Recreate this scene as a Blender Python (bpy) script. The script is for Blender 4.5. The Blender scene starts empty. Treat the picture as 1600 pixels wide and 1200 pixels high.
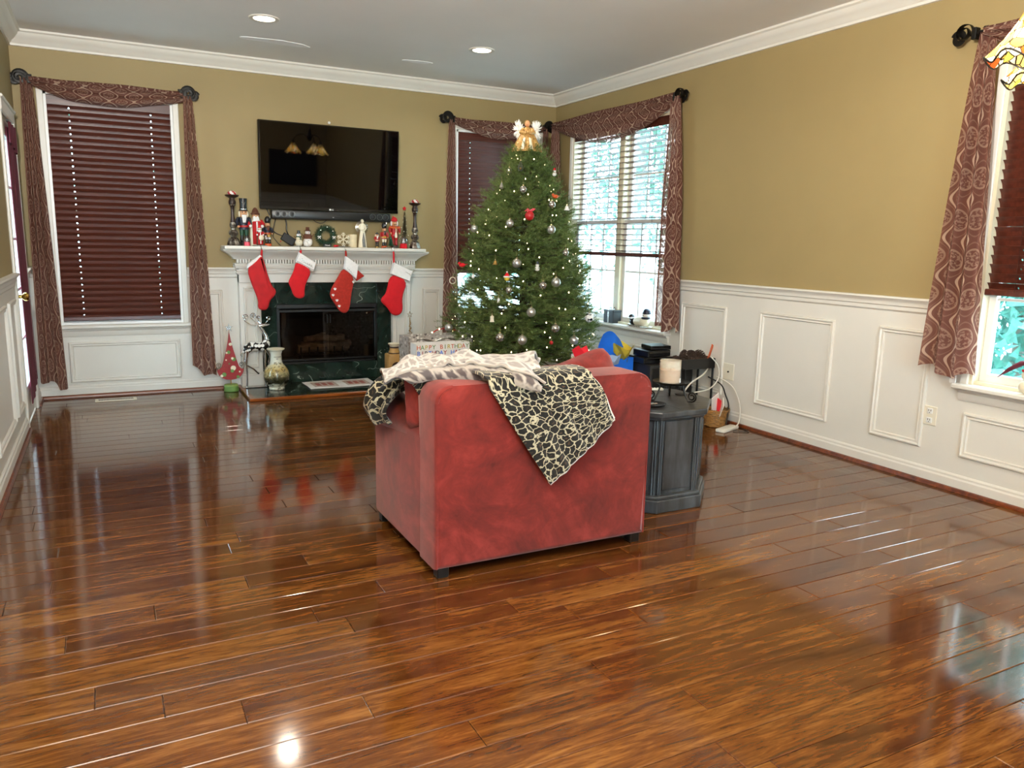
import bpy, bmesh, math, random
import numpy as np
from mathutils import Matrix, Vector, Euler
random.seed(7)
RNG = np.random.default_rng(11)
PI = math.pi
scene = bpy.context.scene
COL = scene.collection

# ------------------------------------------------------------------ camera
def lin(c):
    if isinstance(c, str):
        c = [int(c[i:i + 2], 16) / 255 for i in (0, 2, 4)]
    return tuple((x / 12.92 if x <= 0.04045 else ((x + 0.055) / 1.055) ** 2.4) for x in c)

cam_data = bpy.data.cameras.new('camera')
cam = bpy.data.objects.new('camera', cam_data)
COL.objects.link(cam)
cam_data.sensor_fit = 'HORIZONTAL'
cam_data.sensor_width = 36.0
cam_data.lens = 1213.84 / 1600 * 36.0
cam_data.clip_start = 0.05
cam_data.clip_end = 300
right_v = (0.88856155, -0.45823552, 0.02187639)
up_v = (0.06290104, 0.16892947, 0.98361898)
fwd_v = (0.45442472, 0.87262996, -0.17892773)
cam.matrix_world = Matrix(((right_v[0], up_v[0], -fwd_v[0], -3.73221),
                           (right_v[1], up_v[1], -fwd_v[1], -6.41846),
                           (right_v[2], up_v[2], -fwd_v[2], 1.18227),
                           (0, 0, 0, 1)))
scene.camera = cam

# ------------------------------------------------------------------ world, exposure, lights
WORLD_STRENGTH = 26.0
world = bpy.data.worlds.new('overcast sky')
scene.world = world
world.use_nodes = True
wn = world.node_tree
wn.nodes.clear()
wo = wn.nodes.new('ShaderNodeOutputWorld')
wb = wn.nodes.new('ShaderNodeBackground')
wb.inputs[0].default_value = (0.62, 0.84, 1.0, 1)
wb.inputs[1].default_value = WORLD_STRENGTH
wn.links.new(wb.outputs[0], wo.inputs[0])

scene.view_settings.view_transform = 'Standard'
scene.view_settings.look = 'None'
scene.view_settings.gamma = 1.0
scene.view_settings.use_curve_mapping = False
scene.view_settings.exposure = -0.10
scene.cycles.max_bounces = 8
scene.cycles.diffuse_bounces = 5
scene.cycles.glossy_bounces = 4
scene.cycles.transmission_bounces = 6
scene.cycles.transparent_max_bounces = 16
scene.cycles.sample_clamp_indirect = 6.0
scene.cycles.caustics_reflective = False
scene.cycles.caustics_refractive = False
scene.cycles.use_denoising = True

WARM = (1.0, 0.91, 0.76)
CAN_WATTS = (21.0, 21.0, 34.0, 42.0, 44.0, 44.0)
PENDANT_WATTS = 5.0
ADDED_LAMP_WATTS = 1000.0  # strength of the added, unseen ceiling uplight
def lamp(name, kind, loc, watts, color, **kw):
    d = bpy.data.lights.new(name, kind)
    d.energy = watts
    d.color = color
    for k, v in kw.items():
        setattr(d, k, v)
    o = bpy.data.objects.new(name, d)
    o.location = loc
    COL.objects.link(o)
    return o

W0, YF, HC = -4.22, -8.6, 2.50        # left wall x, front wall y, ceiling height
CANS = [(-2.78, -1.2), (-1.31, -1.2), (-2.78, -4.3), (-1.31, -4.3), (-2.78, -7.2), (-1.31, -7.2)]  # first pair is in view; the other four are unseen, added as fill
for (cx_, cy_), cw_ in zip(CANS, CAN_WATTS):
    lamp('can_bulb', 'SPOT', (cx_, cy_, HC - 0.012), cw_, WARM, spot_size=math.radians(168), spot_blend=0.35, shadow_soft_size=0.05)
# ------------------------------------------------------------------ mesh helper
class MB:
    def __init__(self):
        self.v, self.f, self.m, self.uv = [], [], [], {}
        self.mi = 0
        self.T = None
    def add(self, vs, fs, uvs=None):
        b = len(self.v)
        if self.T is not None:
            vs = [tuple(self.T @ Vector(p)) for p in vs]
        self.v.extend(tuple(p) for p in vs)
        if uvs is not None:
            for i, u in enumerate(uvs):
                self.uv[b + i] = u
        for q in fs:
            self.f.append(tuple(b + i for i in q))
            self.m.append(self.mi)
        return self
    def box(self, x0, y0, z0, x1, y1, z1, bev=0.0, seg=1):
        if x0 > x1: x0, x1 = x1, x0
        if y0 > y1: y0, y1 = y1, y0
        if z0 > z1: z0, z1 = z1, z0
        if bev <= 0:
            vs = [(x0, y0, z0), (x1, y0, z0), (x1, y1, z0), (x0, y1, z0), (x0, y0, z1), (x1, y0, z1), (x1, y1, z1), (x0, y1, z1)]
            return self.add(vs, [(3, 2, 1, 0), (4, 5, 6, 7), (0, 1, 5, 4), (1, 2, 6, 5), (2, 3, 7, 6), (3, 0, 4, 7)])
        bm = bmesh.new()
        bmesh.ops.create_cube(bm, size=1.0)
        for v in bm.verts:
            v.co = Vector(((x0 + x1) / 2 + v.co.x * (x1 - x0), (y0 + y1) / 2 + v.co.y * (y1 - y0), (z0 + z1) / 2 + v.co.z * (z1 - z0)))
        bmesh.ops.bevel(bm, geom=list(bm.edges), offset=min(bev, 0.49 * min(x1 - x0, y1 - y0, z1 - z0)), segments=seg, profile=0.5, affect='EDGES')
        return self.from_bm(bm)
    def from_bm(self, bm):
        bm.verts.index_update()
        self.add([v.co[:] for v in bm.verts], [[v.index for v in f.verts] for f in bm.faces])
        bm.free()
        return self
    def lathe(self, prof, n=20, c=(0, 0, 0), sx=1.0, sy=1.0, matfn=None, uvh=None):
        vs, fs, ms = [], [], []
        k = len(prof)
        for i in range(n):
            a = 2 * PI * i / n
            for r, z in prof:
                vs.append((c[0] + r * sx * math.cos(a), c[1] + r * sy * math.sin(a), c[2] + z))
        for i in range(n):
            j = (i + 1) % n
            for q in range(k - 1):
                r0, r1 = prof[q][0], prof[q + 1][0]
                if r0 < 1e-6 and r1 < 1e-6: continue
                if r0 < 1e-6: fs.append((i * k, j * k + q + 1, i * k + q + 1) if q == 0 else (i * k + q, j * k + q + 1, i * k + q + 1))
                elif r1 < 1e-6: fs.append((i * k + q, j * k + q, i * k + q + 1))
                else: fs.append((i * k + q, j * k + q, j * k + q + 1, i * k + q + 1))
                ms.append(matfn(i, q) if matfn else self.mi)
        if prof[0][0] > 1e-6: fs.append(tuple(i * k for i in range(n))[::-1]); ms.append(self.mi)
        if prof[-1][0] > 1e-6: fs.append(tuple(i * k + k - 1 for i in range(n))); ms.append(self.mi)
        s = len(self.m)
        self.add(vs, fs)
        self.m[s:] = ms
        return self
    def sphere(self, c, r, s=(1, 1, 1), nu=14, nv=9, matfn=None):
        prof = [(r * math.sin(PI * i / nv), -r * math.cos(PI * i / nv) * s[2]) for i in range(nv + 1)]
        prof[0] = (0.0, prof[0][1]); prof[-1] = (0.0, prof[-1][1])
        return self.lathe(prof, nu, c, s[0], s[1], matfn)
    def tube(self, pts, r, n=8, caps=True, flat=None):
        pts = [Vector(p) for p in pts]
        rs = list(r) if isinstance(r, (list, tuple)) else [r] * len(pts)
        vs, fs = [], []
        prev = None
        for i, p in enumerate(pts):
            t = (pts[min(i + 1, len(pts) - 1)] - pts[max(i - 1, 0)])
            if t.length < 1e-9: t = Vector((0, 0, 1))
            t.normalize()
            if prev is None:
                ref = Vector((0, 0, 1)) if abs(t.z) < 0.9 else Vector((1, 0, 0))
                nrm = (ref - t * ref.dot(t)).normalized()
            else:
                nrm = prev - t * prev.dot(t)
                nrm = nrm.normalized() if nrm.length > 1e-6 else t.orthogonal().normalized()
            prev = nrm
            b = t.cross(nrm)
            for k in range(n):
                a = 2 * PI * k / n
                ca, sa = math.cos(a), math.sin(a)
                if flat: vs.append(p + nrm * (rs[i] * ca * flat[0]) + b * (rs[i] * sa * flat[1]))
                else: vs.append(p + nrm * (rs[i] * ca) + b * (rs[i] * sa))
        for i in range(len(pts) - 1):
            for k in range(n):
                l = (k + 1) % n
                fs.append((i * n + k, i * n + l, (i + 1) * n + l, (i + 1) * n + k))
        if caps:
            fs.append(tuple(range(n))[::-1])
            fs.append(tuple((len(pts) - 1) * n + k for k in range(n)))
        return self.add(vs, fs)
    def prism(self, poly, y0, y1, plane='xz', bev=0.0, seg=2):
        bm = bmesh.new()
        mk = {'xz': lambda a, b, h: (a, h, b), 'xy': lambda a, b, h: (a, b, h), 'yz': lambda a, b, h: (h, a, b)}[plane]
        lo = [bm.verts.new(mk(a, b, y0)) for a, b in poly]
        hi = [bm.verts.new(mk(a, b, y1)) for a, b in poly]
        n = len(poly)
        f1 = bm.faces.new(lo); f2 = bm.faces.new(hi[::-1])
        for i in range(n):
            bm.faces.new((lo[i], lo[(i + 1) % n], hi[(i + 1) % n], hi[i]))
        if bev > 0:
            es = [e for e in bm.edges if len([f for f in e.link_faces if f in (f1, f2)]) == 1]
            bmesh.ops.bevel(bm, geom=es, offset=bev, segments=seg, profile=0.5, affect='EDGES')
        return self.from_bm(bm)
    def puffy(self, poly, y, t, inset=0.012):
        """outline in x,z inflated about the plane at y"""
        P = [Vector((a, b)) for a, b in poly]
        n = len(P)
        area = sum(P[i].x * P[(i + 1) % n].y - P[(i + 1) % n].x * P[i].y for i in range(n))
        if area < 0: P = P[::-1]
        N = []
        for i in range(n):
            e1 = (P[i] - P[i - 1]).normalized(); e2 = (P[(i + 1) % n] - P[i]).normalized()
            nn = Vector((-(e1.y + e2.y), e1.x + e2.x))
            N.append(nn.normalized() if nn.length > 1e-6 else Vector((0, 0)))
        rings = []
        for d, h in ((1, -0.75), (0.35, -0.95), (0.0, -0.35), (0.0, 0.35), (0.35, 0.95), (1, 0.75)):
            pass
        seq = [(1.6, -1.0), (0.8, -0.85), (0.25, -0.5), (0, 0), (0.25, 0.5), (0.8, 0.85), (1.6, 1.0)]
        vs, fs = [], []
        for d, h in seq:
            for i in range(n):
                q = P[i] + N[i] * (d * inset)
                vs.append((q.x, y + h * t, q.y))
        for k in range(len(seq) - 1):
            for i in range(n):
                j = (i + 1) % n
                fs.append((k * n + i, k * n + j, (k + 1) * n + j, (k + 1) * n + i))
        fs.append(tuple(range(n))[::-1]); fs.append(tuple((len(seq) - 1) * n + i for i in range(n)))
        return self.add(vs, fs)
    def grid(self, fn, nu, nv, uvfn=None, thick=0.0, closed_u=False):
        vs, fs, uvs = [], [], []
        for j in range(nv + 1):
            for i in range(nu + 1):
                s, t = i / nu, j / nv
                vs.append(Vector(fn(s, t)))
                uvs.append(uvfn(s, t) if uvfn else (s, t))
        w = nu + 1
        for j in range(nv):
            for i in range(nu):
                a = j * w + i
                fs.append((a, a + 1, a + 1 + w, a + w))
        if thick > 0:
            N = [Vector((0, 0, 0)) for _ in vs]
            for q in fs:
                nn = (vs[q[2]] - vs[q[0]]).cross(vs[q[3]] - vs[q[1]])
                for i in q: N[i] += nn
            off = len(vs)
            vs2 = [v - (n_.normalized() * thick if n_.length > 1e-12 else n_) for v, n_ in zip(vs, N)]
            fs2 = [tuple(off + i for i in q[::-1]) for q in fs]
            edge = [(i, i + 1) for i in range(nu)] + [(nv * w + i + 1, nv * w + i) for i in range(nu)] + \
                   [((j + 1) * w, j * w) for j in range(nv)] + [(j * w + nu, (j + 1) * w + nu) for j in range(nv)]
            fs3 = [(b, a, a + off, b + off) for a, b in edge]
            vs, fs, uvs = vs + vs2, fs + fs2 + fs3, uvs + uvs
        return self.add(vs, fs, uvs)
    def build(self, name, mats, parent=None, smooth=35, recalc=True):
        me = bpy.data.meshes.new(name)
        me.from_pydata(self.v, [], self.f)
        if not isinstance(mats, (list, tuple)): mats = [mats]
        for m_ in mats: me.materials.append(m_)
        me.polygons.foreach_set('material_index', self.m)
        if self.uv:
            ul = me.uv_layers.new(name='UVMap')
            n = len(me.loops)
            li = np.empty(n, dtype=np.int32); me.loops.foreach_get('vertex_index', li)
            tab = np.zeros((len(self.v), 2), dtype=np.float32)
            for k, u in self.uv.items(): tab[k] = u
            ul.data.foreach_set('uv', tab[li].ravel())
        if recalc:
            bm = bmesh.new(); bm.from_mesh(me)
            bmesh.ops.recalc_face_normals(bm, faces=bm.faces)
            bm.to_mesh(me); bm.free()
        if smooth:
            me.polygons.foreach_set('use_smooth', [True] * len(me.polygons))
            me.set_sharp_from_angle(angle=math.radians(smooth))
        me.update()
        o = bpy.data.objects.new(name, me)
        COL.objects.link(o)
        if parent is not None: o.parent = parent
        return o

def tag(o, label=None, cat=None, group=None, kind=None):
    if label: o['label'] = label
    if cat: o['category'] = cat
    if group: o['group'] = group
    if kind: o['kind'] = kind
    return o
def thing(name, label, cat, loc=(0, 0, 0), rz=0.0, group=None):
    o = bpy.data.objects.new(name, None)
    o.empty_display_size = 0.05
    o.location = loc; o.rotation_euler = (0, 0, rz)
    COL.objects.link(o)
    return tag(o, label, cat, group)
def struct_empty(name, loc=(0, 0, 0)):
    o = bpy.data.objects.new(name, None)
    o.empty_display_size = 0.05
    o.location = loc
    COL.objects.link(o)
    o['kind'] = 'structure'
    return o
def part(name, mb, m_, parent, label=None, smooth=35):
    o = mb.build(name, m_, parent, smooth)
    if label: o['label'] = label
    return o

# ------------------------------------------------------------------ materials
class NT:
    def __init__(self, name):
        self.m = bpy.data.materials.new(name)
        self.m.use_nodes = True
        self.t = self.m.node_tree
        self.t.nodes.clear()
        self.out = self.n('ShaderNodeOutputMaterial')
        self.tc = None
    def n(self, ty, **kw):
        o = self.t.nodes.new(ty)
        for k, v in kw.items(): setattr(o, k, v)
        return o
    def l(self, a, b): self.t.links.new(a, b)
    def coord(self, which='Object'):
        if self.tc is None: self.tc = self.n('ShaderNodeTexCoord')
        return self.tc.outputs[which]
    def setin(self, node, key, val):
        s = node.inputs[key]
        if hasattr(val, 'is_linked') or isinstance(val, bpy.types.NodeSocket): self.l(val, s)
        else: s.default_value = val
    def math(self, op, a, b=None, c=None, clamp=False):
        o = self.n('ShaderNodeMath', operation=op, use_clamp=clamp)
        for i, x in enumerate((a, b, c)):
            if x is not None: self.setin(o, i, x)
        return o.outputs[0]
    def noise(self, scale, detail=3, rough=0.55, vec=None, dist=0.0):
        o = self.n('ShaderNodeTexNoise')
        self.l(vec if vec is not None else self.coord(), o.inputs['Vector'])
        o.inputs['Scale'].default_value = scale; o.inputs['Detail'].default_value = detail
        o.inputs['Roughness'].default_value = rough; o.inputs['Distortion'].default_value = dist
        return o.outputs['Fac']
    def mapping(self, vec, scale=(1, 1, 1), loc=(0, 0, 0), rot=(0, 0, 0)):
        o = self.n('ShaderNodeMapping')
        self.l(vec, o.inputs[0])
        o.inputs['Scale'].default_value = scale
        o.inputs['Rotation'].default_value = rot
        self.setin(o, 'Location', loc)
        return o.outputs[0]
    def mix(self, fac, a, b):
        o = self.n('ShaderNodeMix', data_type='RGBA')
        self.setin(o, 0, fac)
        for k, x in ((6, a), (7, b)):
            if isinstance(x, (tuple, list)): o.inputs[k].default_value = (*x[:3], 1)
            else: self.l(x, o.inputs[k])
        return o.outputs[2]
    def ramp(self, fac, stops, interp='LINEAR'):
        o = self.n('ShaderNodeValToRGB')
        self.l(fac, o.inputs[0])
        r = o.color_ramp
        r.interpolation = interp
        while len(r.elements) < len(stops): r.elements.new(0.5)
        for e, (p, c) in zip(r.elements, stops):
            e.position = p; e.color = (*c[:3], 1)
        return o.outputs[0]
    def bump(self, h, strength=0.2, dist=0.01):
        o = self.n('ShaderNodeBump')
        o.inputs['Strength'].default_value = strength; o.inputs['Distance'].default_value = dist
        self.l(h, o.inputs['Height'])
        return o.outputs[0]
    def bsdf(self, color, rough=0.5, metal=0.0, normal=None, spec=0.5, **kw):
        o = self.n('ShaderNodeBsdfPrincipled')
        if isinstance(color, (tuple, list)): o.inputs['Base Color'].default_value = (*color[:3], 1)
        else: self.l(color, o.inputs['Base Color'])
        self.setin(o, 'Roughness', rough); self.setin(o, 'Metallic', metal)
        o.inputs['Specular IOR Level'].default_value = spec
        if normal is not None: self.l(normal, o.inputs['Normal'])
        for k, v in kw.items(): self.setin(o, k.replace('_', ' '), v)
        return o.outputs[0]
    def done(self, sh):
        self.l(sh, self.out.inputs[0])
        return self.m

def paint(name, hexc, rough=0.5, metal=0.0, var=0.06, scale=12, bump=0.0, bscale=200, spec=0.5, **kw):
    t = NT(name)
    c = lin(hexc)
    f = t.noise(scale)
    col = t.ramp(f, [(0.3, tuple(x * (1 - var) for x in c)), (0.7, tuple(min(1, x * (1 + var)) for x in c))])
    nrm = t.bump(t.noise(bscale, 2), bump, 0.002) if bump else None
    return t.done(t.bsdf(col, rough, metal, nrm, spec, **kw))
def glow(name, col, strength):
    t = NT(name)
    e = t.n('ShaderNodeEmission')
    e.inputs[0].default_value = (*col, 1); e.inputs[1].default_value = strength
    return t.done(e.outputs[0])
M = {}
M['olive'] = paint('olive wall paint', '938056', 0.62, var=0.03, scale=3, bump=0.08, bscale=350)
M['white'] = paint('white trim paint', 'd9d5cc', 0.38, var=0.015, scale=5, bump=0.03, bscale=120)
M['ceil'] = paint('ceiling paint', 'eae8e6', 0.75, var=0.02, scale=2, bump=0.06, bscale=300)
M['patch'] = paint('ceiling patch', 'fbfbfd', 0.8, var=0.01)
M['black'] = paint('black plastic', '0b0b0c', 0.35, var=0.1)
M['blackmatte'] = paint('black matte metal', '0d0c0b', 0.55, var=0.15, bump=0.1, bscale=90)
M['iron'] = paint('dark iron', '16130f', 0.42, 0.6, var=0.25, scale=40)
M['screen'] = paint('tv screen glass', '020203', 0.025, var=0.0, spec=0.28)
M['gloss'] = paint('piano black bezel', '040405', 0.12, var=0.0)
M['brass'] = paint('polished brass', 'b8964a', 0.22, 1.0, var=0.08)
M['silver'] = paint('silver metal', 'c9c6c0', 0.25, 1.0, var=0.12, scale=30)
M['pewter'] = paint('matte pewter', '6e706e', 0.6, 0.2, var=0.2, scale=60)
M['chrome'] = paint('bright chrome', 'd8d8d8', 0.12, 1.0, var=0.03)
M['red'] = paint('red paint', 'a81a1c', 0.4, var=0.1)
M['redfelt'] = paint('red felt', 'c8101c', 0.9, var=0.08, scale=25, bump=0.35, bscale=260)
M['redfelt2'] = paint('deep red velvet', 'b4161c', 0.85, var=0.14, scale=18, bump=0.3, bscale=200)
M['redknit'] = paint('rust red knit', 'a52416', 0.9, var=0.18, scale=60, bump=0.5, bscale=180)
M['whitefelt'] = paint('white plush', 'e9e6e4', 0.95, var=0.05, scale=40, bump=0.6, bscale=150)
M['ivory'] = paint('ivory ceramic', 'e6dcc2', 0.4, var=0.05)
M['cream'] = paint('cream wax', 'd9c8a4', 0.5, var=0.08, scale=18)
M['skin'] = paint('painted skin tone', 'd39a6e', 0.5, var=0.06)
M['navy'] = paint('navy paint', '14182c', 0.4, var=0.1)
M['dgreen'] = paint('dark green paint', '12442c', 0.45, var=0.12)
M['green'] = paint('leaf green paint', '5c8440', 0.45, var=0.1)
M['lime'] = paint('lime glitter paint', '87a052', 0.5, var=0.12, scale=60)
M['burg'] = paint('burgundy cloth', '5b1a2a', 0.9, var=0.1, scale=20, bump=0.2, bscale=220)
M['brown'] = paint('brown felt', '5b3524', 0.85, var=0.15)
M['orange'] = paint('orange paint', 'c8541e', 0.4, var=0.1)
M['gold'] = paint('aged gold', 'a8854a', 0.4, 0.8, var=0.25, scale=50)
M['yellow'] = paint('yellow tissue', 'c9b23c', 0.7, var=0.1)
M['blue'] = paint('bright blue tissue', '1f6fe0', 0.5, var=0.08)
M['redtissue'] = paint('red tissue', 'e02030', 0.6, var=0.12)
M['pinktissue'] = paint('pink tissue', 'e2626c', 0.7, var=0.1)
M['whitepaper'] = paint('white paper', 'e8e6e2', 0.6, var=0.04)
M['cardboard'] = paint('tan stoneware', 'b58c50', 0.5, var=0.14, scale=20)
M['darkbrown'] = paint('dark brown glaze', '3a2418', 0.35, var=0.2)
M['wick'] = paint('wick', '2a241c', 0.8)
M['cablew'] = paint('white cable', 'dcd8cc', 0.45)
M['vinyl'] = paint('white vinyl frame', 'e6e6e4', 0.35, var=0.01)
M['beige'] = paint('almond vinyl frame', 'd8cfb4', 0.4, var=0.02)
M['pink'] = paint('pink glitter', 'd84a5c', 0.4, var=0.15, scale=90)
M['feather'] = paint('white feather', 'f2efe8', 0.9, var=0.05, scale=60, bump=0.5, bscale=120)
M['straw'] = paint('wicker straw', '8a6230', 0.6, var=0.35, scale=60, bump=0.4, bscale=100)
M['cone'] = paint('pine cone', '38241a', 0.75, var=0.4, scale=40)
M['firebrick'] = paint('sooty firebox', '2a201a', 0.9, var=0.3, scale=6, bump=0.4, bscale=40)
M['log'] = paint('ceramic log', '6a5a48', 0.9, var=0.5, scale=14, bump=0.8, bscale=50)
M['bark'] = paint('tree bark', '3b2a1d', 0.9, var=0.3, scale=20, bump=0.6, bscale=60)
M['wire'] = paint('dark green wire', '14241a', 0.6)
M['plate'] = paint('ivory wall plate', 'ddd6c4', 0.35, var=0.02)
M['dark'] = paint('dark slot', '1a1714', 0.6)

def m_glass(name, tint=(1, 1, 1), refl=0.10):
    t = NT(name)
    tr = t.n('ShaderNodeBsdfTransparent'); tr.inputs[0].default_value = (*tint, 1)
    gl = t.n('ShaderNodeBsdfGlossy'); gl.inputs['Roughness'].default_value = 0.02
    lw = t.n('ShaderNodeLayerWeight'); lw.inputs[0].default_value = 0.25
    f = t.math('MULTIPLY', lw.outputs['Facing'], 0.6)
    f = t.math('ADD', f, refl, clamp=True)
    mx = t.n('ShaderNodeMixShader')
    t.l(f, mx.inputs[0]); t.l(tr.outputs[0], mx.inputs[1]); t.l(gl.outputs[0], mx.inputs[2])
    return t.done(mx.outputs[0])
M['glass'] = m_glass('window glass', (0.94, 0.98, 0.98), 0.04)
M['clearglass'] = m_glass('clear ornament glass', (0.9, 0.92, 0.92), 0.12)
M['fireglass'] = m_glass('smoked fireplace glass', (0.66, 0.62, 0.58), 0.03)

def m_floor():
    t = NT('glossy laminate planks')
    oi = t.n('ShaderNodeObjectInfo')
    off = t.n('ShaderNodeCombineXYZ')
    t.l(t.math('MULTIPLY', oi.outputs['Random'], 37.0), off.inputs[0])
    t.l(t.math('MULTIPLY', oi.outputs['Random'], 91.0), off.inputs[1])
    va = t.n('ShaderNodeVectorMath', operation='ADD')
    t.l(t.coord(), va.inputs[0]); t.l(off.outputs[0], va.inputs[1])
    v = va.outputs[0]
    g1 = t.noise(1.0, 6, 0.62, t.mapping(v, (2.0, 15, 8)), 1.6)
    g2 = t.noise(1.0, 4, 0.6, t.mapping(v, (9, 75, 20)), 1.2)
    g3 = t.noise(1.0, 3, 0.5, t.mapping(v, (1.3, 6, 3)), 1.0)
    f = t.math('ADD', t.math('MULTIPLY', g1, 0.50), t.math('ADD', t.math('MULTIPLY', g2, 0.34), t.math('MULTIPLY', g3, 0.20)))
    f = t.math('ADD', f, t.math('MULTIPLY', t.math('SUBTRACT', oi.outputs['Random'], 0.5), 0.10))
    col = t.ramp(f, [(0.33, lin('210f06')), (0.43, lin('3f200c')), (0.53, lin('543012')), (0.68, lin('774e24'))])
    wav = t.noise(1.0, 2, 0.5, t.mapping(v, (1.5, 9, 1)))
    h = wav
    nrm = t.bump(h, 0.03, 0.0010)
    rough = 0.10
    return t.done(t.bsdf(col, rough, 0, nrm, 0.55))
M['floor'] = m_floor()

def m_wood(name, d, m_, l_, rough=0.35, sc=(3, 26, 26)):
    t = NT(name)
    g = t.noise(1.0, 5, 0.6, t.mapping(t.coord(), sc), 0.6)
    col = t.ramp(g, [(0.3, lin(d)), (0.5, lin(m_)), (0.7, lin(l_))])
    return t.done(t.bsdf(col, rough, 0, t.bump(g, 0.1, 0.003)))
M['shoe'] = m_wood('stained wood shoe moulding', '3a1608', '5e2a10', '7c3e18', 0.3)
M['hearthwood'] = m_wood('hearth wood border', '5a2a10', '834616', 'a2642c', 0.22)
M['slat'] = m_wood('mahogany blind slat', '381710', '482016', '5a2c20', 0.28, (2, 40, 40))
M['slatred'] = M['slat']

def m_marble():
    t = NT('dark green marble')
    v = t.coord()
    n1 = t.noise(3.5, 6, 0.6, v, 1.2)
    vo = t.n('ShaderNodeTexVoronoi', feature='DISTANCE_TO_EDGE')
    vo.inputs['Scale'].default_value = 3.2
    mx = t.n('ShaderNodeVectorMath', operation='ADD')
    nz = t.n('ShaderNodeTexNoise'); nz.inputs['Scale'].default_value = 5
    t.l(v, nz.inputs['Vector']); t.l(v, mx.inputs[0])
    sc = t.n('ShaderNodeVectorMath', operation='SCALE'); sc.inputs['Scale'].default_value = 0.35
    t.l(nz.outputs['Color'], sc.inputs[0]); t.l(sc.outputs[0], mx.inputs[1]); t.l(mx.outputs[0], vo.inputs['Vector'])
    vein = t.math('LESS_THAN', vo.outputs['Distance'], 0.006)
    vein = t.math('MULTIPLY', vein, t.math('GREATER_THAN', n1, 0.52))
    base = t.ramp(n1, [(0.3, lin('0d1714')), (0.55, lin('1b2b25')), (0.75, lin('33443c'))])
    col = t.mix(t.math('MULTIPLY', vein, 0.55), base, lin('9fb0a4'))
    return t.done(t.bsdf(col, 0.12, 0, None, 0.5))
M['marble'] = m_marble()

def m_suede():
    t = NT('red microsuede')
    n1 = t.noise(2.6, 5, 0.65, None, 1.6)
    n2 = t.noise(9.0, 4, 0.7, None, 0.8)
    f = t.math('ADD', t.math('MULTIPLY', n1, 0.65), t.math('MULTIPLY', n2, 0.35))
    col = t.ramp(f, [(0.36, lin('4a130f')), (0.50, lin('6a1d18')), (0.62, lin('822b25'))])
    nrm = t.bump(t.noise(420, 2), 0.15, 0.001)
    return t.done(t.bsdf(col, 0.85, 0, nrm, 0.2, Sheen_Weight=0.3, Sheen_Roughness=0.5, Sheen_Tint=(1.0, 0.62, 0.6, 1)))
M['suede'] = m_suede()

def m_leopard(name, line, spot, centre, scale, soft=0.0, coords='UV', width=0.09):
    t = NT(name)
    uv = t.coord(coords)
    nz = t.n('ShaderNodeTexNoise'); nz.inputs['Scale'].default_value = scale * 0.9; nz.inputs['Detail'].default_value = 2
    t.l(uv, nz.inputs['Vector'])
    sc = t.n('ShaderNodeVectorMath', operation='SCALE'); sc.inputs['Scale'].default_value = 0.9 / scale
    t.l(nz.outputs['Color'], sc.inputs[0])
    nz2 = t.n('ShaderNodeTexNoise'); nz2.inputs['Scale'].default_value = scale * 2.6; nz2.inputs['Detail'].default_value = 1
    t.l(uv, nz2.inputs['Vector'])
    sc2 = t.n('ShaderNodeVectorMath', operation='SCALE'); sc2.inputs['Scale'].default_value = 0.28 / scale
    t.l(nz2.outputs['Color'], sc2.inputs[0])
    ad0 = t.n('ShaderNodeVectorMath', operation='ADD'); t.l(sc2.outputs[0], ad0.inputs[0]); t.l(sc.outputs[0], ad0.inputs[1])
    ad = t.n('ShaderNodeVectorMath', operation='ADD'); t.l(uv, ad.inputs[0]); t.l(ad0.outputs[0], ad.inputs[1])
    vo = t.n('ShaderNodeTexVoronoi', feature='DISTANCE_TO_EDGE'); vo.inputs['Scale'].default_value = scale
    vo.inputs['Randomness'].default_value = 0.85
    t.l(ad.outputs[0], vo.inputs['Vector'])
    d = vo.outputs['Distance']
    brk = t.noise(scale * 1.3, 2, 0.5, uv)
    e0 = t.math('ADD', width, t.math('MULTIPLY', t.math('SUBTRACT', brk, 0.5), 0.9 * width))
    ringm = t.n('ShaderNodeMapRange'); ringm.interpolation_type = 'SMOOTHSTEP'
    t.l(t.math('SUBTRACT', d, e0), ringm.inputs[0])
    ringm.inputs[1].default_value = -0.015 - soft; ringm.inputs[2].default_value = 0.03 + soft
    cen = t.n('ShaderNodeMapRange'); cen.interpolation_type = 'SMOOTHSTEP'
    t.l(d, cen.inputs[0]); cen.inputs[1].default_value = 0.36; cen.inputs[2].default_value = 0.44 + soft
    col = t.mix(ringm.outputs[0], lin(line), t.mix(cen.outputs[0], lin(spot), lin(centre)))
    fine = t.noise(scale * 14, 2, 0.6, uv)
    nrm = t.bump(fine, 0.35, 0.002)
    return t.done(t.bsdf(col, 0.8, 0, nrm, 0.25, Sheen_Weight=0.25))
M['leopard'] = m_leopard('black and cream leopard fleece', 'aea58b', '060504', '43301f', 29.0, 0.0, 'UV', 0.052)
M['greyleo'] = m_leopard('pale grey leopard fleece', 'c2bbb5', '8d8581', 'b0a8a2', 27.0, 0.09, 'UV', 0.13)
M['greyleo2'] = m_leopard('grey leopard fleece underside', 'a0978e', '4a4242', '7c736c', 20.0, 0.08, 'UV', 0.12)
M['sherpa'] = paint('white fleece edging', 'dcd8d0', 0.95, var=0.06, bump=0.6, bscale=120)

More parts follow.
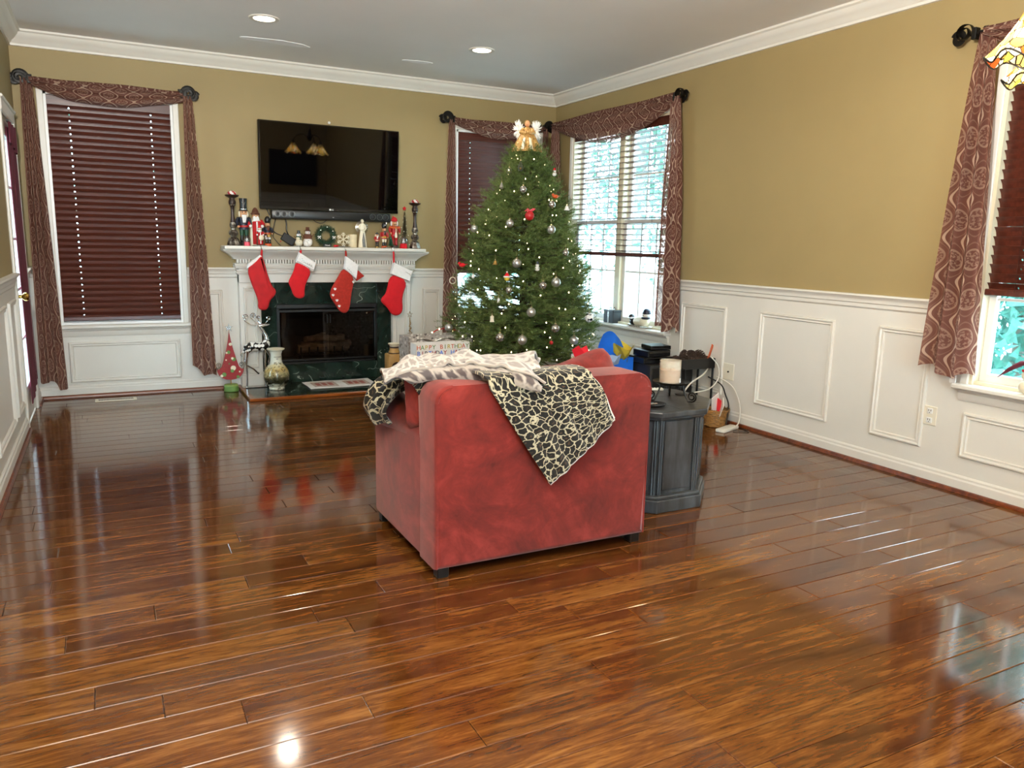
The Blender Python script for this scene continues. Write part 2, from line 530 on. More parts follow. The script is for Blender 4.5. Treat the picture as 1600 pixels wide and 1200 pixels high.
def m_curtain(name, base, line, dark, alpha=0.16):
    """ogee lattice on a sheer cloth; uv in metres of cloth"""
    t = NT(name)
    uv = t.coord('UV')
    s = t.n('ShaderNodeSeparateXYZ'); t.l(uv, s.inputs[0])
    cu = t.math('MULTIPLY', s.outputs[0], 2 * PI / 0.165)
    cv = t.math('MULTIPLY', s.outputs[1], 2 * PI / 0.190)
    c1 = t.math('COSINE', cu); c2 = t.math('COSINE', cv)
    g = t.math('ADD', c1, t.math('MULTIPLY', c2, 0.85))
    a1 = t.math('ABSOLUTE', t.math('SUBTRACT', g, 0.25))
    l1 = t.math('LESS_THAN', a1, 0.15)
    a2 = t.math('ABSOLUTE', t.math('SUBTRACT', g, 1.25)); l2 = t.math('LESS_THAN', a2, 0.07)
    a3 = t.math('ABSOLUTE', t.math('ADD', g, 1.0)); l3 = t.math('LESS_THAN', a3, 0.13)
    a4 = t.math('ABSOLUTE', t.math('ADD', g, 0.25)); l4 = t.math('LESS_THAN', a4, 0.05)
    det = t.noise(90, 2, 0.5, uv)
    med = t.math('MULTIPLY', t.math('GREATER_THAN', g, 1.0), t.math('GREATER_THAN', det, 0.52))
    med2 = t.math('MULTIPLY', t.math('LESS_THAN', g, -1.0), t.math('GREATER_THAN', det, 0.52))
    soft = t.math('MAXIMUM', t.math('MAXIMUM', t.math('MULTIPLY', l2, 0.45), t.math('MULTIPLY', l3, 0.40)),
                  t.math('MAXIMUM', t.math('MULTIPLY', t.math('MAXIMUM', med, med2), 0.32), t.math('MULTIPLY', l4, 0.18)))
    f = t.math('MAXIMUM', t.math('MULTIPLY', l1, 0.85), soft)
    nz = t.noise(14, 3, 0.6, uv)
    col = t.mix(f, t.mix(nz, lin(dark), lin(base)), lin(line))
    b = t.bsdf(col, 0.75, 0, None, 0.25)
    tl = t.n('ShaderNodeBsdfTranslucent'); t.l(col, tl.inputs[0])
    tr = t.n('ShaderNodeBsdfTransparent'); tr.inputs[0].default_value = (0.75, 0.55, 0.5, 1)
    m1 = t.n('ShaderNodeMixShader'); m1.inputs[0].default_value = 0.30
    t.l(b, m1.inputs[1]); t.l(tl.outputs[0], m1.inputs[2])
    m2 = t.n('ShaderNodeMixShader'); m2.inputs[0].default_value = alpha
    t.l(m1.outputs[0], m2.inputs[1]); t.l(tr.outputs[0], m2.inputs[2])
    return t.done(m2.outputs[0])
M['curtain'] = m_curtain('sheer burgundy ogee voile', '7d5148', 'cdb09a', '613a30')

def m_distress():
    t = NT('distressed grey black wood')
    v = t.coord()
    g = t.noise(1.0, 5, 0.65, t.mapping(v, (16, 16, 2.2)), 0.5)
    g2 = t.noise(2.4, 4, 0.7, v)
    f = t.math('ADD', t.math('MULTIPLY', g, 0.6), t.math('MULTIPLY', g2, 0.4))
    col = t.ramp(f, [(0.34, lin('161312')), (0.48, lin('2e2e2e')), (0.60, lin('44474a')), (0.76, lin('74726c'))])
    return t.done(t.bsdf(col, 0.34, 0, t.bump(g, 0.2, 0.003), 0.6))
M['distress'] = m_distress()
def m_candle_stick():
    t = NT('silver and umber distressed finish')
    n = t.noise(28, 4, 0.65)
    col = t.ramp(n, [(0.42, lin('2a1c14')), (0.52, lin('6f675c')), (0.62, lin('aaa69c'))])
    return t.done(t.bsdf(col, 0.35, 0.55))
M['stick'] = m_candle_stick()
M['stickdark'] = paint('umber turned wood', '2e1c14', 0.32, 0.2, var=0.35, scale=40)

def m_vase():
    t = NT('painted landscape porcelain')
    s = t.n('ShaderNodeSeparateXYZ'); t.l(t.coord(), s.inputs[0])
    n = t.noise(22, 4, 0.6, None, 1.0)
    n2 = t.noise(55, 3, 0.6)
    z = t.math('ADD', s.outputs[2], t.math('MULTIPLY', t.math('SUBTRACT', n, 0.5), 0.09))
    col = t.ramp(t.math('MULTIPLY', z, 2.9), [(0.09, lin('d6d2be')), (0.17, lin('201e12')), (0.27, lin('38351f')), (0.37, lin('9a9068')),
                                             (0.45, lin('b09658')), (0.55, lin('c9bf96')), (0.62, lin('cfd0c0'))])
    strokes = t.math('MULTIPLY', t.math('GREATER_THAN', n2, 0.55), t.math('LESS_THAN', s.outputs[2], 0.215))
    col = t.mix(t.math('MULTIPLY', strokes, 0.7), col, lin('3a3424'))
    return t.done(t.bsdf(col, 0.12, 0, None, 0.5))
M['vase'] = m_vase()
def m_check():
    t = NT('black and white harlequin enamel')
    vo = t.n('ShaderNodeTexVoronoi'); vo.inputs['Scale'].default_value = 38
    t.l(t.coord(), vo.inputs['Vector'])
    f = t.math('LESS_THAN', vo.outputs['Distance'], 0.56)
    return t.done(t.bsdf(t.mix(f, lin('0c0c0c'), lin('ecebe6')), 0.2))
M['check'] = m_check()
def m_print(name, base, cols, scale, thr=0.5):
    t = NT(name)
    vo = t.n('ShaderNodeTexVoronoi'); vo.inputs['Scale'].default_value = scale
    t.l(t.coord(), vo.inputs['Vector'])
    sp = t.n('ShaderNodeSeparateColor'); t.l(vo.outputs['Color'], sp.inputs[0])
    k = len(cols)
    col = t.ramp(sp.outputs[0], [(i / k, lin(c)) for i, c in enumerate(cols)], 'CONSTANT')
    f = t.math('LESS_THAN', vo.outputs['Distance'], thr)
    return t.done(t.bsdf(t.mix(f, lin(base), col), 0.45))
M['greyprint'] = m_print('grey starry gift wrap', 'a49c94', ['d8d2ca', '8a8078', 'c4bcb4', '5e5650'], 42, 0.42)
M['greenprint'] = m_print('green printed gift wrap', '6f9a72', ['d8c24a', 'c45a3a', '9ec4a0', 'e0dccc', '4a7a50'], 48, 0.45)
M['confetti'] = m_print('confetti printed paper', 'ece9e4', ['d8782c', '2a6ac0', 'ece9e4', 'd0b030', 'ece9e4', 'c03a34'], 60, 0.36)
M['ogold'] = m_print('gold brocade', 'b58a4c', ['d8b878', '8a6230', 'c89c5a'], 70, 0.4)
M['foliage_out'] = paint('outdoor evergreen', '547866', 0.8, var=0.3, scale=6)
M['bush_out'] = paint('outdoor fern green', '4a8a7e', 0.7, var=0.3, scale=12)
M['trunk_out'] = paint('outdoor trunk', '8a8078', 0.9, var=0.2)
M['snow'] = paint('pale winter ground', 'b9bdb6', 0.9, var=0.25, scale=0.5)
M['deck'] = paint('weathered railing', '9aa0a2', 0.8, var=0.12)
M['lens'] = glow('recessed bulb lens', (1.0, 0.90, 0.72), 14.0)
M['fairy'] = glow('fairy light', (1.0, 0.80, 0.46), 11.0)
M['lampbulb'] = glow('pendant bulb', (1.0, 0.85, 0.55), 8.0)
def m_tiffany():
    t = NT('stained glass')
    vo = t.n('ShaderNodeTexVoronoi'); vo.inputs['Scale'].default_value = 38
    t.l(t.coord(), vo.inputs['Vector'])
    sp = t.n('ShaderNodeSeparateColor'); t.l(vo.outputs['Color'], sp.inputs[0])
    col = t.ramp(sp.outputs[0], [(0, (1.0, 0.75, 0.25)), (0.3, (1.0, 0.92, 0.72)), (0.55, (1.0, 0.55, 0.10)), (0.68, (0.95, 0.85, 0.12)), (0.82, (0.75, 0.10, 0.02)), (0.9, (1.0, 0.95, 0.8))], 'CONSTANT')
    ve = t.n('ShaderNodeTexVoronoi', feature='DISTANCE_TO_EDGE'); ve.inputs['Scale'].default_value = 38
    t.l(t.coord(), ve.inputs['Vector'])
    came = t.math('LESS_THAN', ve.outputs['Distance'], 0.05)
    col2 = t.mix(came, col, (0.02, 0.015, 0.01))
    b = t.bsdf(col2, 0.25)
    tl = t.n('ShaderNodeBsdfTranslucent'); t.l(col2, tl.inputs[0])
    mx = t.n('ShaderNodeMixShader'); mx.inputs[0].default_value = 0.8
    t.l(b, mx.inputs[1]); t.l(tl.outputs[0], mx.inputs[2])
    return t.done(mx.outputs[0])
M['tiffany'] = m_tiffany()
def m_needle():
    t = NT('fir needles')
    n = t.noise(4.5, 3, 0.6)
    n2 = t.noise(40, 2, 0.6)
    f = t.math('ADD', t.math('MULTIPLY', n, 0.55), t.math('MULTIPLY', n2, 0.45))
    col = t.ramp(f, [(0.35, lin('3c5226')), (0.5, lin('667a40')), (0.65, lin('8f9c5e'))])
    b = t.bsdf(col, 0.55, 0, None, 0.3)
    tl = t.n('ShaderNodeBsdfTranslucent'); t.l(col, tl.inputs[0])
    mx = t.n('ShaderNodeMixShader'); mx.inputs[0].default_value = 0.25
    t.l(b, mx.inputs[1]); t.l(tl.outputs[0], mx.inputs[2])
    return t.done(mx.outputs[0])
M['needle'] = m_needle()
M['garland'] = paint('wreath needles', '2f4a34', 0.7, var=0.3, scale=30)
M['goldneedle'] = paint('champagne tinsel', '8e8060', 0.4, 0.5, var=0.4, scale=60)
# ------------------------------------------------------------------ room shell
WB = lambda a, o, z: (a, -o, z)            # back wall  (a = x)
WR = lambda a, o, z: (-o, a, z)            # right wall (a = y)
WL = lambda a, o, z: (W0 + o, a, z)        # left wall  (a = y)
WF = lambda a, o, z: (a, YF + o, z)        # front wall (a = x)
TH, RAIL = 0.14, 0.945

def wbox(mb, W, a0, a1, o0, o1, z0, z1, bev=0):
    p, q = W(a0, o0, z0), W(a1, o1, z1)
    return mb.box(p[0], p[1], p[2], q[0], q[1], q[2], bev)
def wall(name, W, a0, a1, holes):
    mb = MB()
    As = sorted({a0, a1, *[h[0] for h in holes], *[h[1] for h in holes]})
    Zs = sorted({-0.05, RAIL - 0.02, HC + 0.05, *[h[2] for h in holes], *[h[3] for h in holes]})
    for i in range(len(As) - 1):
        for j in range(len(Zs) - 1):
            ca, cz = (As[i] + As[i + 1]) / 2, (Zs[j] + Zs[j + 1]) / 2
            if any(h[0] < ca < h[1] and h[2] < cz < h[3] for h in holes): continue
            mb.mi = 1 if cz < RAIL - 0.02 else 0
            wbox(mb, W, As[i], As[i + 1], -TH, 0, Zs[j], Zs[j + 1])
    o = mb.build(name, [M['olive'], M['white']], None, smooth=0)
    o['kind'] = 'structure'
    return o
WIN1 = (-4.050, -3.228, 0.525, 2.135)
WIN2 = (-0.990, -0.168, 0.525, 2.135)
WIN3 = (-1.760, -0.330, 0.540, 2.150)
WIN4 = (-5.000, -4.110, 0.545, 2.120)
FIRE = (-2.545, -1.715, 0.165, 0.655)
DOOR = (-0.965, -0.345, 0.0, 1.86)
ADDED_WIN = (-3.9, -2.0, 0.30, 2.10)            # unseen opening added on the front wall to let in fill daylight
wall_back = wall('wall_back', WB, W0 - TH, TH, [WIN1, WIN2, FIRE])
wall_right = wall('wall_right', WR, YF, 0, [WIN3, WIN4])
wall_left = wall('wall_left', WL, YF, 0, [DOOR])
wall_front = wall('wall_front', WF, W0 - TH, TH, [ADDED_WIN])

mb = MB(); mb.box(W0 - TH, YF - TH, HC, TH, TH, HC + 0.1)
ceiling = mb.build('ceiling', M['ceil'], None, 0); ceiling['kind'] = 'structure'
def patch(cx, cy, rx, ry, seed):
    r = random.Random(seed)
    n = 22
    ph = [r.uniform(0, 6.28) for _ in range(4)]
    poly = []
    for i in range(n):
        a = 2 * PI * i / n
        k = 1 + 0.16 * math.sin(2 * a + ph[0]) + 0.10 * math.sin(3 * a + ph[1]) + 0.05 * math.sin(6 * a + ph[2])
        poly.append((cx + rx * k * math.cos(a), cy + ry * k * math.sin(a)))
    m_ = MB(); m_.prism(poly, HC - 0.0025, HC + 0.001, 'xy')
    o = m_.build('plaster_patch', M['patch'], ceiling, 0); return o
patch(-2.60, -0.64, 0.21, 0.065, 1)
patch(-1.565, -0.61, 0.12, 0.035, 5)

# floor: slab plus real planks
mb = MB(); mb.box(W0 - TH, YF - TH, -0.12, TH, TH, -0.014)
floor = mb.build('floor', paint('subfloor', '2a1608', 0.8), None, 0); floor['kind'] = 'structure'
PW = 0.1113
rows = []
y_ref = -4.585
k0 = int(math.ceil((0.0 - y_ref) / PW))
JOINTS = {-1: [-3.204, -1.55], }
rp = random.Random(21)
extra = MB()
count = 0
row = k0
while True:
    y1 = y_ref + row * PW; y0 = y1 - PW
    if y1 < YF: break
    idx = row
    ya, yb = max(y0, YF), min(y1, 0.0)
    if yb - ya > 0.005:
        # joints of this row
        if idx == 0: js = [-3.204, -1.62]
        elif idx == -4: js = [-2.01, -0.75, -3.4]
        elif idx == -5: js = [-2.49, -1.05, -3.75]
        else:
            off = rp.uniform(0.1, 1.25); js = []
            x = W0 + off
            while x < -0.25: js.append(x); x += rp.choice([1.22, 1.22, 1.22, 0.95])
        xs = [W0] + sorted(js) + [0.0]
        for a, b in zip(xs[:-1], xs[1:]):
            g = 0.0006
            cx, cy = (a + b) / 2, (ya + yb) / 2
            hx, hy = (b - a) / 2 - g, (yb - ya) / 2 - g
            c = 0.0022; d = 0.0016
            vs = [(-hx, -hy, -0.012), (hx, -hy, -0.012), (hx, hy, -0.012), (-hx, hy, -0.012),
                  (-hx, -hy, -d), (hx, -hy, -d), (hx, hy, -d), (-hx, hy, -d),
                  (-hx + c, -hy + c, 0), (hx - c, -hy + c, 0), (hx - c, hy - c, 0), (-hx + c, hy - c, 0)]
            fs = [(0, 1, 5, 4), (1, 2, 6, 5), (2, 3, 7, 6), (3, 0, 4, 7), (4, 5, 9, 8), (5, 6, 10, 9), (6, 7, 11, 10), (7, 4, 8, 11), (8, 9, 10, 11)]
            if count < 298 and yb > -7.0:
                p = MB(); p.add(vs, fs)
                o = p.build('plank', M['floor'], floor, 0, recalc=False)
                o.location = (cx, cy, 0); count += 1
            else:
                extra.add([(v[0] + cx, v[1] + cy, v[2]) for v in vs], fs)
    row -= 1
if extra.v:
    o = extra.build('plank_rows', M['floor'], floor, 0, recalc=False); o['kind'] = 'stuff'

# mouldings
def mould(mb, W, a0, a1, prof):
    n = len(prof)
    vs = [W(a0, o, z) for o, z in prof] + [W(a1, o, z) for o, z in prof]
    fs = [(i, (i + 1) % n, n + (i + 1) % n, n + i) for i in range(n)] + [tuple(range(n))[::-1], tuple(range(n, 2 * n))]
    return mb.add(vs, fs)
CROWN = [(0, HC), (0.078, HC), (0.078, HC - 0.012), (0.066, HC - 0.020), (0.060, HC - 0.034), (0.044, HC - 0.052), (0.026, HC - 0.066), (0.020, HC - 0.078), (0.012, HC - 0.084), (0.012, HC - 0.098), (0, HC - 0.100)]
CHAIR = [(0, RAIL), (0.034, RAIL), (0.036, RAIL - 0.010), (0.024, RAIL - 0.022), (0.018, RAIL - 0.034), (0.018, RAIL - 0.046), (0.010, RAIL - 0.052), (0.010, RAIL - 0.070), (0.004, RAIL - 0.078), (0, RAIL - 0.080)]
BASE = [(0, 0), (0.014, 0), (0.014, 0.060), (0.009, 0.068), (0.009, 0.078), (0.003, 0.086), (0, 0.086)]
SHOE = [(0.012, 0), (0.030, 0), (0.029, 0.010), (0.024, 0.017), (0.016, 0.020), (0.012, 0.020)]
runs = {'back': (WB, W0, 0, wall_back), 'right': (WR, YF, 0, wall_right), 'left': (WL, YF, 0, wall_left), 'front': (WF, W0, 0, wall_front)}
for i, (side, (W, a0, a1, wobj)) in enumerate(runs.items()):
    m_ = MB(); mould(m_, W, a0, a1, CROWN)
    t_ = m_.build('trim_%d' % (i + 1), M['white'], None, 30); t_['kind'] = 'structure'
rail_spans = {'back': [(-3.19, -2.81), (-1.43, -1.03), (W0, -4.09), (-0.14, 0)], 'right': [(-4.02, -1.83), (YF, -5.06), (-0.27, 0)],
              'left': [(YF, -1.04), (-0.27, 0)], 'front': [(W0, -3.95), (-1.95, 0)]}
base_spans = {'back': [(W0, -2.83), (-1.43, 0)], 'right': [(YF, 0)], 'left': [(YF, -1.03), (-0.28, 0)], 'front': [(W0, 0)]}
for side, (W, a0, a1, wobj) in runs.items():
    r_ = MB()
    for s0, s1 in rail_spans[side]: mould(r_, W, s0, s1, CHAIR)
    r_.build('chair_rail', M['white'], wobj, 30)
    b_ = MB(); s_ = MB()
    for s0, s1 in base_spans[side]: mould(b_, W, s0, s1, BASE); mould(s_, W, s0, s1, SHOE)
    bo = b_.build('baseboard_' + side, M['white'], None, 30); bo['kind'] = 'structure'
    s_.build('shoe_moulding', M['shoe'], bo, 30)

FRAMEP = [(0, 0), (0.0, 0.006), (0.004, 0.013), (0.011, 0.015), (0.016, 0.009), (0.022, 0.008), (0.027, 0.010), (0.031, 0.004), (0.032, 0)]
def panel_frame(W, wobj, a0, a1, z0, z1, name='panel_moulding', prof=FRAMEP):
    m_ = MB()
    vs, fs = [], []
    for ins, h in prof:
        for a, z in ((a0 + ins, z0 + ins), (a1 - ins, z0 + ins), (a1 - ins, z1 - ins), (a0 + ins, z1 - ins)):
            vs.append(W(a, h, z))
    for k in range(len(prof) - 1):
        for i in range(4):
            j = (i + 1) % 4
            fs.append((k * 4 + i, k * 4 + j, k * 4 + 4 + j, k * 4 + 4 + i))
    m_.add(vs, fs)
    return m_.build(name, M['white'], wobj, 30, recalc=False)
for s in ((-4.012, -3.268, 0.105, 0.402), (-3.135, -2.945, 0.16, 0.772), (-1.290, -1.130, 0.16, 0.772), (-0.955, -0.205, 0.105, 0.402)):
    panel_frame(WB, wall_back, *s)
for s in ((-1.745, -0.345, 0.105, 0.402), (-2.398, -1.928, 0.178, 0.782), (-3.292, -2.708, 0.178, 0.782), (-3.902, -3.590, 0.178, 0.782), (-4.99, -4.111, 0.178, 0.405), (-6.6, -5.3, 0.178, 0.782), (-8.2, -6.8, 0.178, 0.782)):
    panel_frame(WR, wall_right, *s)
for s in ((-1.45, -1.10, 0.17, 0.80), (-2.35, -1.60, 0.17, 0.80), (-3.35, -2.6, 0.17, 0.80), (-4.5, -3.6, 0.17, 0.80), (-5.6, -4.75, 0.17, 0.80), (-6.8, -5.85, 0.17, 0.80)):
    panel_frame(WL, wall_left, *s)
for s in ((-1.6, -0.3, 0.17, 0.80),):
    panel_frame(WF, wall_front, *s)

# ------------------------------------------------------------------ windows
def window(idx, W, op, units=1, mat='vinyl', casing=0.034, cas_right=True, cas_left=True):
    a0, a1, z0, z1 = op
    root = struct_empty('window_%d' % idx, W((a0 + a1) / 2, 0, z0))
    inv = Vector(root.location)
    def bld(name, m_, mm, par=root):
        o = m_.build(name, mm, par, 30)
        if par is root: o.location = -inv
        return o
    f = MB()
    wbox(f, W, a0 - 0.001, a0 + 0.022, -TH + 0.01, 0.006, z0, z1); wbox(f, W, a1 - 0.022, a1 + 0.001, -TH + 0.01, 0.006, z0, z1)
    wbox(f, W, a0, a1, -TH + 0.01, 0.006, z1 - 0.022, z1 + 0.001); wbox(f, W, a0, a1, -TH + 0.01, -0.01, z0 - 0.001, z0 + 0.02)
    bld('window_frame', f, M[mat])
    c = MB()
    if cas_left: wbox(c, W, a0 - casing, a0 + 0.006, 0, 0.018, z0 - 0.005, z1 + casing, 0.004)
    if cas_right: wbox(c, W, a1 - 0.006, a1 + casing, 0, 0.018, z0 - 0.005, z1 + casing, 0.004)
    wbox(c, W, a0 - casing, a1 + casing, 0, 0.0185, z1 - 0.006, z1 + casing, 0.004)
    bld('casing', c, M['white'])
    s = MB(); wbox(s, W, a0 - 0.05, a1 + 0.05, -0.05, 0.062, z0 - 0.022, z0 + 0.003, 0.006); bld('sill', s, M['white'])
    ap = MB(); mould(ap, W, a0 - 0.035, a1 + 0.035, [(0, z0 - 0.02), (0.030, z0 - 0.02), (0.028, z0 - 0.034), (0.016, z0 - 0.044), (0.014, z0 - 0.070), (0.008, z0 - 0.082), (0, z0 - 0.084)])
    bld('apron', ap, M['white'])
    uw = (a1 - a0) / units
    zm = (z0 + z1) / 2 + 0.02
    for u in range(units):
        b0, b1 = a0 + u * uw + 0.02, a0 + (u + 1) * uw - 0.02
        if units > 1:
            b0 += 0.018 if u > 0 else 0; b1 -= 0.018 if u < units - 1 else 0
        for k, (q0, q1, od) in enumerate(((z0 + 0.015, zm + 0.02, -0.062), (zm - 0.02, z1 - 0.02, -0.096))):
            sh = MB(); st = 0.038
            wbox(sh, W, b0, b0 + st, od - 0.015, od + 0.015, q0, q1, 0.003); wbox(sh, W, b1 - st, b1, od - 0.015, od + 0.015, q0, q1, 0.003)
            wbox(sh, W, b0 + st, b1 - st, od - 0.015, od + 0.015, q0, q0 + 0.045, 0.003); wbox(sh, W, b0 + st, b1 - st, od - 0.015, od + 0.015, q1 - 0.036, q1, 0.003)
            so = bld('sash', sh, M['vinyl'])
            p = MB(); wbox(p, W, b0 + st - 0.004, b1 - st + 0.004, od - 0.003, od + 0.003, q0 + 0.04, q1 - 0.03); bld('pane', p, M['glass'], so)
            mu = MB(); w = (b1 - b0 - 2 * st) / 3
            for i in (1, 2): wbox(mu, W, b0 + st + i * w - 0.007, b0 + st + i * w + 0.007, od - 0.006, od + 0.007, q0 + 0.04, q1 - 0.03)
            zz = (q0 + q1) / 2
            wbox(mu, W, b0 + st, b1 - st, od - 0.006, od + 0.0065, zz - 0.007, zz + 0.007)
            bld('muntin_grid', mu, M['vinyl'], so)
        if u < units - 1:
            ml = MB(); x = a0 + (u + 1) * uw
            wbox(ml, W, x - 0.036, x + 0.036, -TH + 0.01, -0.02, z0, z1, 0.004); bld('mullion', ml, M[mat])
    return root
window(1, WB, WIN1)
window(2, WB, WIN2)
window(3, WR, WIN3, 2, 'beige')
window(4, WR, WIN4, 1, 'beige')
window(5, WF, ADDED_WIN, 2)  # out of view, added so daylight fills the room from behind

# ------------------------------------------------------------------ door_1 on the left wall
a0, a1, z0, z1 = DOOR
d1 = struct_empty('door_1', (0, 0, 0))
c = MB()
wbox(c, WL, a0 - 0.065, a0 - 0.020, 0, 0.016, 0, z1 + 0.065, 0.005); wbox(c, WL, a0 - 0.022, a0 + 0.004, 0, 0.006, 0, z1 + 0.065, 0.002)
wbox(c, WL, a1 - 0.004, a1 + 0.065, 0, 0.020, 0, z1 + 0.065, 0.006)
wbox(c, WL, a0 - 0.065, a1 + 0.065, 0, 0.0205, z1 - 0.004, z1 + 0.07, 0.006)
wbox(c, WL, a0 - 0.075, a1 + 0.075, 0, 0.030, z1 + 0.066, z1 + 0.085, 0.005)
part('casing', c, M['white'], d1)
j = MB(); wbox(j, WL, a0, a0 + 0.012, -TH, 0, 0, z1); wbox(j, WL, a1 - 0.012, a1, -TH, 0, 0, z1); wbox(j, WL, a0, a1, -TH, 0, z1 - 0.012, z1)
part('jamb', j, M['white'], d1)
s = MB()
wbox(s, WL, a0 + 0.012, a0 + 0.055, -0.045, -0.003, 0.01, z1 - 0.012, 0.003); wbox(s, WL, a1 - 0.075, a1 - 0.012, -0.045, -0.003, 0.01, z1 - 0.012, 0.003)
wbox(s, WL, a0 + 0.05, a1 - 0.07, -0.045, -0.003, 0.01, 0.22, 0.003); wbox(s, WL, a0 + 0.05, a1 - 0.07, -0.045, -0.003, z1 - 0.11, z1 - 0.012, 0.003)
part('door_slab', s, M['white'], d1)
p = MB(); wbox(p, WL, a0 + 0.05, a1 - 0.07, -0.009, -0.004, 0.21, z1 - 0.10); part('pane', p, M['glass'], d1)
g = MB()
for i in range(1, 5):
    zz = 0.22 + (z1 - 0.33) * i / 5; wbox(g, WL, a0 + 0.07, a1 - 0.07, -0.016, -0.002, zz - 0.008, zz + 0.008)
part('muntin_grid', g, M['vinyl'], d1)
kb = MB(); kb.T = Matrix.Translation((W0 - 0.003, a0 + 0.034, 0.80)) @ Matrix.Rotation(PI / 2, 4, 'Y')
kb.lathe([(0.0, -0.004), (0.028, -0.003), (0.028, 0.004), (0.011, 0.008), (0.010, 0.030), (0.018, 0.036), (0.026, 0.046), (0.027, 0.056), (0.020, 0.066), (0.0, 0.070)], 20)
part('door_knob', kb, M['brass'], d1, 'polished brass door knob')

# burgundy panel curtain on the door
dc = thing('door_curtain', 'plain burgundy curtain panel hung over the glazed door beside the left wall', 'curtain', (0, 0, 0))
def dcf(s, t):
    a = -0.70 + s * 0.40
    z = 1.80 - t * 1.60 - (0.10 * (1 - s) if t > 0.95 else 0)
    return WL(a + 0.012 * math.sin(9 * s), 0.012 + 0.004 * math.sin(2 * PI * 4 * s + 0.8 * t) + 0.006 * t - 0.010 * max(0, 0.15 - s) / 0.15, z)
m_ = MB(); m_.grid(dcf, 40, 20, None, 0.003); part('cloth', m_, M['burg'], dc)
def dvf(s, t):
    a = -0.715 + s * 0.425
    return WL(a, 0.018 + 0.010 * math.sin(2 * PI * 3 * s), 1.83 - t * (0.12 + 0.05 * s))
m_ = MB(); m_.grid(dvf, 24, 4, None, 0.003); part('valance', m_, M['burg'], dc)
m_ = MB(); m_.tube([WL(-0.73, 0.014, 1.835), WL(-0.275, 0.014, 1.835)], 0.006); part('rod', m_, M['blackmatte'], dc)

# ------------------------------------------------------------------ blinds
def blind(W, a0, a1, zt, zb, pitch, tilt, label, o=-0.026, sw=0.050, stack=0):
    root = thing('window_blind', label, 'blind', W((a0 + a1) / 2, 0, zt))
    inv = -Vector(root.location)
    def bl(name, m_, mm):
        q = m_.build(name, mm, root, 30); q.location = inv; return q
    h = MB(); wbox(h, W, a0, a1, o - 0.025, o + 0.02, zt - 0.045, zt, 0.002); bl('headrail', h, M['slat'])
    v = MB(); wbox(v, W, a0 - 0.004, a1 + 0.004, o + 0.021, o + 0.029, zt - 0.062, zt + 0.002, 0.002); bl('valance', v, M['slat'])
    ca = [a0 + 0.17 * (a1 - a0), a1 - 0.17 * (a1 - a0)]
    if a1 - a0 > 1.1: ca.append((a0 + a1) / 2)
    zl = zt - 0.075
    proto = None
    ct, st_ = math.cos(tilt), math.sin(tilt)
    As = [a0]
    for q in sorted(ca): As += [q - 0.0035, q + 0.0035]
    As.append(a1)
    holes = {2 * k + 1 for k in range(len(ca))}
    W0_ = Vector(W(0, 0, 0))
    cols = [-0.5, -0.10, 0.10, 0.5]
    vs = []
    for a in As:
        for cc in cols:
            u = cc * sw; b = 0.0045 * (1 - (2 * cc) ** 2)
            vs.append(Vector(W(a, o + u * ct + b * st_, -u * st_ + b * ct)))
    fs = []
    for i in range(len(As) - 1):
        for k in range(3):
            if i in holes and k == 1: continue
            fs.append((i * 4 + k, i * 4 + k + 1, i * 4 + 5 + k, i * 4 + 4 + k))
    # thickness
    N = Vector(W(0, st_, ct)) - W0_
    n0 = len(vs)
    vs2 = [q - N * 0.0024 for q in vs]
    fs2 = [tuple(n0 + i for i in q[::-1]) for q in fs]
    rim = []
    for i in range(len(As) - 1):
        rim += [(i * 4, i * 4 + 4, n0 + i * 4 + 4, n0 + i * 4), (i * 4 + 7, i * 4 + 3, n0 + i * 4 + 3, n0 + i * 4 + 7)]
    p = MB(); p.add(vs + vs2, fs + fs2 + rim)
    z = zl
    while z > zb + 0.03:
        if proto is None:
            q = p.build('slat', M['slat'], root, 30); proto = q
        else:
            q = proto.copy(); COL.objects.link(q); q.parent = root
        q.location = inv + Vector((0, 0, z + random.uniform(-0.0015, 0.0015)))
        z -= pitch
    zz = zb + 0.03
    for k in range(stack):
        q = proto.copy(); COL.objects.link(q); q.parent = root
        q.location = inv + Vector((0, 0, zz + 0.006 + 0.004 * k))
    b = MB(); wbox(b, W, a0, a1, o - 0.025, o + 0.025, zb, zb + 0.030, 0.004); bl('bottom_rail', b, M['slat'])
    for q in ca:
        for do in (-0.027, 0.027):
            cd = MB(); cd.tube([W(q, o + do, zt - 0.04), W(q, o + do, zb + 0.02)], 0.0011, 5); bl('ladder_cord', cd, M['stickdark'])
    return root
blind(WB, -4.030, -3.246, 2.108, 0.556, 0.0435, math.radians(-70), 'closed mahogany slat blind on the window left of the fireplace, reaching down to the sill')
blind(WB, -0.972, -0.200, 2.108, 0.905, 0.0435, math.radians(-70), 'closed mahogany slat blind behind the decorated tree, ending above its lower sash')
blind(WR, -1.745, -0.352, 2.125, 1.092, 0.0435, math.radians(-7), 'half raised mahogany slat blind tilted open on the wide double window')
blind(WR, -4.985, -4.125, 2.100, 0.985, 0.0435, math.radians(-60), 'half raised dark slat blind behind the stained glass pendant at the right edge')

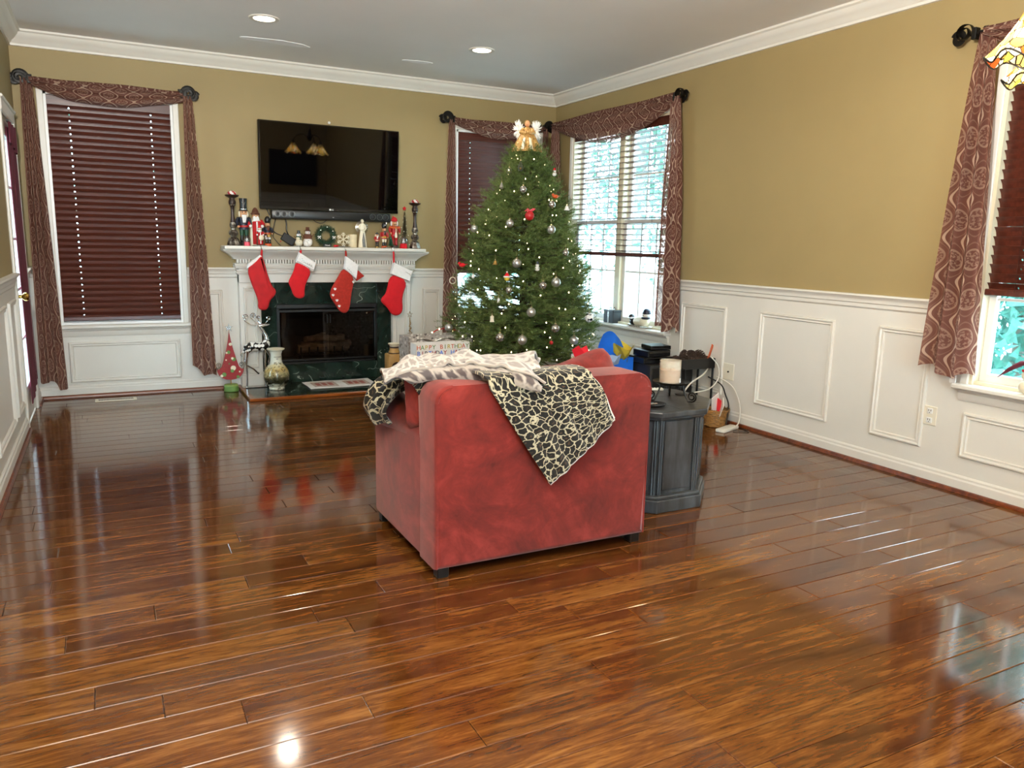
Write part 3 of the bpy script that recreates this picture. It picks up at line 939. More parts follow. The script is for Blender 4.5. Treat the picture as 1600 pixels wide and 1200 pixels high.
# ------------------------------------------------------------------ ceiling lights
for i, (cx_, cy_) in enumerate(CANS):
    where = ['ceiling above the television end of the mantel, left of the pair', 'ceiling nearer the decorated tree, right of the pair',
             'ceiling above the open floor left of the armchair, added unseen as fill', 'ceiling above the octagonal side table, added unseen as fill', 'ceiling behind the photographer by the left wall, added unseen as fill', 'ceiling behind the photographer by the pendant, added unseen as fill'][i]
    t_ = thing('ceiling_light', 'recessed light in the ' + where, 'light', (cx_, cy_, HC), 0, 'recessed ceiling lights')
    m_ = MB(); m_.lathe([(0.062, -0.001), (0.066, -0.006), (0.088, -0.006), (0.092, 0.0), (0.062, 0.0)], 28); part('trim_ring', m_, M['white'], t_)
    m_ = MB(); m_.lathe([(0.0, -0.0035), (0.063, -0.0035), (0.063, -0.001), (0.0, -0.001)], 28); part('lens', m_, M['lens'], t_, 'glowing lens')

# ------------------------------------------------------------------ wall plates, register
def outlet(W, a0, a1, z0, z1, kind, label):
    t_ = thing('wall_plate', label, 'outlet', W((a0 + a1) / 2, 0, (z0 + z1) / 2))
    inv = -Vector(t_.location)
    m_ = MB(); wbox(m_, W, a0, a1, 0, 0.006, z0, z1, 0.003); o = part('cover', m_, M['plate'], t_); o.location = inv
    ac, zc = (a0 + a1) / 2, (z0 + z1) / 2
    if kind == 'duplex':
        for dz in (0.024, -0.024):
            m_ = MB(); wbox(m_, W, ac - 0.016, ac + 0.016, 0.005, 0.009, zc + dz - 0.014, zc + dz + 0.014, 0.005); o = part('socket', m_, M['vinyl'], t_); o.location = inv
            s_ = MB()
            for da in (-0.006, 0.006): wbox(s_, W, ac + da - 0.0014, ac + da + 0.0014, 0.0085, 0.0096, zc + dz - 0.001, zc + dz + 0.008)
            wbox(s_, W, ac - 0.002, ac + 0.002, 0.0085, 0.0096, zc + dz - 0.010, zc + dz - 0.006)
            q = part('slots', s_, M['dark'], o)
    else:
        m_ = MB(); m_.T = Matrix.Translation(W(ac, 0.006, zc)) @ Matrix.Rotation(-PI / 2, 4, 'Y'); m_.lathe([(0.006, 0), (0.006, 0.006), (0.0, 0.006)], 10); o = part('jack', m_, M['dark'], t_); o.location = inv
outlet(WR, -2.505, -2.405, 0.292, 0.405, 'coax', 'blank ivory wall plate with a centre jack, between two panels near the pine cone basket')
outlet(WR, -3.972, -3.898, 0.303, 0.402, 'duplex', 'ivory duplex socket on the white wainscot beside the right curtain hem')
outlet(WR, -2.25, -2.18, 0.33, 0.43, 'coax', 'small cable plate behind the white cords of the electronics')
vt = thing('floor_register', 'slim ivory metal floor vent under the left window', 'vent', (-3.73, -0.215, 0))
m_ = MB(); m_.box(-0.135, -0.05, 0.0, 0.135, 0.05, 0.006, 0.003); part('frame', m_, M['plate'], vt)
for i in range(22):
    m_ = MB(); x = -0.108 + i * 0.0103
    m_.box(x - 0.003, -0.026, 0.0055, x + 0.003, 0.026, 0.0068); part('louver', m_, M['dark'], vt)
# ------------------------------------------------------------------ curtain scarves
def tail(root, W, top, bot, ztop, zbot, o0=0.075, folds=4, amp=0.022, cloth=0.62, seed=0, vshift=0.0, mid=None):
    """top,bot: (a0,a1) at the rod and at the hem; zbot: (z at a0 side, z at a1 side)"""
    r = random.Random(seed)
    ph = [r.uniform(0, 6.28) for _ in range(4)]
    def fn(s, t):
        e = t ** 0.75 if mid is None else t
        a = (top[0] + s * (top[1] - top[0])) * (1 - e) + (bot[0] + s * (bot[1] - bot[0])) * e
        w = 0.35 + 0.65 * min(1, t * 2.2)
        fo = math.sin(2 * PI * folds * s + ph[0] + 0.5 * math.sin(3 * t + ph[1])) + 0.35 * math.sin(2 * PI * folds * 2.1 * s + ph[2] + 1.2 * t)
        zb = zbot[0] + s * (zbot[1] - zbot[0]) + 0.022 * math.sin(2 * PI * folds * 0.5 * s + ph[3])
        z = ztop - t * (ztop - zb)
        a += 0.006 * math.cos(2 * PI * folds * s + ph[0]) * w
        return W(a, o0 + amp * w * fo + 0.012 * t, z)
    m_ = MB()
    m_.grid(fn, 64, 48, lambda s, t: (s * cloth, t * (ztop - min(zbot)) + vshift))
    o = m_.build('tail', M['curtain'], root, 60, recalc=False)
    o.location = -Vector(root.location)
    return o
def swag(root, W, a0, a1, ztop, dropfn, o0=0.085, seed=0):
    r = random.Random(seed); ph = r.uniform(0, 6)
    def fn(s, t):
        d = dropfn(s)
        a = a0 + s * (a1 - a0)
        z = ztop + 0.012 - t * d + 0.003 * math.sin(17 * s + ph)
        bel = math.sin(PI * min(1, max(0, s)))
        o = o0 + 0.030 * math.sin(PI * min(t * 1.1, 1)) * (0.4 + bel * 0.6) + 0.012 * math.sin(2 * PI * 2.2 * t + 2.5 * s + ph) * min(1, 4 * t) + 0.006 * math.sin(2 * PI * 5 * t - 3 * s)
        if t > 0.9: o -= 0.02 * (t - 0.9) * 10
        return W(a, o, z)
    m_ = MB(); m_.grid(fn, 60, 30, lambda s, t: (s * (a1 - a0) * 1.05, t * 0.36))
    o = m_.build('swag', M['curtain'], root, 60, recalc=False)
    o.location = -Vector(root.location)
    # roll of cloth over the rod
    def rf(s, t):
        a = a0 + s * (a1 - a0); ang = t * 2 * PI
        rr = 0.020 + 0.004 * math.sin(9 * s + 2 * ang)
        return W(a, 0.075 + rr * math.cos(ang), ztop + rr * math.sin(ang))
    m_ = MB(); m_.grid(rf, 30, 10, lambda s, t: (s * (a1 - a0), t * 0.12))
    o = m_.build('rod_wrap', M['curtain'], root, 60, recalc=False); o.location = -Vector(root.location)
def scroll(mb, W, a, z, dirn, o=0.08, R=0.042):
    """flat iron strap scroll finial"""
    pts = []
    for i in range(34):
        k = i / 33; ang = -0.6 + k * 3.6 * PI
        rr = R * (1 - 0.62 * k)
        pts.append(W(a + dirn * (R * 0.9 - rr * math.cos(ang) + 0.012 * k), o + 0.004, z + 0.012 + rr * math.sin(ang)))
    mb.tube(pts, 0.009, 6, True, (1.6, 0.25) if W in (WB, WF) else (1.6, 0.25))
    pts = []
    for i in range(26):
        k = i / 25; ang = PI * 0.9 - k * 2.4 * PI
        rr = R * 0.72 * (1 - 0.5 * k)
        pts.append(W(a + dirn * (0.03 + R * 1.15 - rr * math.cos(ang)), o - 0.012, z - 0.004 + rr * math.sin(ang)))
    mb.tube(pts, 0.008, 6, True, (1.6, 0.25))
def rod(W, a0, a1, z, label, ends=(1, 1)):
    t_ = thing('curtain_rod', label, 'curtain rod', W((a0 + a1) / 2, 0, z))
    inv = -Vector(t_.location)
    m_ = MB(); m_.tube([W(a0, 0.075, z), W(a1, 0.075, z)], 0.011, 10); o = part('rod', m_, M['iron'], t_); o.location = inv
    for k, (a, d) in enumerate(((a0, -1), (a1, 1))):
        m_ = MB(); scroll(m_, W, a, z, d, 0.075); o = part('scroll_finial', m_, M['iron'], t_); o.location = inv
        m_ = MB(); ai = a - d * 0.012
        m_.tube([W(ai, 0.0, z + 0.01), W(ai, 0.05, z + 0.006), W(ai, 0.088, z + 0.002)], 0.008, 8); wbox(m_, W, ai - 0.013, ai + 0.013, 0, 0.006, z - 0.035, z + 0.045, 0.002); wbox(m_, W, ai - 0.011, ai + 0.011, 0.058, 0.094, z - 0.028, z + 0.026, 0.003)
        o = part('bracket', m_, M['iron'], t_); o.location = inv
    return t_
Z1 = 2.185
rod(WB, -4.125, -3.165, Z1, 'dark iron curtain rod with curled finials over the window left of the fireplace')
rod(WB, -1.055, -0.150, 2.200, 'dark iron curtain rod with curled finials behind the tree topper angel')
rod(WR, -1.815, -0.060, 2.225, 'dark iron curtain rod with curled finials over the wide double window')
rod(WR, -5.020, -3.970, 2.185, 'dark iron curtain rod with curled finials beside the stained glass pendant')
s1 = thing('curtain_scarf', 'sheer burgundy patterned scarf draped over the window left of the fireplace', 'curtain', (-3.64, 0, Z1), 0, 'patterned window scarves')
swag(s1, WB, -4.115, -3.165, Z1, lambda s: 0.045 + 0.085 * math.sin(PI * s ** 0.85) + 0.02 * s, seed=1)
tail(s1, WB, (-4.165, -4.10), (-4.195, -4.03), 2.19, (0.155, 0.075), 0.085, 3, 0.020, 0.55, 3)
tail(s1, WB, (-3.165, -3.105), (-3.195, -3.02), 2.175, (0.19, 0.10), 0.085, 2.5, 0.020, 0.50, 4)
s2 = thing('curtain_scarf', 'sheer burgundy patterned scarf draped over the corner window behind the tree', 'curtain', (-0.6, 0, 2.2), 0, 'patterned window scarves')
swag(s2, WB, -1.04, -0.16, 2.195, lambda s: 0.035 + 0.10 * math.sin(PI * s), seed=5)
tail(s2, WB, (-1.085, -1.030), (-1.145, -0.985), 2.195, (0.10, 0.20), 0.085, 3, 0.018, 0.55, 6)
tail(s2, WB, (-0.175, -0.125), (-0.205, -0.085), 2.195, (0.20, 0.10), 0.085, 2.5, 0.016, 0.45, 7)
s3 = thing('curtain_scarf', 'sheer burgundy patterned scarf swagged deeply across the wide double window', 'curtain', (0, -0.94, 2.225), 0, 'patterned window scarves')
swag(s3, WR, -1.80, -0.10, 2.235, lambda s: 0.07 + 0.185 * math.sin(PI * s) ** 0.9 - 0.02 * s, seed=8)
tail(s3, WR, (-1.865, -1.775), (-2.005, -1.765), 2.225, (0.585, 0.575), 0.085, 3, 0.026, 0.62, 9)
tail(s3, WR, (-0.190, -0.085), (-0.325, -0.085), 2.215, (0.60, 0.60), 0.085, 3, 0.022, 0.55, 10)
s4 = thing('curtain_scarf', 'sheer burgundy patterned scarf hanging beside the outlet at the right edge', 'curtain', (0, -4.5, 2.185), 0, 'patterned window scarves')
swag(s4, WR, -5.01, -4.03, 2.19, lambda s: 0.05 + 0.12 * math.sin(PI * s), seed=11)
tail(s4, WR, (-4.085, -4.015), (-4.185, -3.925), 2.185, (0.585, 0.610), 0.085, 2.6, 0.026, 0.40, 12)
tail(s4, WR, (-5.02, -4.95), (-5.12, -4.90), 2.185, (0.60, 0.60), 0.085, 3, 0.022, 0.45, 13)
# ------------------------------------------------------------------ fireplace with mantel, firebox, hearth
FC = -2.130
fp = struct_empty('fireplace', (FC, 0, 0)); fp['kind'] = 'thing'
tag(fp, 'white mantel fireplace with green marble surround under the television', 'fireplace')
def fpart(name, m_, mm, par=None, label=None, smooth=30):
    o = m_.build(name, mm, par or fp, smooth)
    if label: o['label'] = label
    return o
# local coordinates: x relative to FC, y into room negative
m_ = MB()   # marble slabs: left, right, top, bottom
SURR = 0.030
marb = [(-0.535, -0.415, 0.02, 0.832), (0.415, 0.540, 0.02, 0.832), (-0.415, 0.415, 0.655, 0.832), (-0.415, 0.415, 0.02, 0.165)]
for x0, x1, z0_, z1_ in marb:
    b_ = MB(); b_.box(x0, -SURR, z0_, x1, 0, z1_, 0.0015); fpart('marble_slab', b_, M['marble'])
# pilasters
for sx in (-1, 1):
    xa, xb = sx * 0.540, sx * 0.700
    p = MB(); p.box(xa, -0.075, 0.0, xb, 0, 0.99, 0.003); p.box(xa - sx * 0.006, -0.090, 0.0, xb + sx * 0.008, 0, 0.11, 0.005)
    p.box(xa - sx * 0.004, -0.084, 0.105, xb + sx * 0.004, 0, 0.125, 0.004)
    po = fpart('pilaster', p, M['white'])
    q = MB(); w0, w1 = sorted((xa + sx * 0.030, xb - sx * 0.030))
    vs, fs = [], []
    for ins, h in FRAMEP:
        for a, z in ((w0 + ins * 0.7, 0.16 + ins), (w1 - ins * 0.7, 0.16 + ins), (w1 - ins * 0.7, 0.80 - ins), (w0 + ins * 0.7, 0.80 - ins)): vs.append((a, -0.075 - h, z))
    for k in range(len(FRAMEP) - 1):
        for i in range(4):
            j = (i + 1) % 4; fs.append((k * 4 + i, k * 4 + j, k * 4 + 4 + j, k * 4 + 4 + i))
    q.add(vs, fs); q.build('pilaster_moulding', M['white'], po, 30, recalc=False)
f = MB(); f.box(-0.700, -0.085, 0.832, 0.700, 0, 1.02, 0.003); fpart('frieze', f, M['white'])
def wrap(mb, prof, hw):
    """profile (out, z) wrapped round the three open sides of the mantel with mitred corners"""
    n = len(prof); vs = []
    for o_, z_ in prof: vs.append((-hw - o_, 0.0, z_))
    for o_, z_ in prof: vs.append((-hw - o_, -0.085 - o_, z_))
    for o_, z_ in prof: vs.append((hw + o_, -0.085 - o_, z_))
    for o_, z_ in prof: vs.append((hw + o_, 0.0, z_))
    fs = []
    for k in range(3):
        for i in range(n):
            j = (i + 1) % n; fs.append((k * n + i, k * n + j, (k + 1) * n + j, (k + 1) * n + i))
    return mb.add(vs, fs)
c = MB(); wrap(c, [(-0.03, 0.895), (0.006, 0.895), (0.012, 0.902), (0.016, 0.912), (0.012, 0.920), (0.018, 0.926), (0.018, 0.934), (-0.03, 0.934)], 0.700); fpart('frieze_moulding', c, M['white'])
c = MB(); wrap(c, [(-0.03, 0.940), (0.020, 0.940), (0.026, 0.950), (0.030, 0.962), (0.024, 0.968), (0.030, 0.972), (0.030, 0.980), (-0.03, 0.980)], 0.700); fpart('architrave_moulding', c, M['white'])
c = MB(); wrap(c, [(-0.03, 1.012), (0.036, 1.012), (0.040, 1.020), (0.050, 1.030), (0.070, 1.048), (0.094, 1.062), (0.112, 1.072), (0.118, 1.080), (0.118, 1.090), (-0.03, 1.090)], 0.700); fpart('crown_moulding', c, M['white'])
for i in range(68):
    x = -0.716 + i * 0.0213
    b_ = MB(); b_.box(x, -0.120, 0.984, x + 0.013, -0.08, 1.011); fpart('dentil', b_, M['white'], smooth=0)
sh = MB(); sh.box(-0.815, -0.252, 1.088, 0.775, 0, 1.115, 0.006, 2); fpart('shelf', sh, M['white'])
# firebox
b_ = MB()
b_.box(-0.42, 0.0, 0.14, -0.40, 0.42, 0.70); b_.box(0.40, 0.0, 0.14, 0.42, 0.42, 0.70); b_.box(-0.42, 0.40, 0.14, 0.42, 0.42, 0.70)
b_.box(-0.42, 0.0, 0.66, 0.42, 0.42, 0.70); b_.box(-0.42, 0.0, 0.13, 0.42, 0.42, 0.165)
fpart('firebox', b_, M['firebrick'])
fr = MB()
fr.box(-0.415, -0.040, 0.620, 0.415, 0.02, 0.655, 0.003); fr.box(-0.415, -0.036, 0.165, 0.415, 0.02, 0.185, 0.003); fr.box(-0.415, -0.042, 0.192, 0.415, -0.01, 0.202, 0.002)
fr.box(-0.415, -0.036, 0.165, -0.392, 0.02, 0.655, 0.003); fr.box(0.392, -0.036, 0.165, 0.415, 0.02, 0.655, 0.003)
fr.box(-0.40, -0.052, 0.590, 0.40, -0.02, 0.612, 0.004)
fo = fpart('firebox_frame', fr, M['black'])
for dx in (-0.012, 0.012):
    h = MB(); h.tube([(dx, -0.04, 0.50), (dx, -0.052, 0.505), (dx, -0.052, 0.56), (dx, -0.04, 0.565)], 0.004, 8); h.build('door_handle', M['blackmatte'], fo)
for x0, x1 in ((-0.390, -0.002), (0.002, 0.390)):
    g = MB(); g.box(x0, -0.012, 0.195, x1, -0.007, 0.60); g.build('glass_door', M['fireglass'], fo, 0)
gr = MB()
for i in range(7):
    x = -0.21 + i * 0.07; gr.tube([(x, 0.06, 0.29), (x, 0.07, 0.225), (x, 0.25, 0.225)], 0.007, 6)
gr.tube([(-0.24, 0.09, 0.225), (0.24, 0.09, 0.225)], 0.007, 6); gr.tube([(-0.24, 0.22, 0.225), (0.24, 0.22, 0.225)], 0.007, 6)
for x in (-0.2, 0.2):
    for y in (0.08, 0.23): gr.tube([(x, y, 0.225), (x, y, 0.165)], 0.007, 6)
fpart('grate', gr, M['blackmatte'])
rl = random.Random(4)
for (x0, y0, z0_, x1, y1, z1_, r_) in ((-0.23, 0.10, 0.275, 0.20, 0.13, 0.275, 0.038), (-0.18, 0.21, 0.28, 0.24, 0.19, 0.285, 0.042), (-0.10, 0.18, 0.345, 0.17, 0.10, 0.35, 0.032), (-0.16, 0.12, 0.34, 0.03, 0.22, 0.375, 0.026)):
    l_ = MB(); pts = []; rs_ = []
    for i in range(9):
        k = i / 8; pts.append((x0 + (x1 - x0) * k, y0 + (y1 - y0) * k + rl.uniform(-.006, .006), z0_ + (z1_ - z0_) * k + rl.uniform(-.006, .006))); rs_.append(r_ * rl.uniform(0.85, 1.1))
    l_.tube(pts, rs_, 10); fpart('log', l_, M['log'])
# hearth slab
hs = MB(); hs.box(-0.733, -0.600, 0.0, 0.733, -0.02, 0.019, 0.001); fpart('hearth_slab', hs, M['marble'])
hb = MB()
hb.prism([(-0.735, 0.0), (-0.735, -0.638), (0.735, -0.638), (0.735, 0.0), (0.700, 0.0), (0.700, -0.603), (-0.700, -0.603), (-0.700, 0.0)], 0.0, 0.0215, 'xy', 0.003, 1)
fpart('hearth_border', hb, M['hearthwood'])

# ------------------------------------------------------------------ television and soundbar
tv = thing('television', 'large black flat screen television mounted on the wall above the mantel', 'television', (-2.100, -0.075, 1.728))
tilt = Matrix.Rotation(math.radians(3.5), 4, 'X')
def tvp(name, m_, mm, par=None, label=None):
    return part(name, m_, mm, par or tv, label)
m_ = MB(); m_.T = tilt; m_.box(-0.556, -0.030, -0.328, 0.556, 0.012, 0.328, 0.004); tvp('housing', m_, M['gloss'])
m_ = MB(); m_.T = tilt; m_.box(-0.545, -0.0315, -0.303, 0.545, -0.029, 0.318, 0.0); so = tvp('screen', m_, M['screen'])
m_ = MB(); m_.T = tilt; m_.box(-0.556, -0.034, -0.328, 0.556, -0.028, -0.306, 0.002); tvp('bottom_bezel', m_, M['gloss'])
m_ = MB(); m_.box(-0.22, 0.0, -0.16, 0.22, 0.072, 0.16, 0.004); tvp('wall_mount', m_, M['blackmatte'])
def txt(body, size, loc, rot, mm, parent, name, ext=0.0006):
    cu = bpy.data.curves.new(name, 'FONT'); cu.body = body; cu.size = size; cu.extrude = ext
    cu.align_x = 'CENTER'; cu.align_y = 'CENTER'
    o = bpy.data.objects.new(name, cu); COL.objects.link(o)
    bpy.context.view_layer.update()
    me = bpy.data.meshes.new_from_object(o)
    bpy.data.objects.remove(o); bpy.data.curves.remove(cu)
    o = bpy.data.objects.new(name, me); COL.objects.link(o)
    me.materials.clear(); me.materials.append(mm)
    o.location = loc; o.rotation_euler = rot
    if parent is not None: o.parent = parent
    return o
M['logo'] = paint('pale logo print', 'd8d8d8', 0.4)
txt('LG', 0.018, tilt @ Vector((0.006, -0.0347, -0.317)), (PI / 2 + math.radians(3.5), 0, 0), M['logo'], tv, 'maker_logo')
m_ = MB(); m_.T = tilt @ Matrix.Translation((-0.013, -0.0345, -0.317)) @ Matrix.Rotation(PI / 2, 4, 'X'); m_.lathe([(0.0, 0.0012), (0.007, 0.0012), (0.007, 0), (0, 0)], 16); tvp('logo_disc', m_, M['logo'])
sb = thing('soundbar', 'slim black soundbar with round drivers fixed right below the television', 'soundbar', (-2.093, -0.06, 1.364))
m_ = MB(); m_.box(-0.478, -0.050, -0.037, 0.478, 0.045, 0.030, 0.008, 2); part('housing', m_, M['black'], sb)
for x in (-0.435, -0.385, -0.325, 0.325, 0.385, 0.435):
    m_ = MB(); m_.T = Matrix.Translation((x, -0.0495, 0)) @ Matrix.Rotation(PI / 2, 4, 'X')
    m_.lathe([(0.0, 0.001), (0.010, 0.002), (0.019, -0.001), (0.022, -0.002)], 20); part('driver', m_, M['blackmatte'], sb)
    m_ = MB(); m_.T = Matrix.Translation((x, -0.0495, 0)) @ Matrix.Rotation(PI / 2, 4, 'X'); m_.lathe([(0.0225, -0.002), (0.0225, 0.003), (0.0240, 0.003), (0.0240, -0.002)], 24); part('driver_ring', m_, M['pewter'], sb)
txt('LG', 0.010, (0.0, -0.0508, -0.015), (PI / 2, 0, 0), M['logo'], sb, 'maker_logo')
# cords hanging under the soundbar
def cord(name, label, pts, r, mm, cat='cable', group=None):
    P = [Vector(p) for p in pts]; out = []
    for i in range(len(P) - 1):
        p0, p1, p2, p3 = P[max(i - 1, 0)], P[i], P[i + 1], P[min(i + 2, len(P) - 1)]
        for k in range(7):
            t = k / 7
            out.append(0.5 * ((2 * p1) + (-p0 + p2) * t + (2 * p0 - 5 * p1 + 4 * p2 - p3) * t * t + (-p0 + 3 * p1 - 3 * p2 + p3) * t ** 3))
    out.append(P[-1])
    m_ = MB(); m_.tube(out, r, 6)
    return tag(m_.build(name, mm, None, 60), label, cat, group)
cord('black_cable', 'thin black cord looping down from the soundbar middle', [(-2.25, -0.07, 1.335), (-2.22, -0.07, 1.31), (-2.17, -0.07, 1.305), (-2.13, -0.07, 1.335)], 0.003, M['black'])
cord('black_cable', 'black bundled cord dropping behind the snowmen to the tilted box', [(-2.465, -0.07, 1.345), (-2.455, -0.07, 1.29), (-2.455, -0.07, 1.235), (-2.43, -0.06, 1.19), (-2.405, -0.055, 1.14), (-2.40, -0.05, 1.118)], 0.005, M['black'])
cord('black_cable', 'black cord from the drummer nutcracker side into the tilted box', [(-2.60, -0.06, 1.40), (-2.575, -0.06, 1.33), (-2.585, -0.06, 1.27), (-2.54, -0.06, 1.22), (-2.485, -0.07, 1.195), (-2.475, -0.075, 1.190)], 0.004, M['black'])
cord('black_cable', 'second black cord hanging left end of the soundbar', [(-2.53, -0.05, 1.34), (-2.545, -0.05, 1.28), (-2.56, -0.055, 1.20), (-2.53, -0.06, 1.15), (-2.50, -0.06, 1.12)], 0.003, M['black'])
bx = thing('cable_box', 'small matte black box leaning tilted on the mantel left of the snowmen', 'electronic box', (-2.462, -0.075, 1.1185))
m_ = MB(); m_.T = Matrix.Rotation(math.radians(32), 4, 'Y') @ Matrix.Translation((0.0, 0, 0.0)); m_.box(-0.052, -0.014, 0.0, 0.052, 0.014, 0.062, 0.003)
zmin = min(v[2] for v in m_.v); m_.v = [(a, b, c - zmin) for a, b, c in m_.v]
part('case', m_, M['blackmatte'], bx)
m_ = MB(); m_.sphere((-0.045, -0.017, 0.035), 0.005, nu=10, nv=6); part('indicator', m_, M['redfelt'], bx)
m_ = MB(); m_.sphere((0, 0, 0), 0.011, nu=14, nv=8)
nb = m_.build('wall_hook', M['vinyl'], None); nb.location = (-2.086, -0.008, 2.088); tag(nb, 'tiny white round hook on the olive wall above the television', 'hook')
# framed picture behind the photographer, mirrored in the screen
pf = thing('framed_picture', 'dark framed picture on the far wall, seen only as a reflection in the television', 'picture', (-0.62, YF + 0.02, 1.40))
m_ = MB(); m_.box(-0.42, 0, -0.30, 0.42, 0.025, 0.30, 0.004); part('frame', m_, M['blackmatte'], pf)
m_ = MB(); m_.box(-0.36, 0.022, -0.24, 0.36, 0.027, 0.24); part('print', m_, paint('dark print', '1c1a18', 0.5, var=0.5, scale=4), pf)
# ------------------------------------------------------------------ things on the mantel shelf
ZM = 1.1155
def candlestick(x, label, s=1.0):
    t_ = thing('candlestick', label, 'candlestick', (x, -0.125, ZM), 0, 'tall mantel candlesticks')
    m_ = MB(); m_.lathe([(0.0, 0), (0.048, 0), (0.050, 0.008), (0.046, 0.022), (0.040, 0.034), (0.038, 0.050), (0.026, 0.060), (0.018, 0.066), (0.0, 0.066)], 8); part('foot', m_, M['stick'], t_)
    m_ = MB(); m_.lathe([(0.0, 0.064), (0.018, 0.066), (0.030, 0.080), (0.034, 0.094), (0.028, 0.110), (0.018, 0.116), (0.017, 0.126), (0.025, 0.138), (0.026, 0.162), (0.020, 0.172), (0.0, 0.172)], 18); part('knop', m_, M['stick'], t_)
    m_ = MB(); m_.lathe([(0.0, 0.170), (0.019, 0.171), (0.013, 0.22), (0.012, 0.26), (0.016, 0.290), (0.020, 0.296), (0.0, 0.296)], 16); part('shaft', m_, M['stickdark'], t_)
    m_ = MB(); m_.lathe([(0.0, 0.294), (0.022, 0.295), (0.024, 0.302), (0.0, 0.303)], 18); part('silver_ring', m_, M['silver'], t_)
    m_ = MB(); m_.lathe([(0.0, 0.302), (0.023, 0.303), (0.026, 0.312), (0.026, 0.328), (0.020, 0.340), (0.020, 0.350), (0.046, 0.363), (0.052, 0.370), (0.050, 0.374), (0.030, 0.369), (0.0, 0.369)], 22); part('dish', m_, M['stickdark'], t_)
    return t_
def peppermint(x, label):
    o = MB()
    o.lathe([(0.0, 0.0), (0.026, 0.001), (0.033, 0.010), (0.032, 0.020), (0.022, 0.030), (0.008, 0.035), (0.0, 0.035)], 48, matfn=lambda i, q: 1 if ((i + q * 2) // 6) % 2 else 0)
    t_ = thing('peppermint_candle', label, 'candle', (x, -0.125, ZM + 0.3695))
    part('swirl_body', o, [M['whitefelt'], M['red']], t_)
    m_ = MB(); m_.tube([(0, 0, 0.034), (0.001, 0, 0.041)], 0.0012, 5); part('wick', m_, M['wick'], t_)
candlestick(-2.862, 'tall distressed candlestick at the left end of the mantel')
candlestick(-1.408, 'tall distressed candlestick at the right end of the mantel')
peppermint(-2.862, 'red striped peppermint candle on the left candlestick')
peppermint(-1.408, 'red striped peppermint candle on the right candlestick')

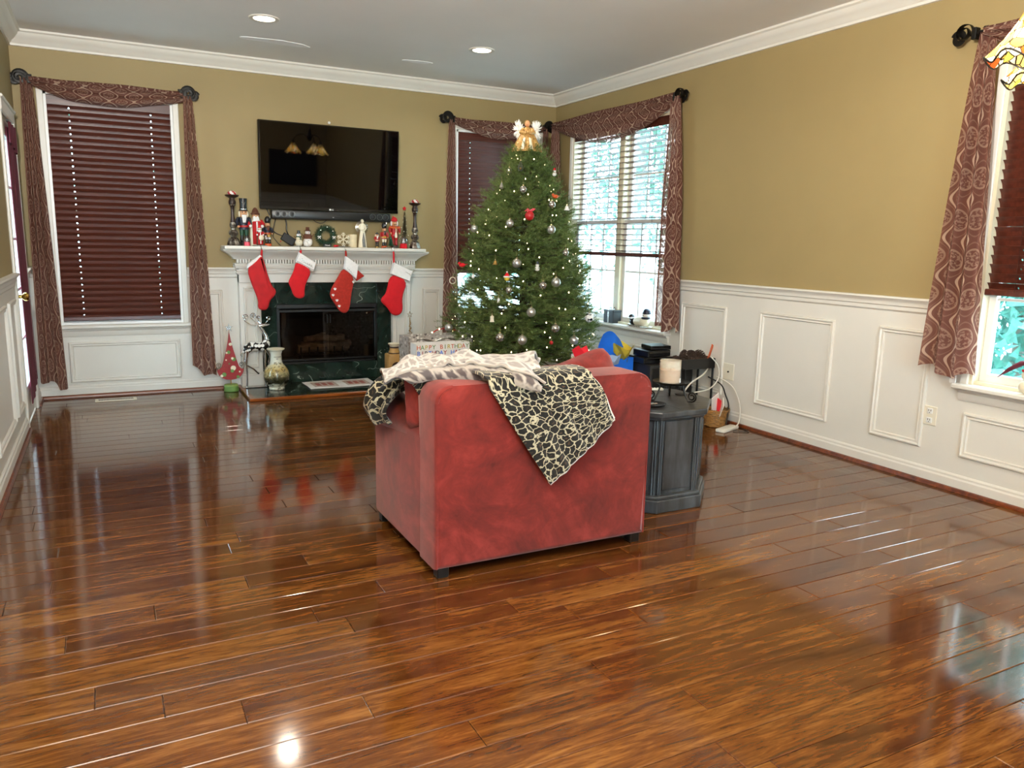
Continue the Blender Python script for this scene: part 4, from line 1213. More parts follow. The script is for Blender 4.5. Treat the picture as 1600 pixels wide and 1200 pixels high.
def nutcracker(label, x, y, h, coat, trousers, boots, belt, hat, hatm, hair=None, beard=None, base=None, extras=None, rz=0.0, skin=None):
    t_ = thing('nutcracker', label, 'nutcracker', (x, y, ZM), rz, 'nutcrackers on the mantel')
    k = h / 0.35
    def P(name, m_, mm, lab=None): m_.T = None; return part(name, m_, mm, t_, lab)
    S = Matrix.Diagonal((k, k, k, 1))
    def nb():
        m = MB(); m.T = S; return m
    m_ = nb(); m_.lathe([(0, 0), (0.037, 0), (0.038, 0.004), (0.038, 0.022), (0.035, 0.028), (0, 0.028)], 20, sy=0.9); P('base', m_, base or M['dgreen'])
    for sx in (-1, 1):
        m_ = nb(); m_.lathe([(0, 0.026), (0.014, 0.027), (0.015, 0.040), (0.0125, 0.060), (0.013, 0.078), (0, 0.078)], 12, (sx * 0.017, 0, 0)); m_.sphere((sx * 0.018, -0.012, 0.034), 0.011, (1, 1.4, 0.7), 10, 6); P('boot', m_, boots)
        m_ = nb(); m_.lathe([(0, 0.076), (0.013, 0.077), (0.016, 0.100), (0.017, 0.130), (0, 0.131)], 12, (sx * 0.017, 0, 0)); P('trouser_leg', m_, trousers)
    m_ = nb(); m_.lathe([(0, 0.118), (0.036, 0.119), (0.037, 0.130), (0.030, 0.142), (0.032, 0.165), (0.038, 0.190), (0.037, 0.205), (0.018, 0.213), (0, 0.213)], 20, sy=0.78); P('torso', m_, coat)
    m_ = nb(); m_.lathe([(0.0325, 0.136), (0.0335, 0.137), (0.0335, 0.150), (0.0325, 0.151)], 20, sy=0.80); m_.box(-0.008, -0.031, 0.137, 0.008, -0.026, 0.150, 0.001); P('belt', m_, belt)
    m_ = nb()
    for q in (0.165, 0.182, 0.199): m_.sphere((0, -0.0295, q), 0.0036, nu=8, nv=5)
    P('buttons', m_, M['brass'])
    for sx in (-1, 1):
        m_ = nb(); m_.tube([(sx * 0.037, 0, 0.203), (sx * 0.047, -0.002, 0.190), (sx * 0.050, -0.006, 0.165), (sx * 0.045, -0.022, 0.146)], [0.012, 0.013, 0.011, 0.009], 10); m_.sphere((sx * 0.039, 0, 0.203), 0.014, (1, 1, 0.7), 10, 6); ao = P('arm', m_, coat)
        m_ = MB(); m_.T = S; m_.sphere((sx * 0.043, -0.027, 0.141), 0.0095, nu=10, nv=6); m_.build('hand', skin or M['skin'], ao)
    m_ = nb(); m_.lathe([(0, 0.210), (0.020, 0.212), (0.026, 0.225), (0.027, 0.245), (0.025, 0.258), (0, 0.260)], 18, sy=0.92); m_.sphere((0, -0.027, 0.236), 0.006, (1, 1.2, 1), 8, 6); P('head', m_, skin or M['skin'])
    m_ = nb()
    for sx in (-1, 1): m_.sphere((sx * 0.010, -0.0235, 0.244), 0.0036, (1, 0.7, 1), 8, 5); m_.tube([(sx * 0.005, -0.0255, 0.251), (sx * 0.011, -0.0245, 0.253), (sx * 0.016, -0.021, 0.250)], 0.0018, 5)
    m_.tube([(-0.014, -0.023, 0.229), (0, -0.029, 0.226), (0.014, -0.023, 0.229)], 0.0026, 5); P('face_paint', m_, M['black'])
    if hair:
        m_ = nb()
        for sx in (-1, 1): m_.sphere((sx * 0.029, 0.004, 0.235), 0.013, (0.75, 1, 1.9), 10, 7)
        m_.sphere((0, 0.014, 0.235), 0.022, (1.1, 0.7, 1.2), 12, 7); P('hair', m_, hair)
    if beard:
        m_ = nb(); m_.grid(lambda s, t: ((s - 0.5) * 0.034 * (1 - 0.6 * t), -0.024 - 0.008 * math.sin(PI * t) - 0.004 * math.cos(PI * (s - 0.5)), 0.226 - 0.052 * t), 8, 8, None, 0.006); P('beard', m_, beard)
    if hat == 'tall':
        m_ = nb(); m_.lathe([(0, 0.258), (0.034, 0.258), (0.035, 0.262), (0.027, 0.264), (0.025, 0.300), (0.029, 0.345), (0.029, 0.350), (0, 0.350)], 20); ho = P('hat', m_, hatm)
        m_ = MB(); m_.T = S; m_.tube([(-0.010, -0.0285, 0.325), (0, -0.0285, 0.300), (0.010, -0.0285, 0.325)], 0.002, 5); m_.build('chevron', M['silver'], ho)
        m_ = MB(); m_.T = S; m_.lathe([(0.0282, 0.266), (0.0286, 0.267), (0.0282, 0.272)], 18); m_.build('band', M['silver'], ho)
    elif hat == 'busby':
        m_ = nb(); m_.sphere((0, 0.002, 0.292), 0.036, (0.95, 0.9, 1.25), 16, 10); ho = P('hat', m_, hatm)
        m_ = MB(); m_.T = S; m_.sphere((0.004, -0.033, 0.300), 0.006, nu=8, nv=5); m_.build('cockade', M['silver'], ho)
        m_ = MB(); m_.T = S; m_.tube([(0.024, 0, 0.30), (0.030, -0.002, 0.335), (0.026, 0, 0.35)], [0.004, 0.007, 0.002], 8); m_.build('plume', M['silver'], ho)
    elif hat == 'tricorn':
        m_ = nb(); m_.lathe([(0, 0.258), (0.030, 0.258), (0.044, 0.272), (0.030, 0.270), (0.024, 0.285), (0.010, 0.295), (0, 0.296)], 3); m_.lathe([(0, 0.255), (0.028, 0.256), (0.026, 0.280), (0.0, 0.288)], 14); P('hat', m_, hatm)
    elif hat == 'cap':
        m_ = nb(); m_.sphere((0, 0.0, 0.268), 0.030, (1, 1, 1.0), 14, 8); m_.sphere((-0.012, 0, 0.300), 0.007, nu=8, nv=5); P('hat', m_, hatm)
    if extras: extras(t_, S)
    return t_
nutcracker('tall nutcracker in a black chevron hat, navy coat and green trousers', -2.782, -0.115, 0.352, M['navy'], M['dgreen'], M['black'], M['red'], 'tall', M['black'], M['ivory'], M['whitefelt'], M['blackmatte'])
def drum(t_, S):
    m_ = MB(); m_.T = S; m_.lathe([(0, 0.100), (0.026, 0.100), (0.027, 0.103), (0.025, 0.106), (0.025, 0.128), (0.027, 0.131), (0.026, 0.134), (0, 0.134)], 16, (0, -0.050, 0)); part('drum', m_, M['gold'], t_)
nutcracker('squat dark nutcracker drummer on an orange base beside the santa', -2.607, -0.115, 0.235, M['navy'], M['whitefelt'], M['black'], M['orange'], 'busby', M['black'], None, M['brown'], M['orange'], drum)
nutcracker('smallest nutcracker, with white hair and a black three cornered hat', -1.738, -0.125, 0.150, M['red'], M['black'], M['black'], M['ivory'], 'tricorn', M['black'], M['whitefelt'], M['whitefelt'], M['gold'])
nutcracker('red coated nutcracker guard in a black busby on an orange base', -1.676, -0.125, 0.215, M['red'], M['ivory'], M['black'], M['yellow'], 'busby', M['black'], None, M['darkbrown'], M['orange'])
def violin(t_, S):
    m_ = MB(); m_.T = S; m_.prism([(-0.010, 0.10), (0.010, 0.10), (0.013, 0.115), (0.008, 0.125), (0.011, 0.14), (0.004, 0.152), (-0.004, 0.152), (-0.011, 0.14), (-0.008, 0.125), (-0.013, 0.115)], -0.052, -0.044, 'xz', 0.002); m_.tube([(0, -0.048, 0.15), (0, -0.048, 0.195)], 0.003, 6)
    m_.T = S @ Matrix.Rotation(0.35, 4, 'Y'); part('violin', m_, M['ivory'], t_)
    m_ = MB(); m_.T = S; m_.tube([(-0.028, -0.052, 0.235), (0.022, -0.058, 0.150)], 0.0025, 6); part('bow', m_, M['gold'], t_)
    m_ = MB(); m_.T = S; m_.tube([(-0.05, -0.01, 0.202), (-0.03, -0.026, 0.195), (0, -0.034, 0.196), (0.03, -0.026, 0.195), (0.05, -0.01, 0.202)], 0.010, 8); part('shawl', m_, M['orange'], t_)
nutcracker('tall red violinist nutcracker with an orange shawl near the gold tree', -1.578, -0.095, 0.300, M['red'], M['redfelt2'], M['red'], M['redfelt2'], 'cap', M['redfelt2'], M['whitefelt'], None, M['darkbrown'], violin)

def santa(label, x, y, h, robe, trim, hatm, group=None, tall=True, name='santa_figurine'):
    t_ = thing(name, label, 'figurine', (x, y, ZM), 0, group)
    k = h / 0.29; S = Matrix.Diagonal((k, k, k, 1))
    def P(n_, m_, mm, lab=None): return part(n_, m_, mm, t_, lab)
    def nb():
        m = MB(); m.T = S; return m
    m_ = nb(); m_.lathe([(0, 0), (0.048, 0), (0.050, 0.01), (0.046, 0.08), (0.042, 0.15), (0.040, 0.19), (0.020, 0.205), (0, 0.206)], 20, sy=0.75); P('robe', m_, trim)
    m_ = nb(); m_.lathe([(0.012, 0.010), (0.040, 0.012), (0.036, 0.10), (0.033, 0.18), (0.010, 0.200)], 16, (0.004, -0.014, 0), sy=0.78); P('coat', m_, robe)
    m_ = nb(); m_.tube([(0.004, -0.047, 0.02), (0.004, -0.045, 0.10), (0.004, -0.041, 0.18)], 0.006, 8); P('fur_front', m_, M['whitefelt'])
    for sx in (-1, 1):
        m_ = nb(); m_.tube([(sx * 0.036, 0, 0.190), (sx * 0.052, -0.012, 0.165), (sx * 0.046, -0.034, 0.150)], [0.015, 0.016, 0.013], 10); ao = P('arm', m_, robe)
        m_ = MB(); m_.T = S; m_.sphere((sx * 0.043, -0.041, 0.148), 0.012, nu=10, nv=6); m_.build('mitten', M['whitefelt'], ao)
    m_ = nb(); m_.sphere((0, -0.004, 0.222), 0.026, nu=16, nv=10); m_.sphere((0, -0.031, 0.221), 0.006, nu=8, nv=5); P('head', m_, M['skin'])
    m_ = nb(); m_.sphere((0, -0.018, 0.200), 0.026, (1, 0.75, 1.2), 14, 9); m_.sphere((0, -0.027, 0.212), 0.012, (1.5, 0.7, 0.5), 10, 6); P('beard', m_, M['whitefelt'])
    m_ = nb()
    for sx in (-1, 1): m_.sphere((sx * 0.009, -0.0275, 0.228), 0.003, nu=8, nv=5)
    P('eyes', m_, M['black'])
    m_ = nb(); m_.lathe([(0, 0.236), (0.031, 0.237), (0.032, 0.246), (0.026, 0.250), (0.022, 0.266), (0.012, 0.283), (0, 0.290)], 18); ho = P('hat', m_, hatm)
    m_ = MB(); m_.T = S; m_.lathe([(0.028, 0.234), (0.034, 0.238), (0.034, 0.244), (0.028, 0.248)], 18); m_.build('hat_trim', M['brown'] if tall else M['whitefelt'], ho)
    return t_
santa('tall slim santa figurine in a cream robe, red coat and dark hat', -2.694, -0.105, 0.290, M['redfelt2'], M['ivory'], M['brown'])
# stocking hangers: metal foot with a hook; a figure stands on it
def hanger(x, label):
    t_ = thing('stocking_hanger', label, 'stocking hanger', (x, -0.195, ZM), 0, 'stocking hangers on the shelf edge')
    m_ = MB(); m_.box(-0.050, -0.055, 0, 0.050, 0.030, 0.007, 0.003); part('foot', m_, M['silver'], t_)
    m_ = MB(); m_.tube([(0, -0.054, 0.004), (0, -0.066, 0.0), (0, -0.068, -0.022), (0, -0.078, -0.034), (0, -0.090, -0.028), (0, -0.092, -0.014)], 0.003, 8); part('hook', m_, M['silver'], t_)
for x, lb in ((-2.686, 'silver stocking hanger under the small santa at the left'), (-2.395, 'silver stocking hanger in front of the two snowmen'),
              (-2.044, 'silver stocking hanger under the cream snowflake'), (-1.650, 'silver stocking hanger under the little green tree')): hanger(x, lb)
ZH = ZM + 0.0072
o = santa('small round santa with a white sack standing on the left stocking hanger', -2.683, -0.205, 0.150, M['redfelt2'], M['brown'], M['redfelt2'], None, False)
o.location.z = ZH
m_ = MB(); m_.sphere((0.006, -0.030, 0.055), 0.019, (1, 0.7, 1.1), 14, 9); part('sack', m_, M['ivory'], o)
# snowflake, green tree on hangers
sf = thing('snowflake_ornament', 'cream six armed snowflake standing on a stocking hanger', 'snowflake', (-2.040, -0.205, ZH))
m_ = MB()
for i in range(6):
    a = PI / 2 + i * PI / 3; d = Vector((math.cos(a), 0, math.sin(a))); p = Vector((-d.z, 0, d.x)); c = Vector((0, 0, 0.056))
    m_.tube([c, c + d * 0.055], 0.0036, 6)
    for q, l in ((0.026, 0.020), (0.040, 0.014)):
        for s in (-1, 1): m_.tube([c + d * q, c + d * (q + l * 0.7) + p * (s * l * 0.8)], 0.0030, 6)
m_.sphere((0, 0, 0.056), 0.008, (1, 0.6, 1), 10, 6); part('arms', m_, M['ivory'], sf)
m_ = MB(); m_.tube([(0, 0, 0), (0, 0, 0.01)], 0.005, 8); m_.box(-0.022, -0.008, 0, 0.022, 0.010, 0.004, 0.001); part('foot', m_, M['silver'], sf)
gt = thing('miniature_tree', 'tiny dark green cone tree standing on the right stocking hanger', 'miniature tree', (-1.646, -0.205, ZH))
m_ = MB()
for i in range(4): m_.lathe([(0.0, 0.012 + i * 0.018), (0.030 - i * 0.006, 0.012 + i * 0.018), (0.006 - i * 0.001, 0.036 + i * 0.018), (0, 0.038 + i * 0.018)], 14)
part('boughs', m_, M['dgreen'], gt)
m_ = MB(); m_.tube([(0, 0, 0), (0, 0, 0.02)], 0.004, 8); part('trunk', m_, M['brown'], gt)
m_ = MB()
for i in range(9): a = i * 2.4; r_ = 0.026 - i * 0.0024; m_.sphere((r_ * math.cos(a), r_ * math.sin(a), 0.018 + i * 0.0075), 0.0026, nu=6, nv=4)
part('baubles', m_, M['silver'], gt)
# red sleigh piece by the snowflake
m_ = MB(); m_.box(-0.022, -0.010, 0, 0.016, 0.010, 0.018, 0.006, 2); m_.tube([(-0.022, -0.012, 0.002), (0.014, -0.012, 0.002), (0.022, -0.012, 0.012)], 0.002, 6)
o = m_.build('sleigh_ornament', M['redfelt2'], None); o.location = (-2.088, -0.170, ZM + 0.0005); tag(o, 'tiny red sleigh ornament at the foot of the snowflake', 'ornament')
# small globes
def globe(x, y, s, label, liquid, inner):
    t_ = thing('snow_globe', label, 'snow globe', (x, y, ZM)); S = Matrix.Scale(s, 4)
    def nb():
        m = MB(); m.T = S; return m
    m_ = nb(); m_.lathe([(0, 0), (0.030, 0), (0.031, 0.004), (0.028, 0.040), (0, 0.041)], 20); part('base', m_, liquid, t_)
    m_ = nb(); m_.lathe([(0.029, 0.038), (0.036, 0.052), (0.037, 0.066), (0.032, 0.084), (0.018, 0.097), (0, 0.100)], 22); part('glass_dome', m_, M['clearglass'], t_)
    m_ = nb(); m_.sphere((0, 0, 0.052), 0.013, nu=12, nv=8); m_.sphere((0, 0, 0.071), 0.009, nu=12, nv=8); part('inner_figure', m_, inner, t_)
globe(-1.530, -0.185, 1.0, 'glass dome snow globe on a red base near the right candlestick', M['redfelt'], M['whitefelt'])
globe(-2.775, -0.190, 0.74, 'little pink based snow globe in front of the tallest nutcracker', M['pink'], M['whitefelt'])
# snowmen
def snowman(label, x, y, h, hatm, scarf, body, hug=False):
    t_ = thing('snowman_figurine', label, 'snowman', (x, y, ZM), 0, 'snowmen on the mantel'); k = h / 0.14; S = Matrix.Diagonal((k, k, k, 1))
    def nb():
        m = MB(); m.T = S; return m
    m_ = nb(); m_.sphere((0, 0, 0.034), 0.034, (1, 0.85, 1.0), 16, 10); m_.sphere((0, 0, 0.072), 0.025, (1, 0.85, 1), 14, 9); part('body', m_, body, t_)
    m_ = nb(); m_.sphere((0, -0.002, 0.100), 0.019, (1, 0.95, 1), 14, 9); part('head', m_, M['whitefelt'], t_)
    m_ = nb(); m_.lathe([(0, 0.112), (0.023, 0.112), (0.024, 0.115), (0.014, 0.117), (0.013, 0.140), (0, 0.140)], 16); part('hat', m_, hatm, t_)
    m_ = nb(); m_.tube([(0.022 * math.cos(a), 0.019 * math.sin(a), 0.086) for a in [i * PI / 6 for i in range(13)]], 0.005, 8); m_.tube([(0.008, -0.020, 0.086), (0.011, -0.026, 0.060)], 0.005, 6); part('scarf', m_, scarf, t_)
    m_ = nb(); m_.tube([(0, -0.019, 0.100), (0.004, -0.034, 0.099)], [0.003, 0.0005], 6); part('carrot_nose', m_, M['orange'], t_)
    m_ = nb()
    for sx in (-1, 1): m_.sphere((sx * 0.007, -0.018, 0.106), 0.0024, nu=6, nv=4)
    for q in (0.045, 0.065, 0.08): m_.sphere((0, -0.026 + (0.004 if q > 0.06 else -0.002), q), 0.003, nu=6, nv=4)
    part('coal', m_, M['black'], t_)
    for sx in (-1, 1):
        m_ = nb(); m_.tube([(sx * 0.020, 0, 0.075), (sx * 0.036, -0.004, 0.080), (sx * 0.042, -0.006, 0.092)], 0.0028, 6); part('stick_arm', m_, M['brown'], t_)
    return t_
snowman('shorter cream snowman with a black top hat on the mantel', -2.379, -0.150, 0.124, M['black'], M['dgreen'], M['ivory'])
o = snowman('taller snowman with a brown top hat and brown coat', -2.305, -0.130, 0.152, M['brown'], M['brown'], M['whitefelt'])
m_ = MB(); m_.lathe([(0, 0.060), (0.034, 0.062), (0.034, 0.078), (0.026, 0.098), (0, 0.100)], 16, sy=0.9); part('coat', m_, M['brown'], o)
m_ = MB(); m_.sphere((-0.030, -0.036, 0.020), 0.020, nu=12, nv=8); m_.sphere((-0.030, -0.040, 0.044), 0.011, nu=10, nv=7)
o = m_.build('snow_penguin', M['whitefelt'], None); o.location = (-2.300, -0.140, ZM + 0.0005); tag(o, 'tiny white round figure at the feet of the taller snowman', 'figurine')
# wreath
wr = thing('wreath', 'small frosted green wreath with white bows and a black sign, propped on the mantel', 'wreath', (-2.158, -0.115, ZM))
vs, fs = [], []
rw = random.Random(9)
for i in range(2600):
    a = rw.uniform(0, 2 * PI); b = rw.uniform(0, 2 * PI); R_ = 0.062; r_ = 0.020 * math.sqrt(rw.random())
    c = Vector(((R_ + r_ * math.cos(b)) * math.cos(a), r_ * math.sin(b), 0.090 + (R_ + r_ * math.cos(b)) * math.sin(a)))
    d = (Vector((math.cos(a) * math.cos(b), math.sin(b), math.sin(a) * math.cos(b))) + Vector((rw.uniform(-1, 1), rw.uniform(-1, 1), rw.uniform(-1, 1))) * 0.7).normalized()
    s = d.orthogonal().normalized() * 0.0014; L = rw.uniform(0.012, 0.026); n = len(vs)
    vs += [c - s, c + s, c + d * L]; fs.append((n, n + 1, n + 2))
m_ = MB(); m_.add(vs, fs); go = m_.build('needles', M['garland'], wr, 0, recalc=False); go['kind'] = 'stuff'
m_ = MB(); m_.tube([(0.062 * math.cos(i * PI / 14), 0, 0.09 + 0.062 * math.sin(i * PI / 14)) for i in range(29)], 0.009, 8); part('ring_core', m_, M['dgreen'], wr)
for (x, z) in ((-0.044, 0.13), (0.008, 0.155), (0.052, 0.125)):
    m_ = MB(); m_.sphere((x, -0.022, z), 0.008, nu=10, nv=6); part('bauble', m_, M['silver'], wr)
for (x, z) in ((-0.058, 0.078), (0.060, 0.078)):
    m_ = MB()
    for s in (-1, 1):
        m_.tube([(x, -0.024, z), (x + s * 0.009, -0.028, z + 0.009), (x + s * 0.014, -0.026, z + 0.002), (x, -0.024, z)], 0.0028, 6); m_.tube([(x, -0.024, z), (x + s * 0.010, -0.026, z - 0.014)], 0.0028, 6)
    part('bow', m_, M['whitefelt'], wr)
m_ = MB(); m_.box(-0.028, -0.034, 0.002, 0.036, -0.026, 0.026, 0.002); sg = part('sign', m_, M['black'], wr, 'black sign lettered in white')
txt('Noel', 0.020, (0.004, -0.0350, 0.014), (PI / 2, 0, 0), M['logo'], sg, 'lettering')
# pillar candle, angel
pc = thing('pillar_candle', 'cream pillar candle between the snowflake and the angel figurine', 'candle', (-1.938, -0.105, ZM))
m_ = MB(); m_.lathe([(0, 0), (0.035, 0), (0.036, 0.003), (0.036, 0.100), (0.034, 0.104), (0.012, 0.101), (0, 0.099)], 24); part('wax', m_, M['cream'], pc)
m_ = MB(); m_.tube([(0, 0, 0.098), (0.001, 0, 0.109)], 0.0013, 5); part('wick', m_, M['wick'], pc)
an = thing('angel_figurine', 'slender cream angel figurine with wire wings on the mantel', 'figurine', (-1.859, -0.120, ZM))
m_ = MB(); m_.lathe([(0, 0), (0.036, 0), (0.037, 0.004), (0.030, 0.07), (0.020, 0.13), (0.017, 0.150), (0.022, 0.175), (0.020, 0.188), (0.008, 0.198), (0, 0.199)], 20, sy=0.7); part('gown', m_, M['ivory'], an)
m_ = MB(); m_.prism([(-0.006, 0.004), (0.018, 0.004), (0.012, 0.06), (0.002, 0.118), (-0.008, 0.06)], -0.032, -0.018, 'xz', 0.002); part('apron_panel', m_, M['pewter'], an)
m_ = MB(); m_.sphere((0, -0.002, 0.211), 0.0125, (1, 1, 1.2), 14, 9); m_.sphere((0, 0.003, 0.217), 0.012, (1.05, 1, 0.9), 12, 8); part('head', m_, M['ivory'], an)
for sx in (-1, 1):
    m_ = MB(); m_.tube([(sx * 0.020, 0, 0.182), (sx * 0.027, -0.006, 0.155), (sx * 0.014, -0.022, 0.140), (sx * 0.003, -0.026, 0.146)], [0.007, 0.007, 0.006, 0.005], 8); part('arm', m_, M['ivory'], an)
    m_ = MB()
    for q in range(3):
        pts = [(sx * (0.008 + (0.042 - q * 0.010) * math.sin(PI * i / 12) ** 0.8), 0.016, 0.100 + q * 0.012 + (0.118 - q * 0.022) * i / 12) for i in range(13)]
        m_.tube(pts, 0.0014, 5)
    part('wire_wing', m_, M['silver'], an)
# bottle-brush gold tree with star
def brush_tree(t_, h, r0, n, mm, seed):
    rr = random.Random(seed); vs, fs = [], []
    for i in range(n):
        k = rr.random() ** 0.8; z = 0.02 + k * (h - 0.02); a = rr.uniform(0, 2 * PI); L = r0 * (1 - k * 0.82) * rr.uniform(0.7, 1.05)
        d = Vector((math.cos(a), math.sin(a), rr.uniform(-0.1, 0.5))); s = Vector((-math.sin(a), math.cos(a), 0)) * 0.0022; n0 = len(vs); c = Vector((0, 0, z))
        vs += [c - s, c + s, c + d * L]; fs.append((n0, n0 + 1, n0 + 2))
    m_ = MB(); m_.add(vs, fs); o = m_.build('bristles', mm, t_, 0, recalc=False); o['kind'] = 'stuff'
bt = thing('bottle_brush_tree', 'champagne bottle brush tree with a red star near the right candlestick', 'miniature tree', (-1.486, -0.085, ZM))
brush_tree(bt, 0.30, 0.050, 4200, M['goldneedle'], 3)
m_ = MB(); m_.lathe([(0, 0), (0.022, 0), (0.020, 0.014), (0, 0.016)], 14); m_.tube([(0, 0, 0.01), (0, 0, 0.315)], 0.003, 6); part('stem', m_, M['gold'], bt)
m_ = MB(); m_.sphere((0, 0, 0), 0.001, nu=4, nv=3)
m_ = MB()
def star_poly(R, r, cx=0, cz=0, n=5): return [(cx + (R if i % 2 == 0 else r) * math.cos(PI / 2 + i * PI / n), cz + (R if i % 2 == 0 else r) * math.sin(PI / 2 + i * PI / n)) for i in range(2 * n)]
m_.prism(star_poly(0.019, 0.009, 0, 0.328), -0.005, 0.005, 'xz', 0.001, 1); part('star', m_, M['redfelt'], bt)
for i in range(16):
    a = i * 2.4; k = i / 16; m_ = MB(); m_.sphere((0.044 * (1 - 0.8 * k) * math.cos(a), 0.044 * (1 - 0.8 * k) * math.sin(a), 0.03 + 0.25 * k), 0.004, nu=8, nv=5); part('bead', m_, M['ivory'], bt)

# ------------------------------------------------------------------ stockings
def stocking(label, hook, hang_to, body, bodym, cuff, cuffm, y=-0.290, extra=None, t=0.020):
    t_ = thing('christmas_stocking', label, 'stocking', (hook[0], y, hook[1]), 0, 'stockings hung from the mantel')
    L = lambda poly: [(a - hook[0], b - hook[1]) for a, b in poly]
    def smooth_poly(p, it=2):
        for _ in range(it):
            q = []
            for i in range(len(p)):
                a, b = p[i], p[(i + 1) % len(p)]
                q += [(0.75 * a[0] + 0.25 * b[0], 0.75 * a[1] + 0.25 * b[1]), (0.25 * a[0] + 0.75 * b[0], 0.25 * a[1] + 0.75 * b[1])]
            p = q
        return p
    m_ = MB(); m_.puffy(smooth_poly(L(body), 2), 0, t, 0.013); part('sock', m_, bodym, t_)
    if cuff:
        m_ = MB(); m_.puffy(L(cuff), 0, t + 0.005, 0.005); part('cuff', m_, cuffm, t_)
    e = (hang_to[0] - hook[0], hang_to[1] - hook[1])
    m_ = MB()
    for d in (-0.004, 0.004): m_.tube([(d * 0.4, 0, 0.0), (d + e[0] * 0.5, 0, e[1] * 0.5), (e[0] + d * 0.5, 0, e[1] - 0.015)], 0.0045, 6)
    part('hanging_loop', m_, bodym, t_)
    if extra: extra(t_, L)
    return t_
def squiggle(t_, p0, p1, amp, n, y, mm, name='stitching'):
    m_ = MB(); p0, p1 = Vector(p0), Vector(p1); d = p1 - p0; nn = Vector((-d.y, d.x)).normalized(); rr = random.Random(n)
    pts = []
    for i in range(n * 8 + 1):
        k = i / (n * 8); q = p0 + d * k + nn * (amp * math.sin(k * n * 2 * PI) * (0.6 + 0.4 * math.sin(k * 31 + n))) + d.normalized() * (amp * 0.5 * math.cos(k * n * 2 * PI)); pts.append((q.x, y, q.y))
    m_.tube(pts, 0.0013, 4); part(name, m_, mm, t_)
stocking('plain red felt stocking hung leftmost, its white cuff folded behind', (-2.686, 1.090), (-2.690, 1.040),
         [(-2.697, 1.045), (-2.680, 1.037), (-2.630, 0.827), (-2.588, 0.784), (-2.600, 0.745), (-2.640, 0.708), (-2.655, 0.640), (-2.705, 0.632), (-2.732, 0.655), (-2.724, 0.709), (-2.775, 0.845), (-2.800, 0.948), (-2.740, 0.995)], M['redfelt2'],
         None, None, extra=lambda t_, L: part('cuff', MB().puffy(L([(-2.800, 0.946), (-2.790, 0.985), (-2.700, 1.050), (-2.684, 1.040), (-2.735, 0.990)]), 0.008, 0.016, 0.004), M['whitefelt'], t_))
def s2x(t_, L):
    a, b = L([(-2.400, 1.022), (-2.315, 0.965)]); squiggle(t_, a, b, 0.010, 6, -0.0265, M['silver'])
    for i in range(8):
        k = (i + 0.5) / 8; q = L([(-2.436 + k * 0.131, 1.010 - k * 0.072)])[0]
        m_ = MB(); m_.sphere((q[0], 0, q[1] + 0.002), 0.0125, (1, 1.5, 1), 10, 6); part('scallop', m_, M['whitefelt'], t_)
stocking('bright red stocking with a scalloped white embroidered cuff, second from left', (-2.395, 1.090), (-2.403, 1.062),
         [(-2.436, 1.012), (-2.309, 0.940), (-2.366, 0.834), (-2.376, 0.782), (-2.374, 0.735), (-2.410, 0.716), (-2.460, 0.735), (-2.480, 0.800), (-2.500, 0.845), (-2.484, 0.878), (-2.453, 0.935)], M['redfelt'],
         [(-2.412, 1.076), (-2.284, 0.996), (-2.303, 0.935), (-2.440, 1.009)], M['whitefelt'], extra=s2x)
def s3x(t_, L):
    m_ = MB(); m_.puffy(L([(-1.968, 0.945), (-1.948, 0.940), (-1.895, 0.893), (-1.958, 0.852), (-1.985, 0.880)]), 0.012, 0.012, 0.006); part('folded_flap', m_, M['redknit'], t_)
    for (x, z) in ((-2.142, 0.790), (-2.158, 0.742), (-2.128, 0.700), (-2.110, 0.655), (-1.992, 0.845)):
        q = L([(x, z)])[0]; m_ = MB(); m_.sphere((q[0], -0.019, q[1]), 0.0085, (1, 0.5, 0.9), 10, 6)
        for i in range(4): a = 0.5 + i * 0.7; m_.sphere((q[0] + 0.011 * math.cos(a), -0.019, q[1] + 0.011 * math.sin(a)), 0.0034, (1, 0.6, 1), 8, 5)
        part('paw_print', m_, M['whitefelt'], t_)
    a, b = L([(-2.045, 0.960), (-1.990, 0.905)]); squiggle(t_, a, b, 0.007, 4, -0.0265, M['silver'])
stocking('rust red stocking with white paw prints and dark edging', (-2.046, 1.090), (-2.044, 1.040),
         [(-2.068, 0.965), (-1.975, 0.890), (-2.010, 0.735), (-2.018, 0.646), (-2.045, 0.598), (-2.098, 0.604), (-2.140, 0.672), (-2.182, 0.735), (-2.172, 0.792), (-2.120, 0.875)], M['redknit'],
         [(-2.050, 1.050), (-1.948, 0.982), (-1.968, 0.868), (-2.068, 0.950)], M['whitefelt'], extra=s3x)
def s4x(t_, L):
    a, b = L([(-1.560, 0.930), (-1.515, 0.905)]); squiggle(t_, a, b, 0.006, 3, -0.0265, M['silver'])
stocking('bright red stocking with a smooth white cuff, hung rightmost', (-1.652, 1.090), (-1.650, 1.000),
         [(-1.683, 0.920), (-1.528, 0.855), (-1.583, 0.730), (-1.572, 0.605), (-1.615, 0.566), (-1.672, 0.576), (-1.708, 0.636), (-1.764, 0.685), (-1.758, 0.718), (-1.716, 0.755)], M['redfelt'],
         [(-1.654, 1.004), (-1.494, 0.934), (-1.522, 0.848), (-1.684, 0.910)], M['whitefelt'], extra=s4x)
